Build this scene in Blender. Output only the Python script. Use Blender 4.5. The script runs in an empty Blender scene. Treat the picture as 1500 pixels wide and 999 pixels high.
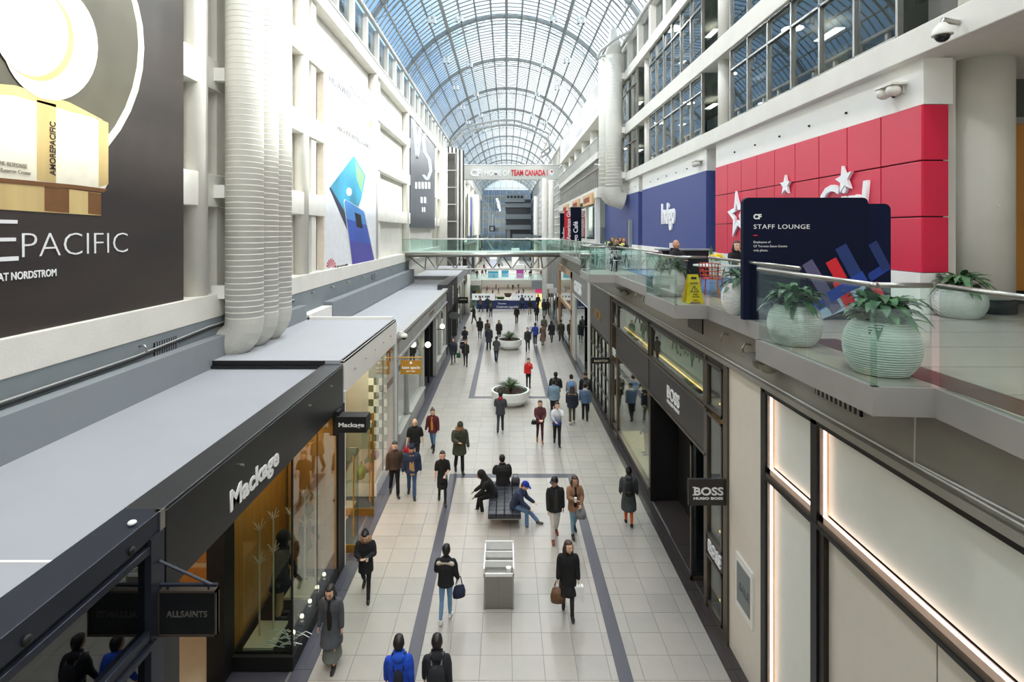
import bpy, bmesh, math, random
from mathutils import Vector, Matrix, Euler
R = random.Random(7)
PI = math.pi
F, CX, CY, H = 819.0, 742.0, 340.0, 8.8      # focal length (px of a 1500 px frame), principal point, eye height
sc = bpy.context.scene
# ---------------------------------------------------------------- camera
cd = bpy.data.cameras.new('camera'); cam = bpy.data.objects.new('camera', cd)
sc.collection.objects.link(cam); sc.camera = cam
cam.location = (0, 0, H); cam.rotation_euler = (PI/2, 0, 0)
cd.sensor_width = 36; cd.lens = F/1500*36
cd.shift_x = 8/1500; cd.shift_y = -159.5/1500
cd.clip_start = .1; cd.clip_end = 900
# ---------------------------------------------------------------- view
sc.view_settings.view_transform = 'Standard'; sc.view_settings.look = 'None'
sc.view_settings.gamma = 1; sc.view_settings.use_curve_mapping = False
sc.view_settings.exposure = 0.4
# ---------------------------------------------------------------- sky
def lin(c):
    return tuple((x/12.92 if x <= .04045 else ((x+.055)/1.055)**2.4) for x in c)
def rgb(*c): return lin([v/255 for v in c]) + (1,)
world = bpy.data.worlds.new('sky'); sc.world = world; world.use_nodes = True
nt = world.node_tree; nt.nodes.clear(); L = nt.links.new
wo = nt.nodes.new('ShaderNodeOutputWorld'); bg = nt.nodes.new('ShaderNodeBackground'); L(bg.outputs[0], wo.inputs[0])
tc = nt.nodes.new('ShaderNodeTexCoord'); sp = nt.nodes.new('ShaderNodeSeparateXYZ'); L(tc.outputs['Generated'], sp.inputs[0])
nz = nt.nodes.new('ShaderNodeTexNoise'); nz.inputs['Scale'].default_value = 3.2; nz.inputs['Detail'].default_value = 5
L(tc.outputs['Generated'], nz.inputs['Vector'])
# clouds thicken and brighten on the side of the sun (+X)
ma = nt.nodes.new('ShaderNodeMath'); ma.operation = 'MULTIPLY_ADD'; L(sp.outputs[0], ma.inputs[0]); ma.inputs[1].default_value = 2.0; L(nz.outputs[0], ma.inputs[2])
cr = nt.nodes.new('ShaderNodeValToRGB'); L(ma.outputs[0], cr.inputs[0])
cr.color_ramp.elements[0].position = .12; cr.color_ramp.elements[0].color = (.42, .62, .86, 1)
cr.color_ramp.elements[1].position = .56; cr.color_ramp.elements[1].color = (1.9, 1.9, 1.88, 1)
e = cr.color_ramp.elements.new(.3); e.color = (.98, 1.06, 1.14, 1)
L(cr.outputs[0], bg.inputs[0]); bg.inputs[1].default_value = 1.15
# ---------------------------------------------------------------- sun
sd = bpy.data.lights.new('sun', 'SUN'); so = bpy.data.objects.new('sun', sd); sc.collection.objects.link(so)
sd.energy = 6.5; sd.angle = math.radians(3); sd.color = (1, .95, .86)
so.rotation_euler = Vector((-.82, -.42, -.60)).to_track_quat('-Z', 'Y').to_euler(); so.location = (30, 30, 60)
# ---------------------------------------------------------------- helpers
col = sc.collection
def px(x, y, Z): return Vector(((x-CX)*Z/F, Z, H-(y-CY)*Z/F))
def yx(x, X): return F*X/(x-CX)                 # depth at which plane X shows at pixel column x
def fl(x, y, z=0):
    Z = F*(H-z)/(y-CY); return Vector(((x-CX)*Z/F, Z, z))
MATS = {}
def mat(name, c=None, rough=.6, metal=0, var=.06, scale=4, bump=0, bscale=30, emit=0, ecol=None, spec=None, stretch=None, tr=0):
    if name in MATS: return MATS[name]
    m = bpy.data.materials.new(name); m.use_nodes = True; n = m.node_tree; b = n.nodes['Principled BSDF']; MATS[name] = m
    b.inputs['Roughness'].default_value = rough; b.inputs['Metallic'].default_value = metal
    if spec is not None: b.inputs['Specular IOR Level'].default_value = spec
    base = rgb(*c)
    t = n.nodes.new('ShaderNodeTexCoord'); mp = n.nodes.new('ShaderNodeMapping'); n.links.new(t.outputs['Object'], mp.inputs[0])
    if stretch: mp.inputs['Scale'].default_value = stretch
    no = n.nodes.new('ShaderNodeTexNoise'); no.inputs['Scale'].default_value = scale; no.inputs['Detail'].default_value = 4
    n.links.new(mp.outputs[0], no.inputs['Vector'])
    mx = n.nodes.new('ShaderNodeMix'); mx.data_type = 'RGBA'
    mx.inputs[6].default_value = tuple(v*(1-var*2) for v in base[:3])+(1,); mx.inputs[7].default_value = tuple(min(1, v*(1+var*2)) for v in base[:3])+(1,)
    n.links.new(no.outputs[0], mx.inputs[0]); n.links.new(mx.outputs[2], b.inputs['Base Color'])
    if bump:
        n2 = n.nodes.new('ShaderNodeTexNoise'); n2.inputs['Scale'].default_value = bscale; n.links.new(mp.outputs[0], n2.inputs['Vector'])
        bp = n.nodes.new('ShaderNodeBump'); bp.inputs['Strength'].default_value = bump; bp.inputs['Distance'].default_value = .02
        n.links.new(n2.outputs[0], bp.inputs['Height']); n.links.new(bp.outputs[0], b.inputs['Normal'])
    if emit:
        b.inputs['Emission Color'].default_value = rgb(*(ecol or c)); b.inputs['Emission Strength'].default_value = emit
    if tr: b.inputs['Transmission Weight'].default_value = tr
    return m
def glassmat(name, tint=(235, 245, 242), ior=1.5, gloss=1.0, rough=0.0):
    if name in MATS: return MATS[name]
    m = bpy.data.materials.new(name); m.use_nodes = True; n = m.node_tree; n.nodes.clear(); MATS[name] = m
    o = n.nodes.new('ShaderNodeOutputMaterial'); t = n.nodes.new('ShaderNodeBsdfTransparent'); t.inputs[0].default_value = rgb(*tint)
    g = n.nodes.new('ShaderNodeBsdfGlossy'); g.inputs['Roughness'].default_value = rough; g.inputs[0].default_value = (1, 1, 1, 1)
    f = n.nodes.new('ShaderNodeLayerWeight'); f.inputs[0].default_value = .5; r0 = ((ior-1)/(ior+1))**2*gloss
    pw = n.nodes.new('ShaderNodeMath'); pw.operation = 'POWER'; pw.inputs[1].default_value = 5; n.links.new(f.outputs['Facing'], pw.inputs[0])
    mu = n.nodes.new('ShaderNodeMath'); mu.operation = 'MULTIPLY_ADD'; mu.inputs[1].default_value = (1-r0)*min(1, gloss); mu.inputs[2].default_value = r0; mu.use_clamp = True
    n.links.new(pw.outputs[0], mu.inputs[0]); x = n.nodes.new('ShaderNodeMixShader')
    n.links.new(mu.outputs[0], x.inputs[0]); n.links.new(t.outputs[0], x.inputs[1]); n.links.new(g.outputs[0], x.inputs[2]); n.links.new(x.outputs[0], o.inputs[0])
    return m
def wood(name, c1, c2, sc_=2.5, rough=.45, stretch=(8, 8, .6)):
    if name in MATS: return MATS[name]
    m = mat(name, c1, rough, scale=sc_, stretch=stretch); n = m.node_tree
    mx = [k for k in n.nodes if k.type == 'MIX'][0]; mx.inputs[6].default_value = rgb(*c1); mx.inputs[7].default_value = rgb(*c2)
    return m

class MB:
    def __init__(s): s.bm = bmesh.new()
    def face(s, pts):
        vs = [s.bm.verts.new(p) for p in pts]; return s.bm.faces.new(vs)
    def box(s, x0, x1, y0, y1, z0, z1, M=None):
        c = [Vector((x, y, z)) for z in (z0, z1) for y in (y0, y1) for x in (x0, x1)]
        if M: c = [M @ p for p in c]
        v = [s.bm.verts.new(p) for p in c]
        for q in ((0, 2, 3, 1), (4, 5, 7, 6), (0, 1, 5, 4), (2, 6, 7, 3), (0, 4, 6, 2), (1, 3, 7, 5)): s.bm.faces.new([v[i] for i in q])
        return s
    def prism(s, pts, d):                      # planar polygon extruded by vector d
        d = Vector(d); a = [s.bm.verts.new(p) for p in pts]; b = [s.bm.verts.new(Vector(p)+d) for p in pts]; n = len(a)
        s.bm.faces.new(a[::-1]); s.bm.faces.new(b)
        for i in range(n): s.bm.faces.new((a[i], a[(i+1) % n], b[(i+1) % n], b[i]))
        return s
    def tube(s, pts, r, n=8, cap=True, sx=None):    # r: number or list; elements may be (a, b) with sx = side vector
        pts = [Vector(p) for p in pts]; rs = r if isinstance(r, (list, tuple)) and len(r) == len(pts) else [r]*len(pts)
        rings = []; up = None
        for i, p in enumerate(pts):
            t = (pts[min(i+1, len(pts)-1)]-pts[max(i-1, 0)]); t = t.normalized() if t.length > 1e-9 else Vector((0, 0, 1))
            if sx is not None: u = (Vector(sx)-t*t.dot(Vector(sx))).normalized()
            elif up is None: u = t.orthogonal().normalized()
            else: u = (up-t*t.dot(up)).normalized()
            up = u; w = t.cross(u); q = rs[i]; a, b = q if isinstance(q, (tuple, list)) else (q, q)
            rings.append([s.bm.verts.new(p+u*a*math.cos(2*PI*k/n)+w*b*math.sin(2*PI*k/n)) for k in range(n)])
        for A, B in zip(rings, rings[1:]):
            for k in range(n): s.bm.faces.new((A[k], A[(k+1) % n], B[(k+1) % n], B[k]))
        if cap: s.bm.faces.new(rings[0][::-1]); s.bm.faces.new(rings[-1])
        return s
    def lathe(s, prof, c=(0, 0, 0), n=24, cap=True):
        c = Vector(c); rings = [[s.bm.verts.new(c+Vector((r*math.cos(2*PI*k/n), r*math.sin(2*PI*k/n), z))) for k in range(n)] for r, z in prof]
        for A, B in zip(rings, rings[1:]):
            for k in range(n): s.bm.faces.new((A[k], A[(k+1) % n], B[(k+1) % n], B[k]))
        if cap: s.bm.faces.new(rings[0][::-1]); s.bm.faces.new(rings[-1])
        return s
    def ball(s, c, r, M=None, n=12, m=8):
        c = Vector(c); r = r if isinstance(r, (tuple, list)) else (r, r, r); rings = []
        P = lambda x, y, z: c+((M @ Vector((x*r[0], y*r[1], z*r[2]))) if M else Vector((x*r[0], y*r[1], z*r[2])))
        b = s.bm.verts.new(P(0, 0, -1)); t = s.bm.verts.new(P(0, 0, 1))
        for j in range(1, m):
            a = -PI/2+PI*j/m; rings.append([s.bm.verts.new(P(math.cos(a)*math.cos(2*PI*k/n), math.cos(a)*math.sin(2*PI*k/n), math.sin(a))) for k in range(n)])
        for k in range(n): s.bm.faces.new((b, rings[0][(k+1) % n], rings[0][k])); s.bm.faces.new((t, rings[-1][k], rings[-1][(k+1) % n]))
        for A, B in zip(rings, rings[1:]):
            for k in range(n): s.bm.faces.new((A[k], A[(k+1) % n], B[(k+1) % n], B[k]))
        return s
    def build(s, name, m, parent=None, smooth=False, bevel=0, loc=None, **tags):
        me = bpy.data.meshes.new(name); bmesh.ops.recalc_face_normals(s.bm, faces=s.bm.faces); s.bm.to_mesh(me); s.bm.free()
        if smooth: me.polygons.foreach_set('use_smooth', [True]*len(me.polygons))
        if isinstance(m, str): m = MATS[m]
        me.materials.append(m); o = bpy.data.objects.new(name, me); col.objects.link(o)
        if parent is not None:
            o.parent = parent; o.matrix_parent_inverse = Matrix.Translation(-parent.location) if parent.rotation_euler.z == 0 else parent.matrix_basis.inverted()
        if loc: o.location = loc
        if bevel:
            b = o.modifiers.new('b', 'BEVEL'); b.width = bevel; b.segments = 2; b.limit_method = 'ANGLE'; PENDING.append(o)
        for k, v in tags.items(): o[k] = v
        return o
PENDING = []
def flush():                                   # applies the pending bevel / remesh modifiers in one pass
    dg = bpy.context.evaluated_depsgraph_get(); dg.update(); out = []
    for o in PENDING: out.append((o, bpy.data.meshes.new_from_object(o.evaluated_get(dg), depsgraph=dg)))
    for o, me in out:
        o.modifiers.clear(); me.name = o.name; o.data = me
        if o.get('_s'): me.polygons.foreach_set('use_smooth', [True]*len(me.polygons)); del o['_s']
    PENDING.clear()
def thing(name, label, cat, loc=(0, 0, 0), rz=0, group=None):
    o = bpy.data.objects.new(name, None); col.objects.link(o); o.location = loc; o.rotation_euler = (0, 0, rz); o.empty_display_size = .2
    o['label'] = label; o['category'] = cat
    if group: o['group'] = group
    return o
def tag(o, label, cat, group=None):
    o['label'] = label; o['category'] = cat
    if group: o['group'] = group
    return o
def struct(o): o['kind'] = 'structure'; return o
def sempty(name):
    o = bpy.data.objects.new(name, None); col.objects.link(o); return struct(o)
def B(name, m, parent, *b, **k):                # one box part
    return MB().box(*b).build(name, m, parent, **k)
def dup(o, loc=None, rz=None, label=None, parent=None):
    c = o.copy(); col.objects.link(c)
    if parent is not None: c.parent = parent; c.matrix_parent_inverse = o.matrix_parent_inverse.copy()
    for ch in list(o.children): dup(ch, parent=c)
    if loc is not None: c.location = loc
    if rz is not None: c.rotation_euler = (0, 0, rz)
    if label: c['label'] = label
    return c
def text(name, s, o, right, up, size, m, parent, ext=.01, bold=0, sx=1, shear=0, align='LEFT', width=None, space=1):
    cu = bpy.data.curves.new(name, 'FONT'); cu.body = s; cu.size = size/.73; cu.extrude = ext; cu.offset = bold; cu.shear = shear; cu.align_x = align
    cu.resolution_u = 3; cu.space_character = space
    ob = bpy.data.objects.new('tmp', cu); me = bpy.data.meshes.new_from_object(ob); bpy.data.objects.remove(ob)
    r = Vector(right).normalized(); u = Vector(up).normalized(); n = r.cross(u)
    if width:
        xs = [v.co.x for v in me.vertices]; sx = width/(max(xs)-min(xs)) if xs else 1
    M = Matrix(((r.x*sx, u.x, n.x, o[0]), (r.y*sx, u.y, n.y, o[1]), (r.z*sx, u.z, n.z, o[2]), (0, 0, 0, 1)))
    me.transform(M); me.materials.clear(); me.materials.append(MATS[m] if isinstance(m, str) else m); me.name = name
    ob = bpy.data.objects.new(name, me); col.objects.link(ob)
    if parent is not None: ob.parent = parent; ob.matrix_parent_inverse = Matrix.Translation(-parent.location)
    return ob
def shop_or_fill_light(x, y, z, e, sx=1, sy=1, c=(1, .86, .68)):      # area light inside a shop, or fill added over the far floors
    d = bpy.data.lights.new('shop_or_fill_lamp', 'AREA'); d.energy = e; d.color = c; d.shape = 'RECTANGLE'; d.size = sx; d.size_y = sy
    o = bpy.data.objects.new('shop_or_fill_lamp', d); col.objects.link(o); o.location = (x, y, z); return o
# ---------------------------------------------------------------- materials
mat('white_paint', (236, 234, 228), .6, var=.02, scale=1.5)
mat('cream_concrete', (222, 219, 210), .75, var=.05, scale=1.2, bump=.15, bscale=60)
mat('left_concrete', (226, 223, 214), .8, var=.06, scale=1.1, bump=.25, bscale=25)
mat('grey_paint', (136, 142, 146), .7, var=.05, scale=1.5)
mat('grey_wall', (126, 134, 138), .75, var=.08, scale=1)
mat('roof_grey', (160, 163, 169), .65, var=.04, scale=.7)
mat('roof_grey_light', (172, 175, 180), .65, var=.03, scale=.7)
mat('black_metal', (30, 31, 33), .35, .3, var=.05)
mat('black_coping', (72, 73, 76), .35, .7, var=.06, stretch=(1, 6, 1))
mat('navy_metal', (44, 48, 60), .35, .4)
mat('steel', (176, 174, 168), .28, .9, var=.05, scale=3)
mat('brushed_plinth', (166, 162, 158), .42, .3, var=.08, scale=1.5)
mat('bronze_frame', (104, 94, 84), .35, .7, var=.06)
mat('dark_bronze', (52, 47, 43), .4, .5, var=.06)
mat('taupe_wall', (146, 142, 133), .75, var=.04)
mat('roof_steel', (190, 190, 186), .45, .2, var=.03); mat('vault_steel', (150, 152, 150), .5, .2, var=.03)
mat('duct_white', (226, 224, 214), .5, var=.03, scale=2)
mat('duct_grey', (196, 195, 186), .5, var=.04, scale=2)
mat('tile', (166, 161, 153), .32, var=.05, scale=1.8, spec=.5)
mat('tile_b', (160, 156, 149), .32, var=.05, scale=1.8)
mat('joint', (112, 110, 108), .8)
mat('dark_tile', (72, 72, 82), .4, var=.08, scale=2)
mat('brown_tile', (62, 55, 54), .35, var=.12, scale=3)
mat('white_gloss', (240, 240, 238), .3)
mat('black', (16, 16, 17), .6)
mat('text_white', (245, 245, 245), .5)
mat('red', (206, 28, 48), .5)
mat('gold', (196, 150, 72), .28, .85, var=.1)
mat('copper', (190, 118, 50), .2, .9, var=.15, scale=6)
mat('red_panel', (212, 32, 68), .32, var=.03, scale=1)
mat('indigo_wall', (62, 74, 132), .55, var=.02)
mat('navy_panel', (14, 20, 44), .7, var=.03, spec=.15)
glassmat('roof_glass', (232, 242, 248), 1.3)
glassmat('shop_glass', (225, 235, 230), 1.55)
glassmat('mirror_glass', (150, 165, 170), 1.9)
glassmat('rail_glass', (238, 246, 243), 1.4, .8)
glassmat('rail_glass_far', (238, 248, 246), 1.5)
glassmat('facade_glass', (205, 214, 216), 1.9)
# ================================================================ SETTING
YB, YE = -14.0, 187.0
# ---- floor: separate tiles near, joined tiles beyond
floor = struct(B('floor', 'joint', None, -4.35, 4.8, YB, 64, -.3, -.012))
TS = .652
def tilemat(ix, iy): return 'tile' if (ix*7+iy*13) % 5 else 'tile_b'
def band(x, y):                                   # dark inlaid stripes
    if 5.0 < y < 20.3: return (-2.06 < x < -1.79) or (2.21 < x < 2.49) or (20.03 < y and -2.06 < x < 2.49)
    if 29.6 < y < 52: return (-2.02 < x < -1.72) or (2.1 < x < 2.4) or (y < 29.95 and -2.02 < x < 2.4)
    return False
tiles = []
xs = [-3.9]+[-3.9+.1+TS*k for k in range(1, 13)]+[4.4]
def clip_cells(x0, x1, y0, y1):
    """cells of one grid square left over beside the stripes"""
    cuts_x = [x0]+[c for c in ((-2.06, -1.79, 2.21, 2.49) if y1 <= 20.36 else (-2.02, -1.72, 2.1, 2.4)) if x0 < c < x1]+[x1]
    return [(a, b) for a, b in zip(cuts_x, cuts_x[1:])]
g = .004
near, nstuff, ybrk = 0, {'tile': MB(), 'tile_b': MB()}, []
y = 9.02; rows = []
while y < 63.9:
    rows.append((y, min(y+TS, 64))); y += TS
def split_rows(r):
    out = []
    for a, b in r:
        cs = [a]+[c for c in (20.03, 20.36, 29.6, 29.95) if a < c < b]+[b]
        out += list(zip(cs, cs[1:]))
    return out
tmesh = {}
for j, (y0, y1) in enumerate(split_rows(rows)):
    ym = (y0+y1)/2
    for i in range(len(xs)-1):
        for a, b in clip_cells(xs[i], xs[i+1], y0, y1):
            if b-a < .03 or band((a+b)/2, ym): continue
            m = tilemat(i, j)
            if near < 290 and b-a > .3:
                k = (round(b-a, 3), round(y1-y0, 3), m)
                if k not in tmesh:
                    o = MB().box(-(b-a)/2+g, (b-a)/2-g, -(y1-y0)/2+g, (y1-y0)/2-g, -.02, 0).build('tile', m, floor); tmesh[k] = o.data
                else:
                    o = bpy.data.objects.new('tile', tmesh[k]); col.objects.link(o); o.parent = floor
                o.location = ((a+b)/2, ym, 0); near += 1
            else: nstuff[m].box(a+g, b-g, y0+g, y1-g, -.02, 0)
nstuff['tile'].box(-3.9, 4.4, YB, 9.02, -.02, 0)
for m in nstuff: nstuff[m].build('far_tiles', m, floor, kind='stuff')
st = MB()
for x0, x1, y0, y1 in ((-2.06, -1.79, 5, 20.36), (2.21, 2.49, 5, 20.36), (-1.79, 2.21, 20.03, 20.36), (-2.02, -1.72, 29.6, 52), (2.1, 2.4, 29.6, 52), (-1.72, 2.1, 29.6, 29.95)):
    st.box(x0+g, x1-g, y0, y1, -.02, .0005)
st.build('stripe', 'dark_tile', floor)
for sgn, x0, x1 in ((-1, -4.3, -3.9), (1, 4.4, 4.74)):
    for xa, xb in ((x0, (x0+x1)/2), ((x0+x1)/2, x1)):
        e = MB()
        for k in range(52): e.box(xa+.003, xb-.003, k*1.25+.004, k*1.25+1.246, -.02, .0005)
        e.build('border_tiles', 'dark_tile' if sgn < 0 else 'brown_tile', floor, kind='stuff')
# floors inside the shops
struct(B('floor', 'dark_tile', None, -9.5, -4.35, YB, 64, -.3, -.02)); struct(B('floor', 'brown_tile', None, 4.8, 11.5, YB, 64, -.3, -.02))
# ---- left wall: recessed panels behind a frame of beams and piers
wl = struct(B('wall_left', 'left_concrete', None, -9.0, -8.55, YB, 80, 0, 19.2))
for z0, z1, d in ((6.45, 7.1, .12), (9.5, 10.4, 0), (12.75, 13.6, 0), (15.9, 16.7, 0), (18.6, 19.4, .1)):
    B('beam', 'left_concrete', wl, -8.56, -8.12+d, YB, 72, z0, z1, bevel=.02)
for y in (-8, 4.4, 16.1, 23.8, 36.0, 47.2, 66.0):
    B('pier', 'left_concrete', wl, -8.56, -8.2, y-.28, y+.28, 6.5, 19.2)
    MB().tube([(-8.32, y-1.15, 6.5), (-8.32, y-1.15, 19.2)], .3, 20).build('round_pier', 'cream_concrete', wl, smooth=True)
B('grey_band', 'grey_wall', wl, -8.56, -8.02, YB, 46, 4.9, 6.45)
B('upstand', 'grey_paint', wl, -8.02, -7.72, YB, 21.6, 5.0, 5.98, bevel=.01)
B('upstand', 'grey_paint', wl, -8.02, -7.6, 24.5, 46, 4.7, 5.75, bevel=.01)
B('white_block', 'white_paint', wl, -8.02, -7.62, 21.6, 24.4, 4.8, 5.6)
for k, y in enumerate((6.2, 8.2, 12.2, 16.0, 23, 25.5, 28, 31, 34, 38)):
    MB().tube([(-8.03, y, 6.3), (-7.9, y, 6.33), (-7.86, y+.02, 6.25), (-7.87, y+.02, 6.15)], .022, 6).build('pipe_hook', 'steel', wl, smooth=True)
for y0 in (12.7, 33.2):
    v = B('vent', 'black', wl, -8.02, -8.0, y0, y0+.9, 5.98, 6.28)
    for k in range(10): B('slat', 'grey_paint', v, -8.0, -7.985, y0+.03+k*.09, y0+.06+k*.09, 5.98, 6.28)
for dz in (0, .07):
    MB().tube([(-7.98, 2, 6.02+dz), (-7.98, 12, 6.06+dz), (-7.98, 15, 6.2+dz), (-7.98, 21, 6.2+dz)], .018, 6).build('conduit', 'roof_steel' if dz else 'black', wl)
# clerestory over the left wall
cl = sempty('window_1')
B('lower_rail', 'white_paint', cl, -8.6, -8.15, YB, 186, 19.2, 19.5)
MB().tube([(-8.05, YB, 19.3), (-8.05, 186, 19.3)], .09, 8).build('rail_pipe', 'roof_steel', cl)
MB().tube([(-8.1, YB, 21.6), (-8.1, 186, 21.6)], .14, 8).build('gutter', 'roof_steel', cl)
B('pane', 'facade_glass', cl, -8.42, -8.4, YB, 186, 19.5, 21.6)
B('dark_backing', 'grey_paint', cl, -9.3, -9.2, YB, 186, 19.2, 21.7)
for k in range(0, 64):
    y = 10+k*2.85
    if y < 185: B('mullion', 'white_paint', cl, -8.5, -8.15, y-.12, y+.12, 19.5, 21.6)
# ---- vault: ribs, purlins, glass bars, panes
VZ, HS, RISE = 21.8, 8.3, 4.65
RV = (HS*HS+RISE*RISE)/(2*RISE); CZ = VZ+RISE-RV; A0 = math.asin(HS/RV)
def arc(t, r=0): a = -A0+2*A0*t; return ((RV+r)*math.sin(a), CZ+(RV+r)*math.cos(a))
ceil = sempty('ceiling')
def arcbar(mb, y0, y1, r0, r1, n=24, t0=0, t1=1):
    for i in range(n):
        a, b = t0+(t1-t0)*i/n, t0+(t1-t0)*(i+1)/n
        (x0, z0), (x1, z1), (x2, z2), (x3, z3) = arc(a, r0), arc(b, r0), arc(b, r1), arc(a, r1)
        mb.prism([(x0, y0, z0), (x1, y0, z1), (x2, y0, z2), (x3, y0, z3)], (0, y1-y0, 0))
BAY = 11.4
for k in range(0, 17):
    y = 0.1+k*BAY
    if y > 186: break
    mb = MB(); arcbar(mb, y-.11, y+.11, -.14, .1); mb.build('rib', 'vault_steel', ceil)
    mb = MB(); n = 12                                  # slim truss arch hung under every rib
    pts = [arc(i/n, -.62) for i in range(n+1)]; mb.tube([(p[0], y, p[1]) for p in pts], .035, 6)
    for i in range(n):
        a, b = arc(i/n, -.05), arc((i+.5)/n, -.62); c = arc((i+1)/n, -.05)
        mb.tube([(a[0], y, a[1]), (b[0], y, b[1]), (c[0], y, c[1])], .025, 5)
    mb.build('rib_truss', 'vault_steel', ceil)
NB = 16
for i in range(NB+1):
    x, z = arc(i/NB, -.02); big = i in (4, 12)
    MB().tube([(x, YB, z), (x, YE, z)], .15 if big else (.12 if i == 8 else .08), 6).build('purlin', 'vault_steel', ceil)
bars = MB(); k = 0; DY = BAY/16
ys = [YB+.1+DY*k for k in range(int((YE-YB)/DY)+1)]
for y in [v for k, v in enumerate(ys) if v < 90 or k % 2 == 0]: arcbar(bars, y-.05, y+.05, .0, .05, 16)
bars.build('glazing_bars', 'vault_steel', ceil, kind='stuff')
far = MB(); npane = 0; cache = {}
for y in ys:
    if y < 24: far_here = True
    for i in range(NB):
        (x0, z0), (x1, z1) = arc(i/NB, .08), arc((i+1)/NB, .08)
        q = [(x0, 0, z0), (x1, 0, z1), (x1, DY, z1), (x0, DY, z0)]
        zc = (z0+z1)/2-H; vis = y > 30 and zc*F/y < 352
        if vis and npane < 290:
            if i not in cache: cache[i] = MB().prism(q, (0, 0, .02)).build('pane', 'roof_glass', ceil).data; o = bpy.data.objects[-1] if 0 else None
            o = bpy.data.objects.new('pane', cache[i]); col.objects.link(o); o.parent = ceil; o.location = (0, y, 0); npane += 1
        else: far.face([(a, b+y, c) for a, b, c in q])
for o in [c for c in ceil.children if c.name.split('.')[0] == 'pane' and c.location.y == 0]: bpy.data.objects.remove(o)
far.build('far_panes', 'roof_glass', ceil, kind='stuff')
# ---- twin spot lamps hung below the vault
first = None; ORD = ['first', 'second', 'third', 'fourth', 'fifth', 'sixth', 'seventh', 'eighth', 'ninth', 'tenth']
for side, t in ((-1, .19), (-1, .30), (1, .70), (1, .81)):
    for k in range(8):
        y = 30+k*11.4/2*(1.6 if t in (.19, .81) else 2); x, z = arc(t, -.9)
        if y > 90: continue
        w = 'left' if side < 0 else 'right'
        if first is None:
            t0 = thing('spot_lamp', 'x', 'lamp', (x, y, z), 0, 'small white spot lamps hung under the glass vault')
            MB().tube([(x, y, z), (x, y, z+.8)], .02, 5).build('stem', 'roof_steel', t0)
            MB().lathe([(.10, 0), (.13, -.05), (.13, -.42), (.11, -.45)], (x-.18, y, z), 12).build('lamp_shade', 'white_gloss', t0)
            MB().lathe([(.10, 0), (.13, -.05), (.13, -.42), (.11, -.45)], (x+.18, y, z), 12).build('lamp_shade', 'white_gloss', t0)
            MB().lathe([(.09, -.455), (.09, -.47)], (x+.18, y, z), 12).build('lens', 'black', t0); MB().lathe([(.09, -.455), (.09, -.47)], (x-.18, y, z), 12).build('lens', 'black', t0)
            MB().box(x-.25, x+.25, y-.03, y+.03, z-.02, z+.03).build('bracket', 'roof_steel', t0); first = t0; o = t0
        else:
            o = dup(first, (x, y, z))
        o['label'] = 'twin white spot lamp under the vault, %s from the viewer in the %s row' % (ORD[k], {.19: 'outer left', .30: 'inner left', .70: 'inner right', .81: 'outer right'}[t])
# fill lights added under the vault to lift the concourse against the sky
for k in range(13):
    for x in (-4.2, 4.4):
        d = bpy.data.lights.new('fill_light', 'AREA'); d.shape = 'DISK'; d.size = 1.4; d.energy = 400; d.color = (1, .975, .94)
        o = bpy.data.objects.new('fill_light', d); col.objects.link(o); o.location = (x, -6+k*11.4, 23.2)
# ---- end wall of glass far away
we = struct(B('wall_far', 'grey_paint', None, -8.6, -7.9, 186, 187.5, 0, 22)); 
struct(B('wall_far', 'grey_paint', None, 7.9, 8.6, 186, 187.5, 0, 22))
city = thing('office_tower', 'hazy blue grey tower seen through the glass end wall', 'building', (-1.5, 215, 0))
B('facade', mat('tower_a', (120, 135, 160), .6), city, -11, 9, 215, 230, -5, 25)
for k in range(9):
    for j in range(9): B('window', mat('tower_w', (150, 140, 130) , .4), city, -10.4+k*2.1, -9+k*2.1, 214.9, 215, -3+j*3, -1+j*3)
em = MB()
for k in range(9): em.box(-8.0+k*2-.05, -8.0+k*2+.05, 185.9, 186.1, 0, 26 if abs(k-4) < 3 else 23)
for k in range(10): em.box(-8.2, 8.2, 185.85, 186.1, k*2.6, k*2.6+.1)
struct(em.build('window_2', 'roof_steel', None))
# grey stack of office floors standing before the end wall
ob = thing('office_block', 'grey block of stacked office floors with round portholes at the far end', 'building', (3.5, 172, 0))
for k, (z0, z1) in enumerate(((10.2, 11.6), (13.4, 14.9), (17, 18.3))): B('floor_band', 'grey_paint', ob, -.5, 7.6, 172, 182, z0-.6, z1-.6)
B('floor_band', 'grey_paint', ob, 1.8, 7.6, 172, 182, 7.0, 8.2); B('backing', mat('dark_glass', (52, 58, 70), .2), ob, -.2, 7.5, 174, 181, 6, 19); B('upper_storey', 'grey_paint', ob, -.5, 5.6, 171.5, 178, 18.0, 20.6)
for k in range(5): MB().tube([(.5+k*1.05, 171.45, 19.6), (.5+k*1.05, 171.3, 19.6)], .38, 16).build('porthole', 'black', ob)
B('column', 'grey_paint', ob, 0, 1.1, 173, 174, -6, 11)
bsn = thing('hanging_sign', 'small black square sign hanging before the far glass end wall', 'sign', (-3.5, 150, 9)); B('panel', 'black', bsn, -4.6, -3.1, 150, 150.1, 9.0, 10.5)
for k in range(3): B('lettering', 'text_white', bsn, -4.3, -3.5, 149.97, 150, 9.3+k*.35, 9.45+k*.35)
MB().tube([(-3.85, 150.05, 10.5), (-3.85, 150.05, 25.8)], .03, 5).build('cable', 'roof_steel', bsn)
# ---- unseen wall added behind the viewer to keep the sky from flooding in
struct(B('wall_back_sky_block', 'cream_concrete', None, -9, 11, YB-.3, YB, 0, 26.5))
struct(B('floor', 'tile', None, -8.5, 8.5, YB, -3, 6.9, 7.2))

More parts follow.
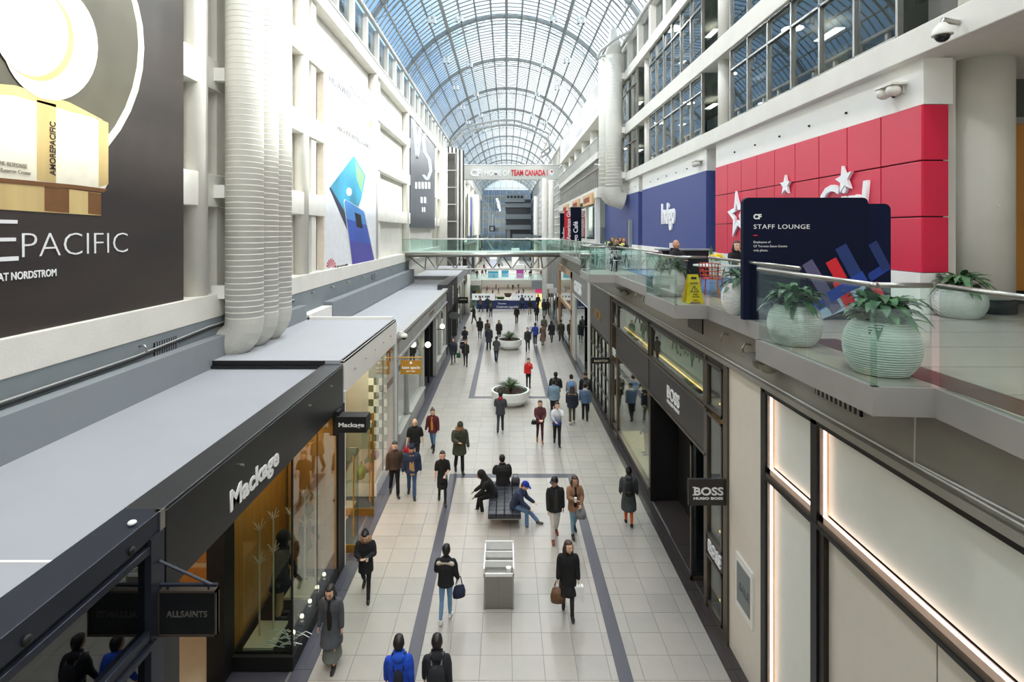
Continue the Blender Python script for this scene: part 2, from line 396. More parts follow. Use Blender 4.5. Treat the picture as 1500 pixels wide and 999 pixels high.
struct(B('wall_outer_sun_block', 'grey_paint', None, 14.7, 15.0, YB, YE, -6.3, 21.6)); struct(B('wall_outer_sun_block', 'grey_paint', None, -14.3, -14.0, YB, YE, -6.3, 21.4))  # unseen outer walls added to keep sun patches off the concourse
# ================================================================ RIGHT FACADE ABOVE THE GALLERY
XR = 7.9
wr = struct(B('wall_right', 'cream_concrete', None, 8.75, 9.0, 11.2, 46.5, 7.2, 12.6))
for n, (z0, z1) in enumerate(((12.2, 12.75), (15.3, 16.0), (18.9, 19.5))):
    B('beam', 'cream_concrete', wr, XR-.02*n, 8.5, 7.2 if n == 0 else YB, 46.5, z0, z1, bevel=.02)
    B('slab', 'cream_concrete', wr, 8.5, 14.5, YB, 46.5, z0+.05, z1-.1)
for (a, b) in ((11.4, 19.9), (22.8, 31.2), (34.2, 42.8), (0, 8.5)):
    for z0, z1, zt in ((12.75, 15.3, 14.55), (16.0, 18.9, 18.05)):
        w = sempty('window_3'); X = XR+.12
        for k in range(6):
            y0 = a+(b-a)*k/6; y1 = a+(b-a)*(k+1)/6
            B('pane', 'facade_glass', w, X, X+.02, y0+.03, y1-.03, z0+.03, zt-.03); B('pane', 'facade_glass', w, X, X+.02, y0+.03, y1-.03, zt+.03, z1-.03)
        for k in range(7): y = a+(b-a)*k/6; B('mullion', 'steel', w, X-.07, X+.05, y-.035, y+.035, z0, z1)
        for z in (z0+.03, zt, z1-.03): B('transom', 'steel', w, X-.07, X+.05, a, b, z-.03, z+.03)
        for y in (a, b): B('side_pane', 'facade_glass', w, X, X+1.2, y-.01, y+.01, z0, z1)
        # return of the glazing set back around the column
    for z0, z1 in ((12.75, 15.3), (16.0, 18.9)):
        w = sempty('window_4'); B('pane', 'facade_glass', w, 9.1, 9.12, b, b+2.9, z0, z1)
        for y in (b+.05, b+.95, b+1.9, b+2.85): B('mullion', 'steel', w, 9.03, 9.13, y-.04, y+.04, z0, z1)
        B('transom', 'steel', w, 9.03, 9.13, b, b+2.9, z1-.75, z1-.68)
for y in (9.9, 21.3, 32.7, 44.1):
    for z0, z1 in ((12.75, 15.3), (16.0, 18.9)):
        MB().tube([(8.35, y, z0), (8.35, y, z1)], .28, 24).build('column', 'cream_concrete', wr, smooth=True)
# offices seen through the glass
off = sempty('wall_offices')
B('back_wall', mat('office_wall', (120, 118, 112), .8), off, 13.5, 13.7, YB, 46.5, 12.6, 19)
for y in (9.9, 21.3, 32.7): B('partition', 'office_wall', off, 9.4, 13.5, y-.1, y+.1, 12.7, 18.9)
for z in (15.1, 18.7):
    for k in range(9): B('office_lamp', mat('office_lamp', (255, 244, 225), emit=3), off, 10, 10.3, 2+k*5, 3.2+k*5, z-.1, z-.07)
for k in range(10):
    y = 1.5+k*4.2
    for z in (12.75, 16.0): B('desk', 'gold' if k % 3 == 0 else 'office_wall', off, 8.6, 9.5, y, y+1.5, z, z+.8)
# clerestory and gutter
wc = sempty('window_5')
B('pane', 'facade_glass', wc, 8.3, 8.32, YB, YE, 19.5, 21.5); B('head', 'cream_concrete', wc, 8.2, 9, YB, YE, 21.4, 22.2)
B('dark_backing', 'office_wall', wc, 9.4, 9.5, YB, YE, 19.0, 22)
MB().tube([(7.95, YB, 21.6), (7.95, 187, 21.6)], .14, 8).build('gutter', 'roof_steel', wc)
for k in range(60):
    y = -1+k*2.85+.9
    B('mullion', 'cream_concrete', wc, 8.0, 8.5, y-.22, y+.22, 19.5, 21.5)
    MB().tube([(7.95, y, 21.6), (8.1, y, 20.8)], .04, 5).build('gutter_bracket', 'roof_steel', wc)
for k in range(14): B('wall_hook', 'black', wr, 7.86, 7.9, 12+k*2.2, 12.05+k*2.2, 19.05, 19.12)
struct(B('wall_building', 'grey_paint', None, 9.5, 14.6, YB, YE, 19.6, 21.6))
struct(B('wall_building', 'grey_paint', None, -14, -9.0, YB, YE, 19.3, 21.4)); struct(B('wall_left', 'left_concrete', None, -9.2, -8.9, 80, YE, -6, 19.3))
# ---- retail level on the gallery: white band, base, coloured hoardings
def bay(y0, y1, m, name, lab, cat, cols=0):
    B('white_band', 'white_paint', wr, 8.13, 8.7, y0, y1, 11.3, 12.2); B('white_base', 'white_paint', wr, 8.06, 8.7, y0, y1, 7.2, 8.0)
    for k in range(6): B('wall_pin', 'black', wr, 8.09, 8.13, y0+.8+k*(y1-y0-1)/6, y0+.85+k*(y1-y0-1)/6, 11.62, 11.67)
    if not cols:
        t = thing(name, lab, cat, (8.3, y0, 8)); B('face', m, t, 8.1, 8.6, y0, y1, 8.0, 11.3)
    else:
        t = thing(name, lab, cat, (8.3, y0, 8)); B('backing', 'black', t, 8.16, 8.55, y0+.05, y1-.02, 8.02, 11.28)
        w = (y1-y0)/cols; h = 3.3/3
        for c in range(cols):
            for r in range(3): B('panel', m, t, 8.1, 8.15, y0+c*w+.012, y0+(c+1)*w-.012, 8+r*h+.012, 8+(r+1)*h-.012, bevel=.012)
        for r in range(3): B('panel', m, t, 8.12, 8.62, y0, y0+.04, 8+r*h+.012, 8+(r+1)*h-.012, bevel=.012)
    return t
red = bay(10.9, 21.7, 'red_panel', 'shop_front_cladding', 'wall of square crimson panels with white starred script lettering', 'shop front', 9)
ind = bay(22.7, 33.4, 'indigo_wall', 'shop_front_hoarding', 'plain indigo blue wall with condensed white lettering', 'shop front')
ind2 = bay(34.4, 46.0, 'indigo_wall', 'shop_front_hoarding', 'indigo blue wall beyond the large duct with a service door', 'shop front')
for y in (21.9, 33.6): B('return', 'indigo_wall', wr, 8.3, 8.74, y, y+.3, 8.0, 11.3)
B('door', 'black', ind2, 8.05, 8.1, 36.4, 37.3, 7.2, 9.6); B('door_leaf', 'grey_paint', ind2, 7.9, 8.1, 36.0, 36.4, 7.2, 9.6)
def star(c, r, m, parent, d=.07, inner=.42, hollow=False, rot=0):
    def pts(r): return [(c[0], c[1]-(r if i % 2 == 0 else r*inner)*math.cos(PI/2+rot+i*PI/5), c[2]+(r if i % 2 == 0 else r*inner)*math.sin(PI/2+rot+i*PI/5)) for i in range(10)]
    mb = MB()
    if hollow:
        a, b = pts(r), pts(r*.5)
        for i in range(10): j = (i+1) % 10; mb.prism([a[i], a[j], b[j], b[i]], (-d, 0, 0))
    else: mb.prism(pts(r), (-d, 0, 0))
    return mb.build('star', m, parent)
star((8.08, 19.45, 9.4), .85, 'text_white', red, hollow=True, rot=.15)
star((8.08, 16.1, 10.15), .3, 'text_white', red); star((8.08, 13.3, 10.05), .34, 'text_white', red, rot=.2)
text('lettering', 'American', (8.07, 18.9, 9.05), (0, -1, 0), (0, 0, 1), .75, 'text_white', red, .04, .02, width=4.1, shear=.15)
text('lettering', 'Girl', (8.07, 14.5, 9.05), (0, -1, 0), (0, 0, 1), .95, 'text_white', red, .04, .02, width=1.95, shear=.15)
text('lettering', 'Indigo', (8.07, 29.1, 9.25), (0, -1, 0), (0, 0, 1), 1.05, 'text_white', ind, .04, .035, width=2.3)
# floodlights, camera dome
def flood(loc, lab):
    t = thing('wall_floodlight', lab, 'floodlight', loc); x, y, z = loc
    MB().box(x-.32, x, y-.28, y+.28, z, z+.04).build('hood', 'duct_white', t)
    for s in (-.15, .15): MB().ball((x-.2, y+s, z-.1), (.14, .13, .12)).build('lamp_head', 'cream_concrete', t, smooth=True)
    B('back_plate', 'duct_white', t, x-.03, x, y-.2, y+.2, z-.16, z); return t
flood((8.12, 11.6, 11.8), 'white twin headed floodlight above the crimson panels')
flood((8.12, 23.4, 11.75), 'white twin headed floodlight above the lettered indigo wall')
dc = thing('security_camera', 'white dome camera on a bracket at the corner beam by the big column', 'camera', (7.9, 9.9, 12.4))
MB().tube([(7.88, 9.75, 12.45), (7.6, 9.75, 12.5), (7.6, 9.75, 12.42)], .05, 8).build('bracket', 'steel', dc)
MB().lathe([(.05, .12), (.14, .02), (.16, -.08), (.16, -.1)], (7.6, 9.75, 12.33), 16).build('housing', 'duct_white', dc, smooth=True)
MB().ball((7.6, 9.75, 12.22), (.12, .12, .11)).build('dome', mat('dome_dark', (25, 25, 30), .1), dc, smooth=True)
# corner column, side recess with wooden door
colm = tag(MB().lathe([(.57, 0), (.57, 5.05)], (9.62, 11.4, 7.2), 48).build('round_column', 'cream_concrete', None, smooth=True), 'thick pale round column beside the crimson panels', 'column')
B('base_ring', 'black', colm, 9.62-.1, 9.62+.1, 11.3, 11.5, 7.2, 7.25); MB().lathe([(.6, 0), (.6, .28)], (9.62, 11.4, 7.2), 48).build('base_ring', 'black_metal', colm, smooth=True)
B('stud', 'white_gloss', colm, 9.5, 9.54, 10.8, 10.84, 9.3, 9.34)
struct(B('wall_side', mat('dark_green_grey', (84, 88, 84), .7), None, 10.0, 15, 12.6, 12.9, 7.2, 12.4))
dr = struct(B('door_1', wood('door_wood', (188, 128, 52), (206, 148, 66)), None, 11.0, 14.6, 12.45, 12.6, 7.2, 11.2))
B('frame', 'steel', dr, 10.86, 11.0, 12.4, 12.62, 7.2, 11.35); B('frame', 'steel', dr, 10.86, 14.7, 12.4, 12.62, 11.2, 11.35); B('base', 'black', dr, 11, 14.6, 12.42, 12.45, 7.2, 7.5)
struct(B('wall_side', 'white_paint', None, 14.6, 14.8, -3, 12.7, 7.2, 12.3))
# ---- right part beyond the duct: balcony facade
wf = struct(B('wall_right', 'cream_concrete', None, 9.5, 9.8, 46.5, 78, 7.2, 21))
B('slab', 'cream_concrete', wf, 7.3, 9.6, 45, 78, 14.75, 15.3); B('soffit', 'cream_concrete', wf, 7.4, 9.6, 45, 78, 18.2, 18.7)
for k in range(24): B('fascia_panel', 'roof_steel', wf, 7.4, 7.46, 45+k*1.35, 46.3+k*1.35, 18.7, 20.9)
B('beam', 'cream_concrete', wf, 7.25, 8.2, 45, 78, 11.6, 12.4)
for y in (46, 52, 58, 64, 70, 76): MB().tube([(8.2, y, 15.3), (8.2, y, 18.2)], .42, 16).build('column', 'cream_concrete', wf, smooth=True)
bal = sempty('trim_1')
for k in range(110): B('baluster', 'roof_steel', bal, 7.28, 7.31, 45+k*.3, 45.04+k*.3, 15.3, 16.35)
B('top_rail', 'roof_steel', bal, 7.25, 7.34, 45, 78, 16.35, 16.42)
w = sempty('window_6')
B('pane', 'facade_glass', w, 7.5, 7.52, 45, 78, 12.4, 14.75)
for k in range(28): B('mullion', 'steel', w, 7.42, 7.5, 45+k*1.2, 45.1+k*1.2, 12.4, 14.75)
B('transom', 'steel', w, 7.42, 7.5, 45, 78, 14.0, 14.1)
for k, y in enumerate((46.5, 55, 65)):
    s = thing('wooden_sign', ['nearest', 'middle', 'farthest'][k]+' of three wooden fascia signs with red letters under the far balcony', 'sign', (7.2, y, 11.4))
    B('board', wood('sign_wood', (206, 160, 106), (222, 180, 128)), s, 7.1, 7.25, y, y+5.5, 11.15, 12.1); text('lettering', 'BOUTIQUE' if k == 9 else 'OUTFITTERS', (7.09, y+5.0, 11.4), (0, -1, 0), (0, 0, 1), .45, mat('brick_red', (150, 62, 48)), s, .01, .01, width=3.6)
sf = thing('glass_shop_front', 'pale glass shop front with white base beyond the indigo wall', 'shop front', (7.4, 46, 7.2))
for k in range(5):
    y = 46+k*5.6; B('post', 'white_paint', sf, 7.3, 7.7, y, y+.35, 7.2, 11.6); B('base', 'white_paint', sf, 7.4, 7.5, y+.35, y+5.6, 7.2, 8.3)
    B('pane', 'rail_glass_far', sf, 7.42, 7.46, y+.35, y+5.6, 8.3, 11.5); B('counter', 'grey_paint', sf, 7.9, 8.3, y+.35, y+5.6, 7.2, 9.2)
    B('black_strip', 'black', sf, 7.38, 7.42, y+.4, y+5.5, 8.2, 8.35)
for k, (y, c, lab, s) in enumerate(((51.5, 'navy_panel', 'dark blue vertical banner with white lettering nearest the duct', 'go Café'), (60, 'red', 'red vertical banner with white lettering', 'American Girl'), (68, 'navy_panel', 'small dark blue banner farthest along the gallery', 'Indigo'))):
    b = thing('hanging_banner', lab, 'banner', (6.6, y, 8.4)); B('cloth', c, b, 5.9+k*.3, 6.9+k*.3, y, y+.04, 7.9, 11.1); B('hanging_arm', 'roof_steel', b, 5.9+k*.3, 7.3, y, y+.04, 11.1, 11.14)
    text('lettering', s, (6.55+k*.3, y-.02, 8.0), (0, 0, 1), (-1, 0, 0), .42, 'text_white', b, .005, .01)
# ---- round ducts
def duct(x, y, r, z0, z1, side, m, name, lab, n, ribs=.16, top=None):
    t = thing(name, lab, 'duct', (x, y, z0))
    pts = [(x, y, z1)]; rr = 1.35*r
    MB().tube([(x, y, z0+1.1*r), (x, y, z1)], r, 32).build('pipe', m, t, smooth=True)
    mb = MB(); el = []
    for k in range(6): a = k*PI/2/5*.92; el.append((x+side*rr*(1-math.cos(a)), y, z0+1.1*r-rr*math.sin(a)))
    mb.tube([(x, y, z0+1.3*r)]+el, r*1.01, 32, sx=(0, 1, 0))
    mb.build('elbow', 'duct_grey', t)
    z = z0+1.3*r; mb = MB()
    while z < z1: mb.lathe([(r, z), (r+.005, z+.01), (r+.005, z+.022), (r, z+.032)], (x, y, 0), 32, cap=False); z += ribs
    mb.build('seam_rings', m, t, smooth=True, kind='stuff')
    return t
D = ['near large white spiral duct coming down beside the black billboard', 'middle large white spiral duct of the row of three on the left wall', 'farthest large white spiral duct of the row of three on the left wall']
for k in range(3):
    t = duct(-7.4, 15.8+k*1.04, .5, 5.75, 19.4, -1, 'duct_white', 'round_duct', D[k], k)
    for z in (6.95, 9.75, 13.0, 16.1): B('bracket', 'white_paint', t, -8.2, -7.82, 15.8+k*1.04-.3, 15.8+k*1.04-.1, z, z+.36)
t = duct(7.2, 37.5, .56, 11.0, 20.6, 1, 'duct_white', 'round_duct', 'big white spiral duct standing before the right facade', 3, .22)
MB().lathe([(.56, 20.6), (.42, 21.4), (.3, 22.2), (.3, 22.4)], (7.2, 37.5, 0), 24).build('cone', 'duct_white', t, smooth=True)
for z in (12.4, 15.4, 19.0): B('bracket', 'white_paint', t, 7.5, 7.95, 37.2, 37.5, z, z+.4)
MB().tube([(7.95, 35.5, 21.6), (7.0, 36.3, 21.3), (6.3, 37.2, 20.9), (6.3, 38.5, 20.9), (7.95, 40, 21.4)], .1, 8).build('ring_pipe', 'roof_steel', t)
duct(7.0, 39.0, .56, 11.2, 20.8, 1, 'duct_white', 'round_duct', 'white duct standing behind the big duct before the right facade', 4, .3)
# ================================================================ GALLERY
ga = thing('gallery', 'upper walkway with stainless steel edge along the right side', 'walkway', (6, 12, 7.2))
EDGE = [(4.07, 3.0), (4.3, 4.4), (4.38, 5.72), (3.78, 5.77), (3.72, 8.35), (4.42, 8.5), (4.38, 12.22), (3.69, 12.27), (3.66, 14.8), (4.12, 15.0), (4.08, 20.9), (3.1, 21.1), (3.1, 23.6), (4.2, 23.9), (4.2, 44.2)]
pts = [(x, y, 6.9) for x, y in EDGE]
MB().prism([(x+.06, y, 6.92) for x, y in EDGE]+[(8.8, 44.2, 6.92), (8.8, 12.9, 6.92), (15, 12.9, 6.92), (15, 3, 6.92)], (0, 0, .26)).build('slab', 'taupe_wall', ga)
up = MB().prism([(x+.12, y, 7.18) for x, y in EDGE]+[(8.4, 44.2, 7.18), (8.4, 12.9, 7.18), (15, 12.9, 7.18), (15, 3, 7.18)], (0, 0, .015)); up.build('paving', mat('gallery_floor', (168, 158, 148), .3, var=.05), ga)
for i, ((x0, y0), (x1, y1)) in enumerate(zip(EDGE, EDGE[1:])):
    d = Vector((x1-x0, y1-y0, 0)); nrm = Vector((-d.y, d.x, 0)).normalized()*-1; nrm = Vector((d.y, -d.x, 0)).normalized()
    p = [Vector((x0, y0, 6.9)), Vector((x1, y1, 6.9)), Vector((x1, y1, 7.2)), Vector((x0, y0, 7.2))]
    MB().prism(p, nrm*.08).build('plinth', 'brushed_plinth', ga)
    a = Vector((x0, y0, 7.2))+nrm*.04; b = Vector((x1, y1, 7.2))+nrm*.04; n = max(1, round(d.length/1.5)) if d.length > 1 else 1
    far_ = y0 > 14
    if i != 4:
        for k in range(n):
            q0 = a.lerp(b, k/n+.006), a.lerp(b, (k+1)/n-.006)
            MB().prism([q0[0], q0[1], q0[1]+Vector((0, 0, 1.03)), q0[0]+Vector((0, 0, 1.03))], nrm*.015).build('glass_panel', 'rail_glass' if not far_ else 'rail_glass_far', ga)
        MB().tube([a+Vector((0, 0, 1.05)), b+Vector((0, 0, 1.05))], .028, 12).build('handrail', 'steel', ga, smooth=True)
# dark strip and paving joints
MB().prism([(4.5, 3, 7.195), (4.9, 3, 7.195), (4.95, 8.4, 7.195), (4.5, 8.4, 7.195)], (0, 0, .004)).build('paving_strip', mat('maroon_strip', (92, 66, 66), .3), ga)
MB().prism([(5.2, 12, 7.195), (8.0, 12, 7.195), (7.6, 24, 7.195), (5.0, 24, 7.195)], (0, 0, .006)).build('carpet', mat('blue_carpet', (74, 104, 150), .95, var=.15, scale=8), ga)
for k in range(9): B('paving_joint', 'joint', ga, 4.5, 14, 3.2+k*1.15, 3.21+k*1.15, 7.195, 7.197)
# lower face of gallery over the shops
struct(B('wall_right', 'taupe_wall', None, 4.72, 5.0, YB, 46, 6.02, 6.92))
soff = struct(B('trim_2', 'taupe_wall', None, 4.62, 4.75, YB, 46, 5.98, 6.08))
for k, (y, z, lab) in enumerate(((9.7, 6.5, 'grey twin floodlight on the wall under the nearest gallery bay'), (21.3, 6.5, 'grey twin floodlight under the gallery beyond the yellow floor sign'), (31, 6.5, 'small grey floodlight farthest along under the gallery'))):
    t = thing('wall_floodlight', lab, 'floodlight', (4.6, y, z)); B('hood', 'steel', t, 4.2, 4.72, y-.3, y+.3, z+.12, z+.15)
    for s in (-.14, .14): MB().ball((4.48, y+s, z), (.16, .13, .12)).build('lamp_head', mat('lamp_grey', (132, 132, 118), .5), t, smooth=True)
for y0 in (7.4, 13.4): 
    v = B('vent', 'black', soff, 4.69, 4.715, y0, y0+1.1, 6.35, 6.75)
    for k in range(10): B('slat', 'taupe_wall', v, 4.68, 4.69, y0+.03+k*.11, y0+.07+k*.11, 6.35, 6.75)
MB().tube([(4.6, 3, 6.2), (4.6, 8, 6.16), (4.6, 12, 6.14), (4.6, 24, 6.12)], .014, 5).build('conduit', 'roof_steel', soff)
MB().tube([(4.6, 3, 6.3), (4.6, 6.3, 6.2), (4.68, 6.4, 6.7)], .014, 5).build('conduit', 'roof_steel', soff)
for y in (10.8, 11.9, 17.5, 18.7, 19.8): MB().tube([(4.72, y, 6.62), (4.6, y, 6.64), (4.56, y, 6.56), (4.57, y, 6.48)], .02, 6).build('pipe_hook', 'steel', soff)
# ---- staff lounge screen
sl = thing('lounge_screen', 'tall dark navy screen with rounded top, white lettering and coloured bars', 'sign', (5.4, 10.2, 7.2))
def rounded(x0, x1, z0, z1, y, r, th, m, name):
    p = [(x0, y, z0), (x1, y, z0)]+[(x1-r+r*math.cos(a), y, z1-r+r*math.sin(a)) for a in (0, .4, .8, 1.2, 1.57)]+[(x0+r+r*math.cos(a), y, z1-r+r*math.sin(a)) for a in (1.57, 1.97, 2.37, 2.77, 3.14)]
    return MB().prism(p, (0, th, 0)).build(name, m, sl)
rounded(4.32, 6.6, 7.2, 9.43, 10.2, .1, .12, 'navy_panel', 'front_panel'); rounded(5.2, 7.3, 7.2, 9.34, 10.62, .12, .1, mat('navy_b', (18, 26, 54), .7, spec=.15), 'rear_panel')
text('lettering', 'CF', (4.50, 10.19, 9.04), (1, 0, 0), (0, 0, 1), .09, 'text_white', sl, .002, .006)
text('lettering', 'STAFF LOUNGE', (4.50, 10.19, 8.86), (1, 0, 0), (0, 0, 1), .085, 'text_white', sl, .002, 0, width=1.02, space=1.1)
B('accent_line', 'red', sl, 4.5, 4.58, 10.19, 10.2, 8.73, 8.75)
for k, s in enumerate(('Employees of', 'CF Toronto Eaton Centre', 'only please.')): text('lettering', s, (4.50, 10.19, 8.60-k*.075), (1, 0, 0), (0, 0, 1), .042, 'text_white', sl, .002, -.0004)
C1, C2, C3, C4, C5 = mat('bar_red', (214, 30, 44)), mat('bar_blue', (30, 66, 160)), mat('bar_dusk', (92, 86, 124)), mat('bar_deep', (28, 52, 112)), mat('bar_pale', (164, 190, 214))
def bar(xp, yp, wp, hp, ang, m, y=10.192, Z=10.2):
    c = px(xp, yp, Z); w_, h_ = wp*Z/F/2, hp*Z/F/2; ca, sa = math.cos(ang), math.sin(ang)
    P = [(c.x+u*w_*ca-v*h_*sa, y, c.z+u*w_*sa+v*h_*ca) for u, v in ((-1, -1), (1, -1), (1, 1), (-1, 1))]
    lim = 6.59 if Z < 10.4 else 7.29; P = [(min(q[0], lim), q[1], max(q[2], 7.22)) for q in P]
    MB().prism(P, (0, .006, 0)).build('colour_bar', m, sl)
bar(1204, 420, 17, 84, .55, C3); bar(1225, 396, 17, 34, .5, C1); bar(1238, 432, 17, 48, .5, C1, 10.19); bar(1247, 390, 18, 66, .5, C4, 10.193)
bar(1240, 420, 16, 62, -1.02, C2, 10.188); bar(1200, 447, 14, 44, -1.0, C2, 10.194); bar(1236, 448, 28, 84, -1.08, C5, 10.196)
bar(1288, 375, 14, 44, .5, C4, 10.61, 10.62); bar(1287, 398, 12, 34, -1.0, C2, 10.612, 10.62); bar(1286, 428, 12, 30, .5, C1, 10.608, 10.62)
# ---- planters with dark green leaves
leaf_m = mat('leaf', (44, 84, 46), .45, var=.3, scale=14); leaf_l = mat('leaf_light', (86, 126, 84), .45, var=.25, scale=18)
def leaf(mb, base, dr, ln, w, droop):
    up = Vector((0, 0, 1)); side = dr.cross(up).normalized(); P = []
    for k, (t, q) in enumerate(((0, .08), (.22, .55), (.48, 1), (.75, .7), (1, 0))):
        c = base+dr*ln*t+up*(-droop*ln*t*t); P.append((c-side*w*q, c+up*(-.18*w*q), c+side*w*q))
    for A, Bq in zip(P, P[1:]):
        va = [mb.bm.verts.new(v) for v in A]; vb = [mb.bm.verts.new(v) for v in Bq]
        mb.bm.faces.new((va[0], va[1], vb[1], vb[0])); mb.bm.faces.new((va[1], va[2], vb[2], vb[1]))
def pot_plant(x, y, r, h, lab, n, seed, spread=1.0):
    t = thing('potted_plant', lab, 'plant', (x, y, 7.2)); rr = random.Random(seed); prof = []; N = 22
    for k in range(N+1):
        f = k/N; rad = r*(.62+.38*math.sin(PI*(.12+.80*f))**.8) if f < 1 else r*.66
        rad = r*math.sqrt(max(.25, 1-((f-.5)/.68)**2)); z = h*f
        prof += [(rad, z+.001), (rad+.02*r/.4, z+h/N*.25), (rad+.02*r/.4, z+h/N*.6), (rad-.006, z+h/N*.8)] if k < N else [(rad, z)]
    MB().lathe(prof+[(prof[-1][0]*.9, h), (prof[-1][0]*.88, h-.06)], (x, y, 7.2), 40).build('pot', 'white_gloss', t, smooth=False)
    MB().lathe([(r*.66, h-.05), (.01, h-.04)], (x, y, 7.2), 20).build('soil', mat('soil', (58, 44, 36), .9), t)
    MB().tube([(x, y, 7.2+h-.1), (x, y, 7.2+h+.1)], .03, 6).build('stem', leaf_m, t)
    cache = []
    for k in range(n):
        a = rr.uniform(0, 2*PI); el = rr.uniform(.05, 1.15); d = Vector((math.cos(a)*math.cos(el), math.sin(a)*math.cos(el), math.sin(el)))
        ln = r*rr.uniform(.6, 1.0)*1.15; b = Vector((x, y, 7.2+h+.0))+Vector((math.cos(a), math.sin(a), 0))*r*rr.uniform(.05, .55)*spread+Vector((0, 0, rr.uniform(0, .24)*r/.4))
        mb = MB(); leaf(mb, b, d, ln, r*.15, rr.uniform(.3, 1.0)); mb.build('leaf', leaf_l if rr.random() < .3 else leaf_m, t, smooth=True)
    return t
pot_plant(4.28, 6.38, .375, .60, 'white ribbed pot with a lush green plant at the nearest gallery corner', 125, 1, 1.1)
pot_plant(4.13, 8.02, .345, .56, 'white ribbed pot with green plant behind glass, left of the nearest pot', 105, 2)
pot_plant(4.62, 11.0, .36, .60, 'white ribbed pot half hidden by the navy screen', 40, 3)
pot_plant(4.10, 14.1, .38, .66, 'white ribbed pot with plant beside the yellow floor sign', 60, 4)
pot_plant(8.55, 10.55, .41, .56, 'white ribbed pot with plant in front of the thick round column', 70, 5)
# ---- yellow floor sign
ws = thing('wet_floor_sign', 'yellow folding caution sign behind the glass rail', 'floor sign', (4.2, 12.6, 7.2)); ye = mat('sign_yellow', (246, 208, 28), .4)
for s, y in ((1, 12.5), (-1, 12.82)):
    x0 = 4.22; P = [(x0-.2, y, 7.2), (x0-.12, y, 7.2), (x0-.1, y, 7.24), (x0+.1, y, 7.24), (x0+.12, y, 7.2), (x0+.2, y, 7.2), (x0+.11, y+s*.13, 7.84), (x0-.11, y+s*.13, 7.84)]
    MB().prism(P, (0, .02, 0)).build('board', ye, ws)
U = Vector((0, .13, .64)).normalized()
def onb(h): return Vector((4.22, 12.492, 7.2))+U*h
text('lettering', 'CAUTION', onb(.44)+Vector((-.09, 0, 0)), (1, 0, 0), U, .04, 'black', ws, .001, .002, width=.18)
tri = [onb(.26)+Vector((-.1, 0, 0)), onb(.26)+Vector((.1, 0, 0)), onb(.41)]; c3 = sum(tri, Vector())/3; mb = MB()
for i in range(3): a, b = tri[i], tri[(i+1) % 3]; mb.prism([a, b, b.lerp(c3, .28), a.lerp(c3, .28)], (0, -.003, 0))
mb.prism([onb(.29), onb(.29)+Vector((.02, 0, 0)), onb(.35)+Vector((.01, 0, 0)), onb(.35)], (0, -.003, 0)); mb.build('symbol', 'black', ws)
text('lettering', 'WET', onb(.19)+Vector((-.035, 0, 0)), (1, 0, 0), U, .035, 'black', ws, .001, .002); text('lettering', 'FLOOR', onb(.14)+Vector((-.055, 0, 0)), (1, 0, 0), U, .035, 'black', ws, .001, .002)
B('red_mark', 'red', ws, 4.17, 4.27, 12.49, 12.5, 7.27, 7.285); B('handle_slot', 'black', ws, 4.16, 4.28, 12.6, 12.605, 7.74, 7.79)
# ---- chairs, tables, flowers, bollard on the gallery
def chair(x, y, m, name, lab, rz=0, sh=.46, lounge=False):
    t = thing(name, lab, 'chair', (x, y, 7.2), rz)
    A = Matrix.Translation((x, y, 7.2)) @ Matrix.Rotation(rz, 4, 'Z')
    mb = MB()
    if lounge:
        mb.tube([A @ Vector((0, 0, .28)), A @ Vector((0, 0, .46))], .36, 20); mb.build('seat', m, t, smooth=False)
        mb = MB()
        for k in range(12):
            a = PI*1.05*k/11-.1; b = PI*1.05*(k+1)/11-.1
            P = lambda a, r, z: A @ Vector((r*math.cos(a), r*math.sin(a), z))
            h1, h2 = .62+.3*math.sin(max(0, a)), .62+.3*math.sin(min(PI, b)); mb.prism([P(a, .4, .3), P(b, .4, .3), P(b, .47, h2), P(a, .47, h1)], (A.to_3x3() @ Vector((-.03*math.cos(a), -.03*math.sin(a), 0))))
        mb.build('backrest', m, t)
        for a in (.8, 2.3, 3.9, 5.4): MB().tube([A @ Vector((0, 0, .3)), A @ Vector((.34*math.cos(a), .34*math.sin(a), 0))], .016, 6).build('leg', 'black', t)
        return t
    s = MB(); s.box(-.22, .22, -.22, .2, sh-.02, sh, A); s.build('seat', m, t)
    b = MB()
    for i in range(7):                                  # slender open weave of the backrest
        u = -.21+i*.07; b.tube([A @ Vector((u, .2, sh)), A @ Vector((u*1.1, .27, sh+.38))], .012, 5)
    for i in range(4): z = sh+.08+i*.1; b.tube([A @ Vector((-.24, .08, z-.03)), A @ Vector((-.2, .23+i*.015, z)), A @ Vector((.2, .23+i*.015, z)), A @ Vector((.24, .08, z-.03))], .012, 5)
    b.build('backrest', m, t)
    for sx_ in (-1, 1): MB().tube([A @ Vector((sx_*.22, .2, sh+.2)), A @ Vector((sx_*.25, -.15, sh+.2)), A @ Vector((sx_*.2, -.18, sh))], .014, 5).build('armrest', m, t)
    for sx_, sy_ in ((-1, -1), (1, -1), (-1, 1), (1, 1)): MB().tube([A @ Vector((sx_*.19, sy_*.18, sh)), A @ Vector((sx_*.25, sy_*.25, 0))], .014, 6).build('leg', m, t)
    return t
rm = mat('chair_red', (208, 66, 52), .45)
chair(5.1, 13.9, rm, 'mesh_armchair', 'coral red open mesh armchair behind the glass rail', PI*.8)
chair(4.75, 16.2, mat('chair_grey', (92, 102, 108), .8), 'lounge_chair', 'grey green rounded lounge chair on splayed black legs', PI, lounge=True)
def table(x, y, lab, r=.5, m='white_gloss', h=.74):
    t = thing('round_table', lab, 'table', (x, y, 7.2)); MB().lathe([(r, h-.03), (r, h)], (x, y, 7.2), 28).build('tabletop', m, t); MB().lathe([(.24, 0), (.24, .02), (.03, .04), (.03, h-.03)], (x, y, 7.2), 16).build('pedestal', 'steel', t); return t
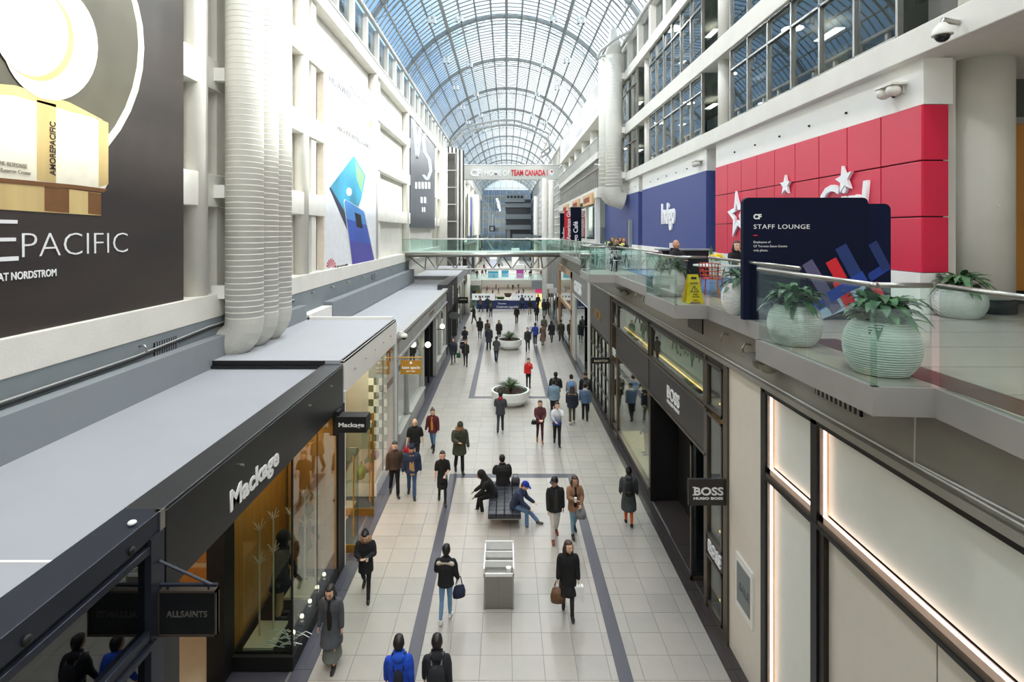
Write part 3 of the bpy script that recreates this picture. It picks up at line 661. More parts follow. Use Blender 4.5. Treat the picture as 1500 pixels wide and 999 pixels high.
table(5.55, 14.7, 'white round table beside the coral red chair', .62); table(4.9, 24.3, 'white round table nearest of two by the far gallery rail', .5); table(5.4, 29.0, 'white round table farther of two by the far gallery rail', .5)
def flowers(x, y, lab, seed, s=1, fm=None):
    t = thing('flower_arrangement', lab, 'flowers', (x, y, 7.94)); rr = random.Random(seed); fm = fm or mat('petal_yellow', (250, 214, 40), .5)
    MB().lathe([(.07*s, 0), (.1*s, .07*s), (.08*s, .12*s)], (x, y, 7.94), 14).build('vase', 'white_gloss', t, smooth=True)
    for k in range(16):
        a, q = rr.uniform(0, 6.28), rr.uniform(.02, .2)*s; MB().ball((x+q*math.cos(a), y+q*math.sin(a), 7.94+.16*s+rr.uniform(0, .12)*s), (.045*s, .045*s, .035*s), n=8, m=5).build('bloom', fm, t, smooth=True)
    mb = MB()
    for k in range(34): a = rr.uniform(0, 6.28); leaf(mb, Vector((x, y, 8.04)), Vector((math.cos(a)*.7, math.sin(a)*.7, rr.uniform(.1, 1))).normalized(), rr.uniform(.15, .32)*s, .02*s, .3)
    for k in range(5): mb.tube([(x-.15*s, y, 8.05), (x-.2*s+k*.02, y, 8.32+.06*s*(k % 3))], .012*s, 5)
    mb.build('foliage', leaf_l, t)
flowers(5.5, 14.6, 'yellow flower arrangement on the table beside the coral red chair', 3)
flowers(4.9, 24.4, 'pale yellow flowers on the nearer far gallery table', 4, 1.3, mat('petal_pale', (226, 222, 130)))
flowers(5.4, 29.0, 'pale flowers on the farther gallery table', 5, 1.3, MATS['petal_pale'])
bo = thing('bollard_post', 'slim black post with white top behind the far glass rail', 'post', (5.8, 20, 7.2)); MB().lathe([(.14, 0), (.14, .03), (.06, .05), (.06, 1.05)], (5.8, 19.6, 7.2), 14).build('pole', 'black', bo); B('head', 'white_gloss', bo, 5.72, 5.88, 19.55, 19.65, 8.25, 8.42)
for k in range(7):
    xx, yy = [(4.55, 22.9), (5.4, 23.7), (4.4, 24.9), (4.75, 26.0), (4.75, 28.1), (6.0, 28.5), (4.9, 30.2)][k]
    if k == 0: wc0 = chair(xx, yy, 'white_gloss', 'cafe_chair', 'x', 0); wc0['group'] = 'white chairs around the far gallery tables'; o = wc0
    else: o = dup(wc0, (xx, yy, 7.2), rz=k*1.1)
    o['label'] = 'white slatted cafe chair by the far gallery tables, %s of seven from the viewer' % ORD[k]
cc = thing('lounge_counter', 'long low dark counter behind the bollard post', 'counter', (6.2, 19, 7.2)); B('body', 'black', cc, 5.5, 7.2, 19.9, 20.3, 7.2, 8.15); B('worktop', 'grey_paint', cc, 5.4, 7.3, 19.8, 20.4, 8.15, 8.2)
# ================================================================ LEFT SHOPS
XL = -4.3
wd = wood('warm_wood', (176, 118, 52), (206, 148, 76), 1.6)
cream = mat('shop_cream', (214, 196, 160), .6); beige = mat('shop_beige', (196, 184, 160), .6)
def roof(t, y0, y1, z, m='roof_grey', x0=-8.02, x1=-4.75): B('roof', m, t, x0, x1, y0, y1, z-.25, z)
def coping(t, y0, y1, z, m, w=.47, h=.2): B('coping', m, t, XL-w, XL, y0, y1, z-h, z, bevel=.012)
def screws(t, y0, y1, z, n, m='white_gloss'):
    for k in range(n): y = y0+(k+.5)*(y1-y0)/n; MB().tube([(XL, y, z), (XL+.04, y, z)], .025, 8).build('fixing', m, t)
# --- nearest, steel framed
t = thing('shop_unit', 'nearest dark steel framed shop at the lower left with a flat grey roof', 'shop', (-6, 3, 0))
roof(t, -6, 7.0, 5.24); coping(t, -6, 7.0, 5.34, 'navy_metal', .5, .26)
B('roof_seam', 'white_paint', t, -8, -4.85, 6.02, 6.06, 5.24, 5.246)
B('end_cap', 'steel', t, XL-.06, XL+.015, 6.92, 7.02, 5.1, 5.34)
for z0, z1 in ((4.93, 5.02), (3.86, 4.0), (0, .25)): B('transom', 'navy_metal', t, XL-.12, XL+.02, -6, 6.8, z0, z1, bevel=.01)
B('transom', 'navy_metal', t, XL-.2, XL-.04, -6, 6.8, 5.02, 5.1); B('sill', 'navy_metal', t, XL-.02, XL+.06, -6, 6.8, 3.8, 3.86)
for y in (6.75, 5.4, 3.9): B('post', 'navy_metal', t, XL-.14, XL+.02, y, y+.09 if y < 6 else y+.16, 0, 3.86)
B('corner_post', 'navy_metal', t, XL-.2, XL+.03, 6.72, 6.98, 0, 5.1)
B('pane', 'mirror_glass', t, XL-.07, XL-.05, -6, 6.72, 4.0, 4.93); B('pane', 'mirror_glass', t, XL-.07, XL-.05, -6, 6.72, .25, 3.86)
B('back_wall', beige, t, -8, -7.9, -6, 7, 0, 5); B('partition', 'black', t, -7.9, XL-.2, 6.86, 6.95, 0, 5.0); B('inner_ceiling', cream, t, -7.9, XL-.2, -6, 6.9, 4.95, 4.98)
for k, (y, z) in enumerate(((5.0, 5.15), (6.4, 5.15), (3.2, 5.15))): MB().ball((XL+.01, y, z), (.035, .05, .05)).build('round_fixing', 'black', t, smooth=True)
MB().ball((XL-.12, 6.6, 5.37), (.05, .05, .03)).build('roof_light', 'white_gloss', t, smooth=True)
b = thing('blade_sign', 'black hanging sign with dim spaced capitals on a steel bracket, lower left', 'sign', (-3.9, 6.9, 4.1))
B('board', 'black_metal', b, -4.28, -3.56, 6.86, 6.92, 3.86, 4.38, bevel=.006)
for a_ in ((-4.28, -3.56, 3.84, 3.865), (-4.28, -3.56, 4.375, 4.4), (-4.28, -4.26, 3.84, 4.4), (-3.58, -3.56, 3.84, 4.4)): B('edge_trim', 'bronze_frame', b, a_[0], a_[1], 6.85, 6.93, a_[2], a_[3])
text('lettering', 'ALLSAINTS', (-4.17, 6.855, 4.08), (1, 0, 0), (0, 0, 1), .075, mat('dim_letter', (88, 84, 80), .4), b, .006, .001, width=.5)
B('bracket_arm', 'navy_metal', b, -4.3, -3.56, 6.87, 6.91, 4.44, 4.47); MB().tube([(-4.3, 6.89, 4.76), (-3.62, 6.89, 4.45)], .017, 6).build('bracket_brace', 'navy_metal', b)
B('hanger', 'navy_metal', b, -4.18, -4.16, 6.88, 6.9, 4.38, 4.46); B('hanger', 'navy_metal', b, -3.68, -3.66, 6.88, 6.9, 4.38, 4.46)
# --- black fashion shop
t = thing('shop_unit', 'black fascia clothing shop with timber lined display window on the left', 'shop', (-6, 11, 0))
roof(t, 7.0, 14.7, 5.22); coping(t, 7.0, 14.7, 5.34, 'black_coping', .5, .05)
fa = B('fascia', 'black_metal', t, XL-.5, XL+.02, 7.03, 14.65, 4.25, 5.3, bevel=.01)
for y in (9.0, 12.1, 13.6): MB().tube([(XL+.02, y, 5.05), (XL+.07, y, 5.05)], .022, 8).build('fixing', 'steel', t)
B('soffit', 'black', t, -6.2, XL-.5, 7.03, 14.65, 4.22, 4.3)
text('lettering', 'Mackage', (XL+.022, 8.62, 4.47), (0, 1, 0), (0, 0, 1), .33, 'text_white', t, .012, .012, width=1.85)
B('pier', 'black', t, XL-.25, XL+.03, 14.2, 14.75, 0, 4.3); B('white_edge', 'white_gloss', t, XL-.2, XL+.04, 14.75, 14.82, 0, 4.6)
B('pier', 'black', t, -5.85, -5.5, 10.9, 11.3, 0, 4.3); B('pier', 'black_metal', t, -4.5, XL, 7.03, 7.35, 0, 4.3)
B('plinth', 'black', t, -5.5, XL+.02, 11.2, 14.2, 0, .28); B('display_floor', mat('gloss_black', (20, 20, 22), .15), t, -5.5, XL-.05, 11.3, 14.2, .28, .31)
B('pane', 'shop_glass', t, XL-.03, XL-.015, 11.3, 14.2, .3, 4.25); B('pane', 'shop_glass', t, -5.5, XL-.03, 11.28, 11.3, .3, 4.25)
B('corner_bead', 'black', t, XL-.045, XL-.01, 11.27, 11.31, .28, 4.25)
B('pane_joint', 'black', t, XL-.03, XL-.01, 12.75, 12.765, .28, 4.25)
for k in range(9): B('timber_board', wd, t, -5.62, -5.56, 11.3+k*.32, 11.3+k*.32+.312, .3, 4.25)
for k in range(4): B('timber_board', wd, t, -5.5+k*.3, -5.5+k*.3+.292, 14.1, 14.16, .3, 4.25)
B('back_wall', wd, t, -8, -7.9, 7, 14.6, 0, 4.3); B('inner_ceiling', 'black', t, -8, -5.6, 7, 14.6, 4.2, 4.25); B('partition', cream, t, -8, -5.85, 14.5, 14.6, 0, 4.2)
B('shop_floor', beige, t, -8, -5.85, 7.1, 14.5, 0, .01)
for k in range(3): B('display_step', cream, t, -7.6+k*.35, -6.3, 9.0-k*.3, 10.2-k*.35, .0+k*0, .35+.3*k)
B('shelf_unit', cream, t, -7.8, -6.2, 12.6, 13.1, 0, 2.6)
for k in range(4): B('shelf_gap', wd, t, -7.75, -6.25, 12.55, 12.6, .2+k*.6, .65+k*.6)
shop_or_fill_light(-6.7, 9.5, 4.1, 45, 1.5, 3); shop_or_fill_light(-5.0, 12.8, 4.15, 26, .3, 2.4, (1, .78, .5))
b = thing('blade_sign', 'black box sign with white bold lettering at the end of the black fascia', 'sign', (-3.9, 14.1, 4))
B('box', 'black', b, -4.26, -3.5, 13.95, 14.35, 3.79, 4.19, bevel=.006); text('lettering', 'Mackage', (-4.2, 13.945, 3.94), (1, 0, 0), (0, 0, 1), .11, 'text_white', b, .004, .003, width=.64); B('bracket', 'black', b, -4.35, -4.2, 14.0, 14.3, 3.7, 4.3)
# sticks with feather tufts
tuft = mat('tuft', (206, 184, 168), .9)
for gi, (bx, by, pts_) in enumerate(((-5.05, 11.75, ((-.12, -.05, 2.6), (.1, .12, 2.75))), (-4.85, 13.3, ((-.15, -.35, 2.3), (.05, .0, 2.55), (.2, .3, 2.4))))):
    s = thing('feathered_poles', ['timber poles with pale tufts on a board nearest the glass corner', 'timber poles with pale tufts on a board farther in the black shop window'][gi], 'display prop', (bx, by, .31))
    B('base', beige, s, bx-.3, bx+.3, by-.4, by+.4, .31, .36)
    for (dx, dy, h_) in pts_:
        MB().tube([(bx+dx, by+dy, .36), (bx+dx, by+dy, h_)], .02, 8).build('pole', 'shop_cream', s)
        for zz in (h_-.05, h_-.75):
            mb = MB()
            for k in range(14): a = k*.7; mb.tube([(bx+dx, by+dy, zz), (bx+dx+.12*math.cos(a), by+dy+.12*math.sin(a), zz+.1+.05*(k % 3))], .008, 4)
            mb.build('tuft', tuft, s)
for k in range(5):
    l_ = thing('display_light', 'small clear lamp on the black shop window floor, %s from the glass corner' % ORD[k], 'lamp', (-4.5, 11.8+k*.5, .31), group='floor lamps along the black window'); MB().ball((-4.5, 11.8+k*.5, .36), .04, n=8, m=6).build('bulb', mat('bulb', (255, 236, 200), emit=6), l_); B('foot', 'steel', l_, -4.54, -4.46, 11.76+k*.5, 11.84+k*.5, .31, .33)
tw = MB()
for k in range(22): a = R.uniform(-.6, .6); x0, y0 = -5.1+R.uniform(0, .7), 11.45+R.uniform(0, .35); tw.tube([(x0, y0, .33), (x0+.18*math.cos(a), y0+.1*math.sin(a*3), .36+R.uniform(0, .08)), (x0+.32*math.cos(a), y0+.14*math.sin(a), .34)], .007, 4)
tag(tw.build('dry_branches', 'white_gloss', None), 'white dry branches on the black window floor', 'display prop')
# --- white fascia handbag shop
t = thing('shop_unit', 'white fascia handbag shop with copper column on the left', 'shop', (-6, 18, 0))
roof(t, 14.7, 21.7, 5.3, 'roof_grey_light'); coping(t, 14.8, 21.75, 5.4, 'white_gloss', .16, .08); B('rear_parapet', 'white_paint', t, -7.7, XL-.1, 21.6, 21.75, 5.2, 5.52)
MB().prism([(-7.95, 14.66, 5.42), (-4.78, 14.66, 5.42), (-4.78, 14.66, 5.24), (-7.95, 14.66, 5.24)], (0, .06, 0)).build('step_edge', 'black', t)
B('step_edge', 'black_metal', t, -7.95, -4.78, 14.58, 14.66, 5.24, 5.30); B('roof_front', 'roof_grey_light', t, -8.02, -4.4, 14.72, 21.6, 5.3, 5.42)
B('fascia', 'white_paint', t, XL-.1, XL, 14.8, 21.75, 4.5, 5.4, bevel=.01); screws(t, 15.2, 21.3, 4.95, 5, 'steel')
B('inner_sign', 'white_gloss', t, -5.3, -5.2, 15.4, 18.2, 3.75, 4.35); text('lettering', 'kate spade', (-5.19, 15.7, 3.95), (0, 1, 0), (0, 0, 1), .22, 'gold', t, .01, .005)
B('post', 'white_gloss', t, XL-.06, XL+.02, 21.68, 21.8, 0, 5.3)
B('copper_column', 'copper', t, XL-.24, XL-.06, 21.25, 21.6, .1, 4.5)
B('pane', 'shop_glass', t, XL-.05, XL-.03, 18.6, 21.6, .45, 4.5); B('pane', 'shop_glass', t, -5.6, XL-.05, 18.58, 18.6, .45, 4.5)
B('window_bed', 'white_gloss', t, -5.6, XL-.02, 18.6, 21.6, 0, .45); B('window_floor', mat('pink_rug', (226, 186, 182), .7), t, -5.6, XL-.06, 18.65, 21.5, .45, .47)
B('mullion', 'steel', t, XL-.06, XL-.02, 19.6, 19.63, .45, 4.5)
MB().tube([(XL-.0, 18.0, 0), (XL-.0, 18.0, 3.0)], .04, 8).build('brass_post', 'gold', t)
for k, (x0, x1, y) in enumerate(((-5.15, -4.1, 17.3), (-5.0, -4.05, 15.3))):
    DP = B('door_pane', 'shop_glass', t, x0, x1, y, y+.012, .25, 2.9); B('door_rail', 'gold', DP, x0, x1, y-.02, y+.03, .03, .25); MB().tube([(x1-.12, y-.06, .5), (x1-.12, y-.06, 2.7)], .02, 8).build('door_pull', 'gold', DP)
# patterned floor and orange interior
for i in range(6):
    for j in range(9): B('floor_tile', mat('orange_a', (204, 120, 54), .5) if (i+j) % 2 else mat('orange_b', (222, 148, 84), .5), t, -8+i*.42, -8+i*.42+.41, 15+j*.42, 15+j*.42+.41, .0, .012)
B('pink_floor', 'pink_rug', t, -5.6, -4.9, 14.9, 18.3, 0, .012)
B('back_wall', mat('orange_wall', (196, 98, 40), .6), t, -8, -7.9, 14.8, 21.6, 0, 4.5); B('inner_ceiling', cream, t, -8, -4.5, 14.8, 21.6, 4.45, 4.5); B('partition', cream, t, -8, XL-.3, 14.82, 14.9, 0, 4.5)
for i in range(4):
    for j in range(10):
        if (i+j) % 2: B('check_tile', 'white_paint', t, -5.3+i*.2, -5.3+(i+1)*.2, 21.44, 21.46, .5+j*.27, .5+(j+1)*.27)
B('check_wall', mat('olive', (84, 88, 62), .6), t, -5.3, -4.5, 21.46, 21.6, .47, 3.2); B('grey_wall', 'grey_paint', t, -6.2, -4.5, 21.5, 21.62, 3.2, 4.4); B('grey_wall', 'duct_grey', t, -6.2, -5.3, 21.46, 21.6, 0, 4.4)
B('wardrobe', cream, t, -6.6, -6.2, 18.4, 20.2, 0, 3.8)
for k in range(5): B('shelf_row', 'copper', t, -7.8, -7.3, 15.2+k*.75, 15.8+k*.75, .6, 2.4)
shop_or_fill_light(-6.6, 17.5, 4.4, 200, 1.5, 5, (1, .8, .58)); shop_or_fill_light(-5.0, 20, 4.4, 45, .8, 2, (1, .92, .8))
for k in range(4):
    x_, y_, z_ = -4.95+.1*(k % 2), 19.0+k*.55, .47+(.12 if k % 2 else .3); hb = thing('handbag', ['yellow straw handbag in the white shop window', 'pink handbag lying on the window rug', 'grey striped handbag on the window rug', 'mauve rolled rug bag farthest in the window'][k], 'bag', (x_, y_, z_))
    m_ = [mat('straw', (206, 190, 92), .7), mat('bag_pink', (216, 150, 152), .5), mat('bag_grey', (150, 146, 150), .6), mat('bag_mauve', (150, 82, 112), .6)][k]
    MB().tube([(x_, y_, .47), (x_, y_, .62), (x_, y_, .85 if k == 0 else .7)], [(.2, .13), (.24, .16), (.15, .08)], 14, sx=(0, 1, 0)).build('body', m_, hb, smooth=True); MB().tube([(x_, y_-.12, .8), (x_, y_-.08, 1.0), (x_, y_+.08, 1.0), (x_, y_+.12, .8)], .012, 6).build('handle', 'gold', hb)
b = thing('blade_sign', 'gold hanging sign with white lettering and a spade mark beside the white shop', 'sign', (-3.7, 21.7, 3.6))
B('board', mat('gold_board', (178, 128, 44), .4), b, -4.12, -3.3, 21.7, 21.74, 3.28, 3.82, bevel=.006); MB().tube([(-4.3, 21.72, 3.93), (-3.26, 21.72, 3.93)], .025, 8).build('bracket', 'gold', b)
for xx in (-4.05, -3.4): B('hanger', 'gold', b, xx, xx+.02, 21.71, 21.73, 3.82, 3.93)
text('lettering', 'kate spade', (-4.06, 21.69, 3.5), (1, 0, 0), (0, 0, 1), .11, 'text_white', b, .004, .003, width=.7); text('lettering', 'NEW YORK', (-3.9, 21.69, 3.38), (1, 0, 0), (0, 0, 1), .045, 'text_white', b, .004, .002, width=.36)
MB().prism([(-3.71, 21.69, 3.8), (-3.65, 21.69, 3.73), (-3.68, 21.69, 3.69), (-3.71, 21.69, 3.67), (-3.74, 21.69, 3.69), (-3.77, 21.69, 3.73)], (0, -.004, 0)).build('spade_mark', 'text_white', b)
# --- grey panelled shop
gm = mat('victorian_grey', (170, 170, 168), .5, var=.02)
t = thing('shop_unit', 'pale grey panelled shop front with globe lamps on the left', 'shop', (-6, 30, 0))
roof(t, 21.8, 40, 4.66, 'roof_grey_light', x1=-4.4); B('roof_back', 'roof_grey_light', t, -8.0, -7.6, 21.8, 40, 4.4, 4.67)
B('cornice', gm, t, XL-.25, XL+.12, 21.85, 40, 4.62, 4.78, bevel=.02); B('cornice', gm, t, XL-.2, XL+.05, 21.9, 40, 4.52, 4.62)
B('fascia', gm, t, XL-.2, XL, 21.85, 40, 3.85, 4.55)
for k in range(6): B('fascia_panel', gm, t, XL, XL+.02, 22.3+k*3, 24.9+k*3, 3.98, 4.4, bevel=.01)
B('end_panel', gm, t, -5.3, XL, 21.84, 21.9, 0, 4.6); B('raised_panel', gm, t, -5.0, -4.45, 21.8, 21.84, 3.95, 4.45, bevel=.01)
B('lower_moulding', gm, t, XL-.25, XL+.08, 21.85, 40, 3.74, 3.86, bevel=.015)
text('lettering', 'CHARLES', (XL+.022, 31.0, 4.08), (0, 1, 0), (0, 0, 1), .2, mat('bronze_letter', (116, 82, 54), .4), t, .01, .004, width=2.0)
for y in (21.95, 24.5, 29.0, 34.2, 36.5, 39.6): B('pilaster', gm, t, XL-.22, XL, y, y+.3, 0, 3.75, bevel=.01)
for a, c in ((22.25, 24.5), (34.5, 36.5), (36.8, 39.6)):
    B('stall_riser', gm, t, XL-.2, XL+.02, a, c, .0, .7); B('sill', gm, t, XL-.25, XL+.1, a-.1, c+.1, .7, .8, bevel=.01); B('pane', 'shop_glass', t, XL-.12, XL-.1, a, c, .8, 3.74); B('raised_panel', gm, t, XL+.02, XL+.035, a+.25, c-.25, .18, .58)
    B('window_bed', 'white_gloss', t, -5.2, XL-.2, a, c, .0, .75)
B('pane', 'shop_glass', t, -5.2, XL-.15, 21.93, 21.95, .8, 3.74)
for a in (26.0, 29.6): B('pane', 'shop_glass', t, XL-.14, XL-.12, 24.8, 29.0, .8, 3.74) if a == 26.0 else None
B('stall_riser', gm, t, XL-.2, XL+.02, 24.8, 29.0, 0, .7); B('sill', gm, t, XL-.25, XL+.1, 24.8, 29.0, .7, .8); B('side_wall', 'black', t, -6.5, XL-.2, 29.3, 29.4, 0, 3.8); B('side_wall', 'black', t, -6.5, XL-.2, 34.1, 34.2, 0, 3.8)
for y in (30.2, 32.6): B('door_post', 'black', t, -4.62, -4.5, y, y+.15, 0, 3.7)
B('dark_door', 'dark_bronze', t, -5.6, -5.5, 29.4, 34.1, 0, 3.7); B('back_wall', beige, t, -7.9, -7.8, 21.9, 40, 0, 4.4); shop_or_fill_light(-5.5, 26, 3.7, 90, 1, 4); shop_or_fill_light(-5.5, 37, 3.7, 70, 1, 4)
for k, (x_, y_, z_) in enumerate(((-4.6, 25.6, 3.4), (-4.05, 28.8, 3.0), (-3.95, 34.4, 3.0))):
    g_ = thing('globe_lamp', ['glowing globe lamp inside the grey panelled window', 'glowing globe lamp at the near side of the grey shop door', 'glowing globe lamp at the far side of the grey shop door'][k], 'lamp', (x_, y_, z_))
    if k: B('wall_bracket', 'black', g_, XL, x_, y_-.02, y_+.02, z_-.2, z_-.16)
    else: MB().tube([(x_, y_, z_+.1), (x_, y_, 3.75)], .012, 5).build('rod', 'black', g_)
    MB().ball((x_, y_, z_), .15, n=16, m=10).build('globe', mat('globe', (255, 240, 215), emit=2.5), g_, smooth=True); MB().tube([(x_, y_, z_-.2), (x_, y_, z_-.13)], .06, 8).build('fitting', 'black', g_)
dc = thing('security_camera', 'white dome camera on the corner of the grey panelled shop', 'camera', (-4.2, 22, 4.8)); MB().tube([(-4.3, 22, 4.75), (-4.2, 21.9, 4.9), (-4.0, 21.8, 4.85)], .04, 8).build('bracket', 'duct_white', dc, smooth=True)
MB().lathe([(.1, .12), (.15, .05), (.15, -.02)], (-4.0, 21.8, 4.72), 14).build('housing', 'duct_white', dc, smooth=True); MB().ball((-4.0, 21.8, 4.7), (.11, .11, .1)).build('dome', 'black', dc, smooth=True)
# --- dark shop, then pale shop, glass shop
t = thing('shop_unit', 'dark charcoal box fronted shop beyond the grey panelled one', 'shop', (-5, 44, 0)); ch = mat('charcoal', (54, 55, 58), .5)
B('front', ch, t, XL-.05, XL+.05, 40.1, 48.3, 2.9, 5.0); B('box_top', 'black_coping', t, XL-.65, XL+.05, 40.1, 48.3, 4.95, 5.02); B('near_side', ch, t, XL-.65, XL+.05, 40.0, 40.12, 3.6, 5.0); B('roof', 'roof_grey', t, -8, XL-.6, 40, 48.4, 4.3, 4.65)
for y in (40.1, 43.2, 47.8): B('pier', ch, t, XL-.4, XL+.04, y, y+.5, 0, 2.9)
B('pane', 'shop_glass', t, XL-.2, XL-.18, 40.6, 43.2, .2, 2.9); B('back_wall', cream, t, -7, -6.9, 40, 48, 0, 4.2); B('lit_panel', mat('lit_strip', (255, 226, 170), emit=2.5), t, XL-.35, XL-.3, 43.9, 44.4, .6, 2.8)
for k, s in enumerate(('R', 'U', 'D', 'S')): text('lettering', s, (XL+.06, 44.2, 4.25-k*.38), (0, 1, 0), (0, 0, 1), .32, 'text_white', t, .01, .02)
b = thing('blade_sign', 'black square blade sign with small white words past the charcoal shop', 'sign', (-3.6, 48.6, 3)); B('board', 'black', b, -4.2, -3.35, 48.6, 48.66, 2.6, 3.15); text('lettering', 'KUSMI TEA', (-4.1, 48.59, 2.9), (1, 0, 0), (0, 0, 1), .1, 'text_white', b, .004, .003, width=.65); B('bracket', 'black', b, -4.35, -4.1, 48.6, 48.64, 3.0, 3.05)
b = thing('blade_sign', 'grey oval blade sign beside the charcoal shop', 'sign', (-3.8, 41, 2.7)); MB().prism([(-3.85+.42*math.cos(a*PI/12), 41.0, 2.68+.26*math.sin(a*PI/12)) for a in range(24)], (0, .05, 0)).build('board', mat('oval_grey', (88, 88, 88), .5), b); B('bracket', 'black', b, -4.3, -3.6, 41.0, 41.04, 2.94, 2.98)
t = thing('shop_unit', 'pale fascia shop with white round column near the railing', 'shop', (-5, 56, 0))
B('roof', 'roof_grey_light', t, -8, XL-.1, 48.4, 63, 4.7, 5.0); B('fascia', 'roof_grey_light', t, XL-.15, XL, 48.4, 63, 4.1, 5.02); B('band', 'duct_grey', t, XL-.1, XL+.03, 48.4, 63, 3.9, 4.1); B('dark_sign', 'dark_bronze', t, XL, XL+.05, 57, 61.5, 3.5, 4.3)
MB().tube([(XL+.05, 60.5, 0), (XL+.05, 60.5, 4.2)], .32, 20).build('round_column', 'cream_concrete', t, smooth=True); B('pane', 'shop_glass', t, XL-.2, XL-.18, 48.6, 63, .1, 3.9)
for k in range(6): B('mullion', 'bronze_frame', t, XL-.22, XL-.14, 48.6+k*2.6, 48.72+k*2.6, 0, 3.9)
B('back_wall', cream, t, -7.5, -7.4, 48.5, 63, 0, 4); shop_or_fill_light(-5.6, 55, 3.8, 110, 1, 8, (1, .95, .88))
for k in range(8): tag(B('shelf_rack', [beige, gm, 'olive', 'copper'][k % 4], None, -6.2, -5.6, 49.5+k*1.6, 50.5+k*1.6, 0, 1.8), 'shelf rack inside the pale fascia shop, %s from the near end' % ORD[k], 'shelf', 'racks inside the pale fascia shop')
# ================================================================ BILLBOARDS ON THE LEFT WALL
XB = -8.1
def yz(x, y, X=XB): Z = yx(x, X); return Z, H-(y-CY)*Z/F
bb = thing('billboard', 'huge black billboard with white and gold cosmetics jar, upper left', 'billboard', (-8.1, 10, 7))
B('board', wood('bb_dark', (38, 37, 40), (78, 68, 62), .5, .35, (1, .5, 2.5)), bb, -8.2, XB, 2.5, 14.02, 6.85, 19.0)
def poly(name, pts, m, parent, d=.01, off=0): return MB().prism([(XB+off, *yz(x, y)) for x, y in pts], (d, 0, 0)).build(name, m, parent)
def ell(cx, cy, rx, ry, rot=0, n=40): return [(cx+rx*math.cos(a)*math.cos(rot)-ry*math.sin(a)*math.sin(rot), cy+rx*math.cos(a)*math.sin(rot)+ry*math.sin(a)*math.cos(rot)) for a in (2*PI*k/n for k in range(n))]
poly('halo_ring', ell(30, 70, 181, 205), mat('ring_light', (236, 228, 200), .3), bb, .004, .002); poly('halo_inner', ell(22, 66, 180, 202), mat('halo_dark', (92, 88, 74), .35, var=.2, scale=.6), bb, .004, .006)
gp = mat('print_gold', (226, 190, 130), .3, var=.25, scale=.45, stretch=(1, 3, .3)); gd = mat('print_gold_dark', (128, 88, 50), .3, var=.1); cr_ = mat('print_cream', (250, 240, 218), .3); ol = mat('print_pearl', (246, 238, 228), .25, var=.03)
poly('jar_foot', [(-60, 255), (2, 264), (147, 283), (147, 316), (-60, 303)], gp, bb, .004, .01); poly('jar_foot_shade', [(64, 273), (100, 277), (100, 312), (64, 309)], gd, bb, .003, .014); poly('jar_foot_shade', [(128, 281), (147, 284), (147, 315), (128, 313)], gd, bb, .003, .014)
poly('jar_body', [(-60, 128), (20, 135), (100, 160), (157, 180), (157, 268), (150, 281), (110, 276), (-60, 258)], cr_, bb, .004, .018); poly('jar_shade', [(52, 146), (80, 153), (80, 268), (52, 264)], gp, bb, .003, .022); poly('jar_shade', [(143, 174), (157, 180), (157, 270), (143, 274)], gp, bb, .003, .022); poly('jar_rim', [(-60, 255), (110, 271), (156, 277), (150, 282), (110, 277), (-60, 262)], gd, bb, .003, .022)
poly('jar_neck', [(-60, 118), (20, 125), (100, 150), (150, 176), (100, 163), (20, 140), (-60, 134)], gp, bb, .003, .022)
poly('pearl_lid', ell(70, 60, 70, 88, -.25), ol, bb, .004, .026); poly('lid_edge', ell(50, 50, 54, 70, -.3), gp, bb, .003, .03); poly('lid_face', ell(42, 45, 54, 68, -.3), cr_, bb, .003, .034)
def wtext(s, x0, y0, x1, hpx, m, parent, bold=0, X=XB, **k):
    Z0, z0 = yz(x0, y0, X); Z1, _ = yz(x1, y0, X); return text('lettering', s, (X+.012, Z0, z0), (0, 1, 0), (0, 0, 1), hpx*Z0/F, m, parent, .004, bold, width=Z1-Z0, **k)
wtext('PACIFIC', 26, 378, 183, 40, 'text_white', bb, -.012); B('letter_bar', 'text_white', bb, XB, XB+.012, 8.6, 9.27, 8.33, 8.40); B('letter_bar', 'text_white', bb, XB, XB+.012, 8.6, 9.22, 8.65, 8.71); B('letter_bar', 'text_white', bb, XB, XB+.012, 8.6, 9.25, 8.94, 9.0)
wtext('E AT NORDSTROM', -14, 413, 81, 12, 'text_white', bb, .004); Z0, z0 = yz(79, 257)
text('lettering', 'AMOREPACIFIC', (XB+.03, Z0, z0), (0, 0, 1), (0, -1, 0), .13, mat('text_dark', (50, 40, 34)), bb, .004, .002, width=.95)
wtext('TIME RESPONSE', -8, 240, 39, 6, mat('text_grey', (150, 142, 130)), bb, X=XB+.025); wtext('in Reserve Creme', -8, 250, 44, 6, 'text_grey', bb, X=XB+.025)
# phone advert
hb = thing('billboard', 'tall white billboard with two blue phones and a red flower logo', 'billboard', (-8.1, 29, 7)); B('board', mat('bb_white', (238, 240, 246), .4), hb, -8.2, XB, 25.0, 35.0, 6.85, 17.2); B('edge', mat('orange_edge', (222, 210, 194)), hb, -8.45, -8.15, 24.9, 25.0, 6.9, 17.0)
pb = mat('phone_blue', (46, 84, 190), .3, var=.3, scale=.45); pt = mat('phone_teal', (64, 168, 208), .3, var=.35, scale=.4); pv = mat('phone_violet', (72, 62, 166), .3, var=.15, scale=.5); dk = mat('phone_edge', (48, 54, 84), .3)
def rp(pts, m, off, name='phone'): return poly(name, pts, m, hb, .004, off)
rp([(482, 276), (518, 228), (535.5, 257), (529, 292), (512, 338)], pt, .004); rp([(520, 236), (534, 257), (529, 282), (522, 262)], mat('phone_lime', (150, 206, 150), .3, var=.2, scale=1), .007, 'sheen'); rp([(482, 276), (484, 274), (516, 330), (512, 345), (486, 284)], dk, .008, 'phone_side')
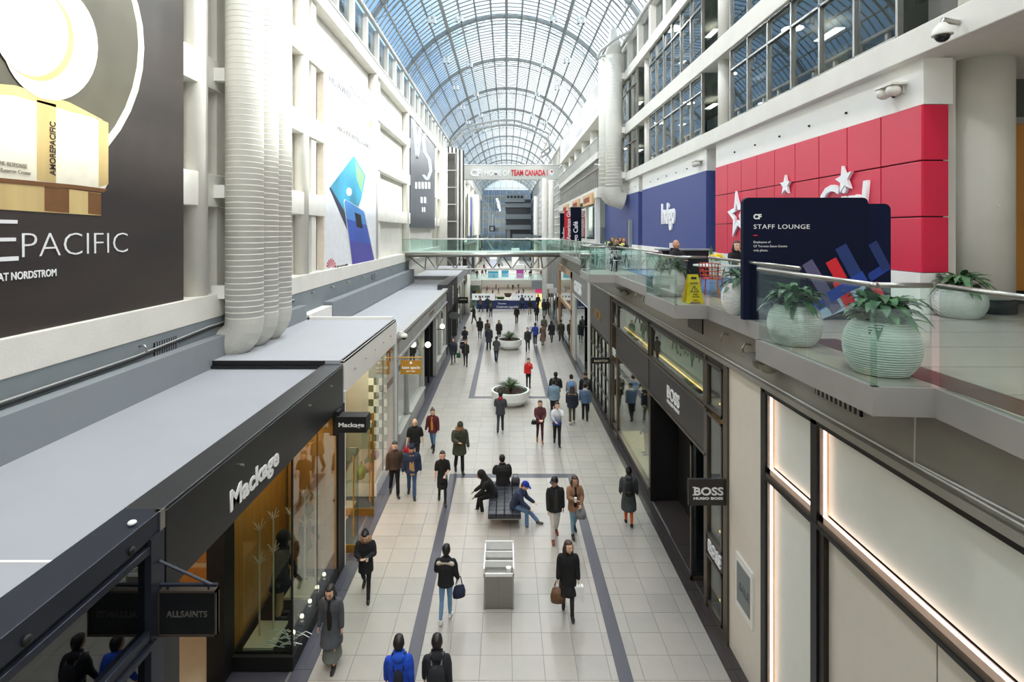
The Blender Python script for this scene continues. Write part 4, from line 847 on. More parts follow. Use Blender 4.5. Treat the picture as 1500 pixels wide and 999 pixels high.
rp([(503, 295), (505, 291.5), (532, 308), (534, 311), (550.5, 389), (516.5, 398)], 'print_pearl', .011, 'phone_rim'); rp([(504, 296), (506, 292.5), (531.5, 309), (533.5, 312), (537, 330), (507, 320)], mat('phone_sky', (76, 150, 226), .3, var=.1), .015); rp([(507, 320), (537, 330), (543, 358), (511.5, 352)], pb, .015); rp([(511.5, 352), (543, 358), (549.5, 388.5), (517, 397)], pv, .015)
rp([(519, 311), (528, 315), (531, 335), (522, 332)], 'black', .02, 'camera_block'); rp(ell(511, 281, 4, 6), 'print_pearl', .012, 'lens'); 
for k in range(8):
    a = (k-3.5)*.36; c = (485, 393); p = [(c[0]+2*math.sin(a)*1.0, c[1]-2*math.cos(a)), (c[0]+7*math.sin(a-.1), c[1]-13*math.cos(a-.1)), (c[0]+7.2*math.sin(a), c[1]-15*math.cos(a)), (c[0]+7*math.sin(a+.1), c[1]-13*math.cos(a+.1))]; rp(p, 'red', .006, 'petal')
wtext('HUAWEI', 491, 399, 509, 9, 'text_dark', hb, .02); wtext('HUAWEI', 481, 118, 512, 12, mat('text_pale', (150, 152, 158)), hb); wtext('Mate 20 Pro', 513, 133, 545, 10, 'text_pale', hb); wtext('HIGHER INTELLIGENCE', 494, 190, 543, 8, 'text_grey', hb); rp(ell(543, 182, 2.5, 6), mat('orange_dot', (226, 170, 140)), .006, 'round_mark')
# far neon advert
nb = thing('billboard', 'dark billboard with pale blue light strokes above the footbridge', 'billboard', (-8.1, 55, 9)); B('board', mat('bb_slate', (74, 78, 86), .35, var=.1), nb, -8.2, XB, 47.2, 63.2, 9.2, 19.0)
lb = mat('neon_blue', (176, 214, 236), .3); lw = mat('neon_white', (232, 244, 250), .3)
for m_, off, w_ in ((lb, .004, 2.2), (lw, .01, .9)):
    for pts_ in ([(606, 172), (611, 232)], [(611, 232), (616, 180)], [(631, 200), (625, 192), (620, 204)], [(620, 204), (622, 222), (629, 234)], [(629, 234), (631, 250), (626, 264)], [(626, 264), (620, 256)]):
        mb = MB()
        for (xa, ya), (xb, yb) in zip(pts_, pts_[1:]):
            mb.prism([(XB+off, *yz(xa-w_, ya)), (XB+off, *yz(xa+w_, ya)), (XB+off, *yz(xb+w_, yb)), (XB+off, *yz(xb-w_, yb))], (.003, 0, 0))
        mb.build('light_stroke', m_, nb)
for x0, x1, y0, h_ in ((608, 632, 276, 9), (616, 626, 297, 8), (618, 624, 310, 6)):
    n_ = max(2, int((x1-x0)/4.5)); 
    for k in range(n_): xa = x0+(x1-x0)*k/n_; poly('letter_block', [(xa, y0), (xa+(x1-x0)/n_*.6, y0+.6), (xa+(x1-x0)/n_*.6, y0-h_), (xa, y0-h_-.6)], 'text_white', nb, .006, .004)
# service shaft beyond the board: pale round column and lift frames
for k, (x_, y_, r_) in enumerate(((-8.0, 68.5, .75), (-7.6, 84.0, .5))): tag(MB().tube([(x_, y_, 0), (x_, y_, 19)], r_, 20).build('round_column', 'cream_concrete', None, smooth=True), ['tall pale round column on the left just beyond the slate billboard', 'tall pale round column on the left beside the lift shaft'][k], 'column')
ls = thing('lift_shaft', 'tall open lift shaft of dark rails and white pipes on the left', 'lift shaft', (-7.3, 82, 0))
B('dark_core', mat('shaft_dark', (84, 82, 80), .6), ls, -8.6, -7.0, 76, 88, -6, 19.5)
for k in range(14):
    x_ = -8.1+.15*k; MB().tube([(x_, 76+k*.3, -6), (x_, 76+k*.3, 20.5)], .06+.03*(k % 3), 6).build('guide_rail', ['roof_steel', 'black', 'white_paint'][k % 3], ls)
for k in range(9): B('cross_frame', 'roof_steel', ls, -8.4, -6.4, 75.5, 75.7, 1+k*2.3, 1.12+k*2.3)
# right side end piers
for k, (x_, y_, r_) in enumerate(((5.7, 83, .45), (6.9, 86, .4), (-6.5, 120, .5), (6.6, 125, .5))): tag(MB().tube([(x_, y_, -6), (x_, y_, 16.8)], r_, 18).build('round_column', 'cream_concrete', None, smooth=True), ['slim pale column right of centre carrying the lettered truss', 'second slim pale column at the right end of the lettered truss', 'pale column far left beyond the lettered truss', 'pale column far right beyond the lettered truss'][k], 'column')
wfar = struct(B('wall_right', 'duct_grey', None, 8.3, 8.8, 78, 187, -6, 19)); 
for k in range(9): B('window_band', 'facade_glass', wfar, 8.22, 8.3, 79+k*12, 90+k*12, 8, 19)
for k in range(10):
    B('cross_rail', 'white_paint', wfar, 8.1, 8.24, 78, 187, 7.4+k*1.25, 7.52+k*1.25)
for k in range(36): B('mullion', 'white_paint', wfar, 8.1, 8.24, 78+k*3, 78.12+k*3, 7.2, 19.3)
# ================================================================ BRIDGE AND BANNER TRUSS
br = thing('footbridge', 'glass sided footbridge crossing the mall on a steel tube truss', 'bridge', (-2, 46, 7))
B('deck', 'duct_grey', br, -8.5, 4.6, 44.3, 48.6, 6.95, 7.2); MB().tube([(-8.2, 44.2, 7.0), (4.6, 44.2, 7.0)], .17, 14).build('edge_tube', 'steel', br, smooth=True); MB().tube([(-6.5, 44.6, 5.85), (2.9, 44.6, 5.85)], .07, 8).build('bottom_chord', 'steel', br)
n_ = 8
for k in range(n_):
    a = -7.9+12.1*k/n_; c = a+12.1/n_; m_ = (a+c)/2; bx = max(-6.5, min(2.9, m_)); MB().tube([(a, 44.5, 6.95), (bx, 44.6, 5.85)], .055, 6).build('truss_member', 'steel', br); MB().tube([(bx, 44.6, 5.85), (c, 44.5, 6.95)], .055, 6).build('truss_member', 'steel', br)
for y_, m_ in ((44.4, 'rail_glass_far'), (48.4, 'rail_glass_far')):
    for k in range(9): B('glass_panel', m_, br, -8.3+k*1.42, -8.3+k*1.42+1.4, y_, y_+.02, 7.2, 8.2)
    MB().tube([(-8.3, y_, 8.23), (4.5, y_, 8.23)], .035, 8).build('handrail', 'steel', br)
tr = thing('banner_truss', 'white truss across the vault with a banner of white and red capitals', 'sign', (0, 86, 18)); pale = mat('banner_pale', (206, 208, 202), .5)
B('banner', pale, tr, -6.9, 8.4, 86, 86.15, 16.95, 19.0); MB().tube([(-7, 86.1, 19.1), (8.4, 86.1, 19.1)], .1, 8).build('top_chord', 'roof_steel', tr); MB().tube([(-7, 86.1, 16.9), (8.4, 86.1, 16.9)], .1, 8).build('bottom_chord', 'roof_steel', tr)
text('lettering', 'CF', (-5.6, 85.98, 17.45), (1, 0, 0), (0, 0, 1), 1.05, 'text_white', tr, .02, .06); text('lettering', '| HOME OF', (-3.9, 85.98, 17.5), (1, 0, 0), (0, 0, 1), .85, 'text_white', tr, .02, .02, width=4.4); text('lettering', 'TEAM CANADA', (.7, 85.98, 17.5), (1, 0, 0), (0, 0, 1), .9, 'red', tr, .02, .04, width=5.3)
B('red_bar', 'red', tr, 6.2, 6.28, 85.96, 86, 17.5, 18.4); MB().prism([(6.95+.35*math.cos(a*PI/8), 85.98, 17.97+.5*math.sin(a*PI/8)) for a in range(16)], (0, -.03, 0)).build('emblem', 'text_white', tr); B('emblem_leaf', 'red', tr, 6.8, 7.1, 85.93, 85.95, 18.0, 18.25)
for k in range(14): MB().tube([(-7+k*1.1, 86.3, 19.1 if k % 2 else 16.9), (-5.9+k*1.1, 86.3, 16.9 if k % 2 else 19.1)], .05, 5).build('truss_member', 'roof_steel', tr)
rg = thing('roof_ring_truss', 'white polygonal truss ring under the vault above the lettered banner', 'truss', (0, 82, 22)); rt = [(-9.0, 79, 20.6), (-6.4, 79, 23.2), (-4.5, 81, 24.4), (-1.2, 82, 25.2), (1.2, 82, 25.2), (3.8, 81, 24.2), (6.0, 79.5, 22.8), (6.3, 81, 21.2), (5.2, 83, 20.6)]
for d_ in (0, .7): MB().tube([(x_, y_, z_-d_) for x_, y_, z_ in rt], .16, 8).build('chord', 'roof_steel', rg, smooth=True)
for (x0, y0, z0) in rt: MB().tube([(x0, y0, z0), (x0, y0, z0-.7)], .09, 6).build('strut', 'roof_steel', rg)
# ================================================================ RIGHT SHOPS (street level)
XS = 4.74
def rbox(name, m, t, y0, y1, z0, z1, d0=0, d1=.1, **k): return B(name, m, t, XS-d0, XS+d1, y0, y1, z0, z1, **k)   # d0 proud, d1 deep
# --- nearest: frosted lit panels in dark frames
t = thing('shop_unit', 'cream shop front of frosted panels edged with light strips, lower right', 'shop', (5, 8, 0))
cw = mat('cream_panel', (226, 219, 205), .6, var=.02); fr = mat('frosted', (226, 228, 220), .35, var=.02); fd = mat('frosted_lower', (212, 206, 192), .25, var=.02); strip = mat('light_strip', (255, 226, 208), emit=2.2); peach = mat('strip_glow_reveal', (226, 196, 176), .6)  # peach of the reveal puts the glow of the strips into its colour
rbox('end_wall', cw, t, 10.38, 11.9, 0, 6.02, 0, .3)
def litpanel(y0, y1, z0, z1, m):
    rbox('frosted_panel', m, t, y0+.12, y1-.02, z0+.13, z1-.02, -.10, .14)
    rbox('reveal', peach, t, y1-.1, y1, z0, z1, -.02, .1); rbox('reveal', peach, t, y0, y1, z0, z0+.10, -.02, .1)
    rbox('light_strip', strip, t, y1-.118, y1-.1, z0+.1, z1, -.02, .06); rbox('light_strip', strip, t, y0, y1-.1, z0+.1, z0+.118, -.02, .06)
for y0, y1 in ((8.68, 10.2), (-3, 8.5)):
    litpanel(y0, y1, 4.42, 5.86, fr)
litpanel(8.68, 10.2, .2, 4.3, fr)
rbox('frosted_panel', fd, t, -3, 8.5, .2, 4.3, -.08, .14); rbox('panel_joint', 'joint', t, 6.25, 6.262, .2, 4.3, -.075, .1); rbox('panel_joint', 'joint', t, 3.6, 3.612, .2, 4.3, -.075, .1)
for y in (10.2, 8.5): rbox('mullion', 'black_metal', t, y, y+.17, 0, 6.0, .03, .16)
rbox('mullion', 'dark_bronze', t, 8.36, 8.5, 0, 4.3, .0, .14)
rbox('transom', 'black_metal', t, -3, 10.3, 4.3, 4.36, .04, .16); rbox('transom', 'bronze_frame', t, -3, 10.3, 4.36, 4.42, .02, .16); rbox('transom', 'black_metal', t, -3, 10.3, 5.86, 6.0, .03, .16)
rbox('sign_plate', 'white_paint', t, 10.72, 11.5, 1.15, 2.25, .03, 0); rbox('sign_plate_inset', mat('slate_plate', (112, 118, 116), .3), t, 10.82, 11.42, 1.3, 2.1, .04, 0); text('lettering', 'SALE', (XS-.042, 11.3, 1.6), (0, -1, 0), (0, 0, 1), .16, mat('plate_text', (86, 92, 92), .4), t, .004, .004)
# --- dark fronted menswear shop
t = thing('shop_unit', 'dark bronze fronted menswear shop with white lettered fascia on the right', 'shop', (5, 18, 0))
for y in (11.9, 24.9): rbox('pier', 'bronze_frame', t, y, y+.22, 0, 6.0, .05, .3)
lg = mat('shade_blind', (196, 200, 188), .6); warm = mat('warm_strip', (255, 206, 110), emit=1.6)
def win(y0, y1, z0, z1, back=True):
    f = .06
    rbox('frame', 'bronze_frame', t, y0, y1, z0, z0+f, .05, .06); rbox('frame', 'bronze_frame', t, y0, y1, z1-f, z1, .05, .06); rbox('frame', 'bronze_frame', t, y0, y0+f, z0, z1, .05, .06); rbox('frame', 'bronze_frame', t, y1-f, y1, z0, z1, .05, .06)
    rbox('pane', 'shop_glass', t, y0+f, y1-f, z0+f, z1-f, .0, .015)
    if back: rbox('blind', lg, t, y0+f, y1-f, z0+f, z1-f, -.3, .34); rbox('warm_strip', warm, t, y0+.1, y1-.1, z0+f, z0+f+.03, -.22, .25); rbox('reveal', 'bronze_frame', t, y1-f, y1-f+.02, z0, z1, -.02, .34)
win(12.2, 13.15, 4.72, 5.8); win(13.3, 18.3, 4.72, 5.8); win(18.5, 23.7, 4.72, 5.8); win(23.85, 24.85, 4.72, 5.8)
rbox('sign_fascia', mat('fascia_dark', (58, 54, 52), .4, .3), t, 13.3, 18.3, 3.58, 4.64, .04, .1, bevel=.008); rbox('sign_fascia', 'fascia_dark', t, 18.5, 23.7, 3.58, 4.64, .04, .1, bevel=.008)
for z in (3.52, 4.64): rbox('rail', 'bronze_frame', t, 13.2, 23.8, z, z+.06, .07, .1)
rbox('head', 'dark_bronze', t, 12, 25, 5.8, 6.0, .03, .3)
rbox('mullion', 'dark_bronze', t, 18.3, 18.5, 0, 5.9, .03, .1); rbox('mullion', 'bronze_frame', t, 13.15, 13.3, 0, 5.9, .05, .1); rbox('mullion', 'bronze_frame', t, 23.7, 23.85, 0, 5.9, .05, .1)
win(12.2, 13.15, 1.75, 4.6); win(12.2, 13.15, .15, 1.3); rbox('sign_strip', 'fascia_dark', t, 12.2, 13.15, 1.32, 1.72, .03, .06)
def letters(y0, z, w, h, ww=True):
    text('lettering', 'BOSS', (XS-.045, y0, z), (0, -1, 0), (0, 0, 1), h, 'text_white', t, .02, .02*h, width=w); 
    if ww: text('lettering', 'HUGO BOSS', (XS-.045, y0, z-h*.45), (0, -1, 0), (0, 0, 1), h*.26, 'text_white', t, .015, .002, width=w)
letters(16.35, 4.0, 1.15, .36); letters(13.02, 1.48, .75, .2); letters(24.7, 3.5, .6, .22)
win(23.85, 24.85, .3, 3.1, False); rbox('pane', 'shop_glass', t, 18.5, 23.7, .4, 3.5, .0, .02); rbox('sill', 'bronze_frame', t, 18.4, 23.8, .28, .4, .06, .1); rbox('stall_riser', 'dark_bronze', t, 18.5, 23.7, 0, .28, .02, .1)
B('window_floor', cream, t, XS+.1, XS+1.6, 18.5, 23.7, .2, .38); B('window_back', beige, t, XS+1.6, XS+1.7, 18.5, 23.7, .3, 3.6); B('display_block', 'white_gloss', t, XS+.5, XS+1.2, 18.9, 19.7, .38, 1.2)
# entrance: dark recess with open glass door
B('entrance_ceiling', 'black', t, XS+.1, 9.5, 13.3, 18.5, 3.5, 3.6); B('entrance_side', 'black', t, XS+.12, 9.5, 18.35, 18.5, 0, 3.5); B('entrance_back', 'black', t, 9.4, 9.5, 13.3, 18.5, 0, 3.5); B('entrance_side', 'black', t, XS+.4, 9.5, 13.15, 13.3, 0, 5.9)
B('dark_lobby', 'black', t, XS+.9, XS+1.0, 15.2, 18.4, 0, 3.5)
B('door_pane', 'mirror_glass', t, 4.7, 5.6, 14.15, 14.17, .1, 3.4)
for a in ((4.66, 4.7, 0, 3.5), (5.6, 5.64, 0, 3.5), (4.66, 5.64, 0, .1), (4.66, 5.64, 3.4, 3.5)): B('door_frame', 'bronze_frame', t, a[0], a[1], 14.12, 14.2, a[2], a[3])
shop_or_fill_light(5.4, 21, 3.5, 50, .8, 4, (1, .86, .66))
for k in range(5):
    for j in range(7): B('entry_tile', 'brown_tile', t, XS+.02+k*.3, XS+.31+k*.3, 12.0+j*.62+.01, 12.61+j*.62, 0, .006)
b = thing('blade_sign', 'dark square sign with big white serif capitals at the lower right', 'sign', (4.3, 12, 3.2)); B('board', 'fascia_dark', b, 3.9, 4.72, 11.98, 12.06, 2.94, 3.5, bevel=.006)
text('lettering', 'BOSS', (4.0, 11.97, 3.17), (1, 0, 0), (0, 0, 1), .17, 'text_white', b, .006, .006, width=.63); text('lettering', 'HUGO BOSS', (4.0, 11.97, 3.075), (1, 0, 0), (0, 0, 1), .05, 'text_white', b, .006, .003, width=.63)
for xx, w_ in ((4.0, .19), (4.17, 0)):
    if w_: B('serif', 'text_white', b, 3.985, 4.05, 11.963, 11.975, 3.165, 3.185); B('serif', 'text_white', b, 3.985, 4.05, 11.963, 11.975, 3.325, 3.345)
# --- hammered metal front with gold letters
t = thing('shop_unit', 'hammered metal fronted shop with gold letters and black gridded windows', 'shop', (5, 28, 0)); hm = mat('hammered', (120, 116, 112), .35, .8, var=.15, scale=12, bump=1.0, bscale=14)
rbox('fascia', hm, t, 25.6, 31.4, 3.7, 6.0, .04, .2); rbox('pier', 'bronze_frame', t, 25.15, 25.6, 0, 6.0, .08, .3); rbox('pier', 'duct_grey', t, 31.3, 32.2, 0, 6.0, .08, .3)
text('lettering', 'ARITZIA', (XS-.045, 30.0, 4.35), (0, -1, 0), (0, 0, 1), .42, 'gold', t, .02, .01, width=2.2)
rbox('pane', 'shop_glass', t, 25.6, 31.3, .2, 3.7, .0, .02)
for k in range(6): rbox('mullion', 'black_metal', t, 25.6+k*1.12, 25.7+k*1.12, 0, 3.7, .04, .06)
for k in range(5): rbox('transom', 'black_metal', t, 25.6, 31.3, .1+k*.87, .17+k*.87, .04, .06)
B('back_wall', mat('warm_back', (226, 190, 128), .6), t, 7.6, 7.7, 25.6, 31.3, 0, 3.7); shop_or_fill_light(6.2, 28.5, 3.6, 170, 1.6, 4, (1, .82, .56))
for k in range(4): B('display_shelf', 'dark_bronze', t, 5.6, 6.6, 26.2+k*1.3, 27.0+k*1.3, .2, 1.4)
b = thing('blade_sign', 'black blade sign with pale spaced capitals by the hammered metal shop', 'sign', (4.3, 25.5, 3)); B('board', 'black', b, 3.86, 4.7, 25.3, 25.36, 2.85, 3.12); text('lettering', 'BABATON', (3.96, 25.29, 2.93), (1, 0, 0), (0, 0, 1), .1, mat('letter_cream', (214, 206, 188)), b, .004, .003, width=.62)
# --- grey front, white letters
t = thing('shop_unit', 'grey shop front with white block letters over a tall dark doorway', 'shop', (5, 35, 0)); gy = mat('front_grey', (140, 138, 134), .6)
rbox('fascia', gy, t, 32.2, 40.0, 4.45, 6.0, .04, .2); rbox('white_line', 'white_gloss', t, 32.2, 40.0, 4.4, 4.46, .06, .2); text('lettering', 'GUESS', (XS-.045, 38.6, 4.8), (0, -1, 0), (0, 0, 1), .72, 'text_white', t, .05, .03, width=3.6)
rbox('pier', 'duct_grey', t, 38.2, 40.0, 0, 4.4, .06, .3); B('dark_side', 'black', t, XS+.2, 8, 38.0, 38.2, 0, 4.4); B('poster_screen', 'navy_panel', t, 5.0, 6.2, 37.5, 37.55, 2.5, 4.0); B('screen_edge', 'steel', t, 4.95, 6.25, 37.56, 37.6, 2.45, 4.05)
B('back_wall', mat('grey_room', (150, 146, 140), .7), t, 7.5, 7.6, 32.2, 40, 0, 4.4); rbox('pane', 'shop_glass', t, 34, 38.1, .1, 4.4, .0, .02); B('side_wall', 'grey_room', t, XS+.3, 7.5, 32.2, 32.3, 0, 4.4)
tag(B('pedestal', 'white_gloss', None, 4.95, 5.5, 33.0, 33.6, 0, 1.35), 'white display pedestal in the grey shop doorway', 'pedestal')
# --- timber framed front
t = thing('shop_unit', 'light timber framed two storey shop front farthest along the right', 'shop', (5, 46, 0)); tw_ = wood('pale_timber', (190, 150, 112), (208, 170, 132))
for y in (40.1, 49.6): rbox('timber_post', tw_, t, y, y+.5, 0, 6.0, .1, .3)
rbox('timber_beam', tw_, t, 40.1, 50, 5.5, 6.0, .1, .3); rbox('timber_beam', tw_, t, 40.1, 50, 2.9, 3.2, .1, .3); rbox('pane', 'shop_glass', t, 40.6, 49.6, 3.2, 5.5, .0, .02); rbox('pane', 'shop_glass', t, 40.6, 49.6, .2, 2.9, .0, .02); B('back_wall', 'warm_back', t, 6.6, 6.7, 40.3, 50, 0, 6)
shop_or_fill_light(5.7, 45, 5.4, 90, 1, 6); rbox('stall_riser', 'dark_bronze', t, 40.6, 49.6, 0, .2, .03, .1)
t = thing('shop_unit', 'grey and white shop fronts with small projecting signs before the railing', 'shop', (5, 56, 0)); rbox('front', gy, t, 50.1, 64, 3.2, 6.2, .02, .2); rbox('pane', 'mirror_glass', t, 50.3, 64, .1, 3.2, .0, .02); B('back_wall', beige, t, 6.4, 6.5, 50, 64, 0, 6)
for k in range(5): rbox('mullion', 'steel', t, 50.1+k*3.3, 50.35+k*3.3, 0, 6, .06, .1)
for k in range(2): B('projecting_sign', 'white_gloss', t, 4.0, 4.7, 52+k*4, 52.1+k*4, 3.1, 3.6)
struct(B('wall_right', 'taupe_wall', None, 4.74, 5.0, 46, 64, 6.0, 7.4))
# ================================================================ FLOOR OPENING, LOWER LEVEL, FAR FLOOR
struct(B('floor', 'duct_grey', None, -8.6, 8.6, 103, 187, -.6, 0)); struct(B('floor', 'tile_b', None, -12, 12, 60, 187, -6.2, -6.0)); struct(B('floor', 'duct_grey', None, -4.4, 4.8, 63.9, 64.3, -.8, 0))
struct(B('wall_far', 'cream_concrete', None, -12, 12, 150, 150.3, -6, -.6))
rl = thing('void_railing', 'glass railing with dark blue banner at the edge of the floor opening', 'railing', (.2, 63.5, 0)); B('banner', mat('banner_blue', (38, 52, 106), .5), rl, -3.4, 3.4, 63.6, 63.64, .05, 1.02)
for x0 in (-4.3, 3.4): B('glass_panel', 'rail_glass_far', rl, x0, x0+1.3 if x0 > 0 else -3.4, 63.6, 63.63, .05, 1.05)
MB().tube([(-4.3, 63.6, 1.1), (4.7, 63.6, 1.1)], .04, 8).build('handrail', 'steel', rl); text('lettering', 'Toronto', (-1.0, 63.58, .6), (1, 0, 0), (0, 0, 1), .2, 'text_white', rl, .005, .003); text('lettering', 'Celebrate together', (-1.2, 63.58, .2), (1, 0, 0), (0, 0, 1), .24, 'text_white', rl, .005, .003, shear=.3)
rf = thing('void_railing', 'pale glass railing on the far side of the floor opening', 'railing', (0, 103, 0)); B('glass_panel', 'rail_glass_far', rf, -8.4, 8.4, 103, 103.05, .05, 1.05); MB().tube([(-8.4, 103, 1.1), (8.4, 103, 1.1)], .05, 6).build('handrail', 'steel', rf); B('slab_edge', 'duct_grey', rf, -4.4, 5.2, 102.6, 103.0, -.8, 0.02)
for k, (x0, lab) in enumerate(((-4.6, 'white planter box left at the head of the lower level'), (.6, 'white planter box right at the head of the lower level'))):
    q = thing('light_box', lab.replace('planter', 'lettered sign'), 'sign', (x0, 70, 0)); B('box', 'white_gloss', q, x0+.4, x0+3.2, 68, 68.2, .55, 1.3) if k == 0 else B('box', 'white_gloss', q, x0, x0+2.9, 68, 68.2, .55, 1.3)
    B('post', 'grey_paint', q, x0+1.4, x0+1.6, 68.02, 68.18, -6, .55)
    for j in range(5): B('lettering', 'black', q, x0+.8+j*.4, x0+.95+j*.4, 67.98, 68, .85, 1.05)
pk = thing('shop_unit', 'white shop with two pink signs under the slab at the right of the opening', 'shop', (7, 104, -3)); B('front', 'white_paint', pk, 5.0, 8.8, 103, 103.2, -6, -1.5); B('soffit_band', 'grey_paint', pk, 4.6, 8.9, 102.5, 103.2, -1.6, -.1)
for x0 in (5.3, 7.3): B('pink_sign', mat('pink_sign', (214, 62, 120), emit=.4), pk, x0, x0+1.8 if x0 < 6 else x0+1.4, 102.9, 103, -2.4, -1.7); B('lit_window', mat('lit_win', (248, 214, 150), emit=.8), pk, x0+.2, x0+1.3, 102.9, 103, -6, -2.6)
gk = thing('shop_unit', 'glass fronted shop with shelves under the slab at the left of the opening', 'shop', (-6, 104, -3)); B('slab_top', 'duct_grey', gk, -8.6, -4.6, 102, 103.2, -.9, .0); B('pane', 'rail_glass_far', gk, -8.6, -4.7, 103, 103.1, -6, -1.0); B('back_wall', 'duct_grey', gk, -8.6, -4.7, 106, 106.2, -6, -1)
for k in range(4):
    for j in range(3): B('shelf', ['dark_bronze', 'gold', 'white_gloss', 'grey_paint'][(k+j) % 4], gk, -8.2+k*.9, -7.5+k*.9, 104, 104.6, -5.6+j*1.4, -5.0+j*1.4)
for k, (x0, x1, y, z1, c, lab) in enumerate(((-3.6, -1.6, 108, 1.9, (60, 176, 214), 'cyan kiosk on the left of the far floor'), (-1.0, .4, 110, 1.9, (60, 176, 214), 'smaller cyan kiosk on the far floor'), (1.9, 3.3, 107, 2.6, (190, 70, 170), 'magenta kiosk with white top on the far floor'), (-3.6, -2.2, 122, 4.4, (210, 214, 232), 'tall pale display screen on the far floor'), (1.2, 2.8, 125, 5.2, (236, 236, 236), 'tall white display screen on the far floor'))):
    q = thing('kiosk', lab, 'kiosk', (x0, y, 0)); B('counter', mat('kiosk%d' % k, c, .5), q, x0, x1, y, y+1.6, 0, z1*.65); B('canopy', 'white_gloss', q, x0-.1, x1+.1, y-.1, y+1.7, z1*.65, z1)
    if k < 3: B('lamp_bar', 'text_white', q, x0+.2, x1-.2, y-.12, y-.1, z1*.7, z1*.85)
es = thing('escalator', 'dark escalator climbing across the far concourse', 'escalator', (-2, 140, 0))
for s in (0, 1.4): MB().prism([(-5.2, 135+s, 7.2), (-4.9, 135+s, 7.6), (-.8, 135+s, 1.0), (-.9, 135+s, 0)], (0, .1, 0)).build('balustrade', 'grey_paint', es)
MB().prism([(-5.2, 135.1, 7.0), (-4.9, 135.1, 7.1), (-.8, 135.1, .5), (-.9, 135.1, .2)], (0, 1.3, 0)).build('steps', 'black', es)
for k in range(10): B('street_shop', ['grey_paint', 'dark_bronze', 'cream_concrete', 'navy_panel', 'copper'][k % 5], wfar, 7.4, 8.2, 104+k*8, 111+k*8, .2, 3.8)
wll = struct(B('wall_left', 'cream_concrete', None, -8.9, -8.5, 80, 187, -6, 7))
for k in range(10): B('street_shop', ['dark_bronze', 'grey_paint', 'navy_panel', 'cream_concrete', 'red'][k % 5], wll, -8.2, -7.4, 104+k*8, 111+k*8, .2, 3.8)
B('poster', 'indigo_wall', wll, -8.5, -8.3, 120, 150, 7.5, 17); 
for k in range(6): B('pier', 'cream_concrete', wll, -8.6, -7.9, 92+k*14, 93.2+k*14, 0, 19)
B('far_gallery', 'duct_grey', wll, -8.6, -6.2, 88, 187, 6.8, 7.2); B('far_gallery', 'duct_grey', wfar, 5.9, 8.4, 78, 187, 6.8, 7.2); B('gallery_glass', 'rail_glass_far', wfar, 5.9, 5.93, 78, 187, 7.2, 8.2); B('gallery_glass', 'rail_glass_far', wll, -6.23, -6.2, 88, 187, 7.2, 8.2)
# ================================================================ CONCOURSE FURNITURE
shop_or_fill_light(0, 125, -.8, 2500, 16, 36, (1, .95, .9)); shop_or_fill_light(0, 140, 6, 1500, 12, 60, (1, .97, .93)); struct(B('window_2', 'facade_glass', None, -8.3, 8.3, 186.2, 186.25, 0, 26))  # two wide area lights added to brighten the lower level and far floor
# palm planters
def palm(x, y, r, lab, seed):
    t = thing('palm_planter', lab, 'planter', (x, y, 0)); rr = random.Random(seed)
    MB().lathe([(r*.72, 0), (r*.72, .12)], (x, y, 0), 40).build('base_ring', 'steel', t, smooth=False)
    MB().lathe([(r*.8, .12), (r*.97, .3), (r, .68), (r*.99, .72), (r*.9, .72), (r*.9, .6)], (x, y, 0), 48).build('bowl', 'white_gloss', t, smooth=False)
    MB().lathe([(r*.9, .62), (.01, .66)], (x, y, 0), 24).build('soil', 'soil', t)
    g1, g2 = MB(), MB()
    for k in range(420):
        a, q = rr.uniform(0, 6.28), r*.9*math.sqrt(rr.uniform(.1, 1)); mb = g1 if q > r*.68 or rr.random() < .2 else g2
        leaf(mb, Vector((x+q*math.cos(a), y+q*math.sin(a), .64+.1*(1-q/r))), Vector((rr.uniform(-1, 1), rr.uniform(-1, 1), rr.uniform(.5, 1.2))).normalized(), .14, .035, .5)
    g1.build('ground_cover', leaf_m, t, kind='stuff'); g2.build('ground_cover', mat('red_leaf', (96, 46, 48), .6, var=.3), t, kind='stuff')
    MB().tube([(x, y, .62), (x, y, .85)], .09, 10).build('trunk', 'soil', t)
    for k in range(26):
        a = k*2.4; el = .15+1.1*((k % 7)/7); d = Vector((math.cos(a)*math.cos(el), math.sin(a)*math.cos(el), math.sin(el))); ln = .75; mb = MB(); side = d.cross(Vector((0, 0, 1))).normalized(); prev = None
        for j in range(15):
            tt = .12+j/15*.88; c = Vector((x, y, .85))+d*ln*tt+Vector((0, 0, -.28*tt*tt)); w = .15*math.sin(PI*min(1, tt*.9+.1))+.01
            for s in (-1, 1): mb.face([c-d*.013, c+d*.013, c+side*s*w+d*.08+Vector((0, 0, .035))])
        mb.tube([Vector((x, y, .8)), Vector((x, y, .85))+d*ln*.5+Vector((0, 0, -.07)), Vector((x, y, .85))+d*ln+Vector((0, 0, -.28))], [.012, .009, .003], 5); mb.build('frond', mat('frond', (70, 98, 52), .5, var=.2), t)
palm(.2, 28.7, .98, 'nearer white bowl planter with a small palm in the middle of the concourse', 1)
palm(.22, 42.3, .94, 'farther white bowl planter with a small palm in the middle of the concourse', 2)
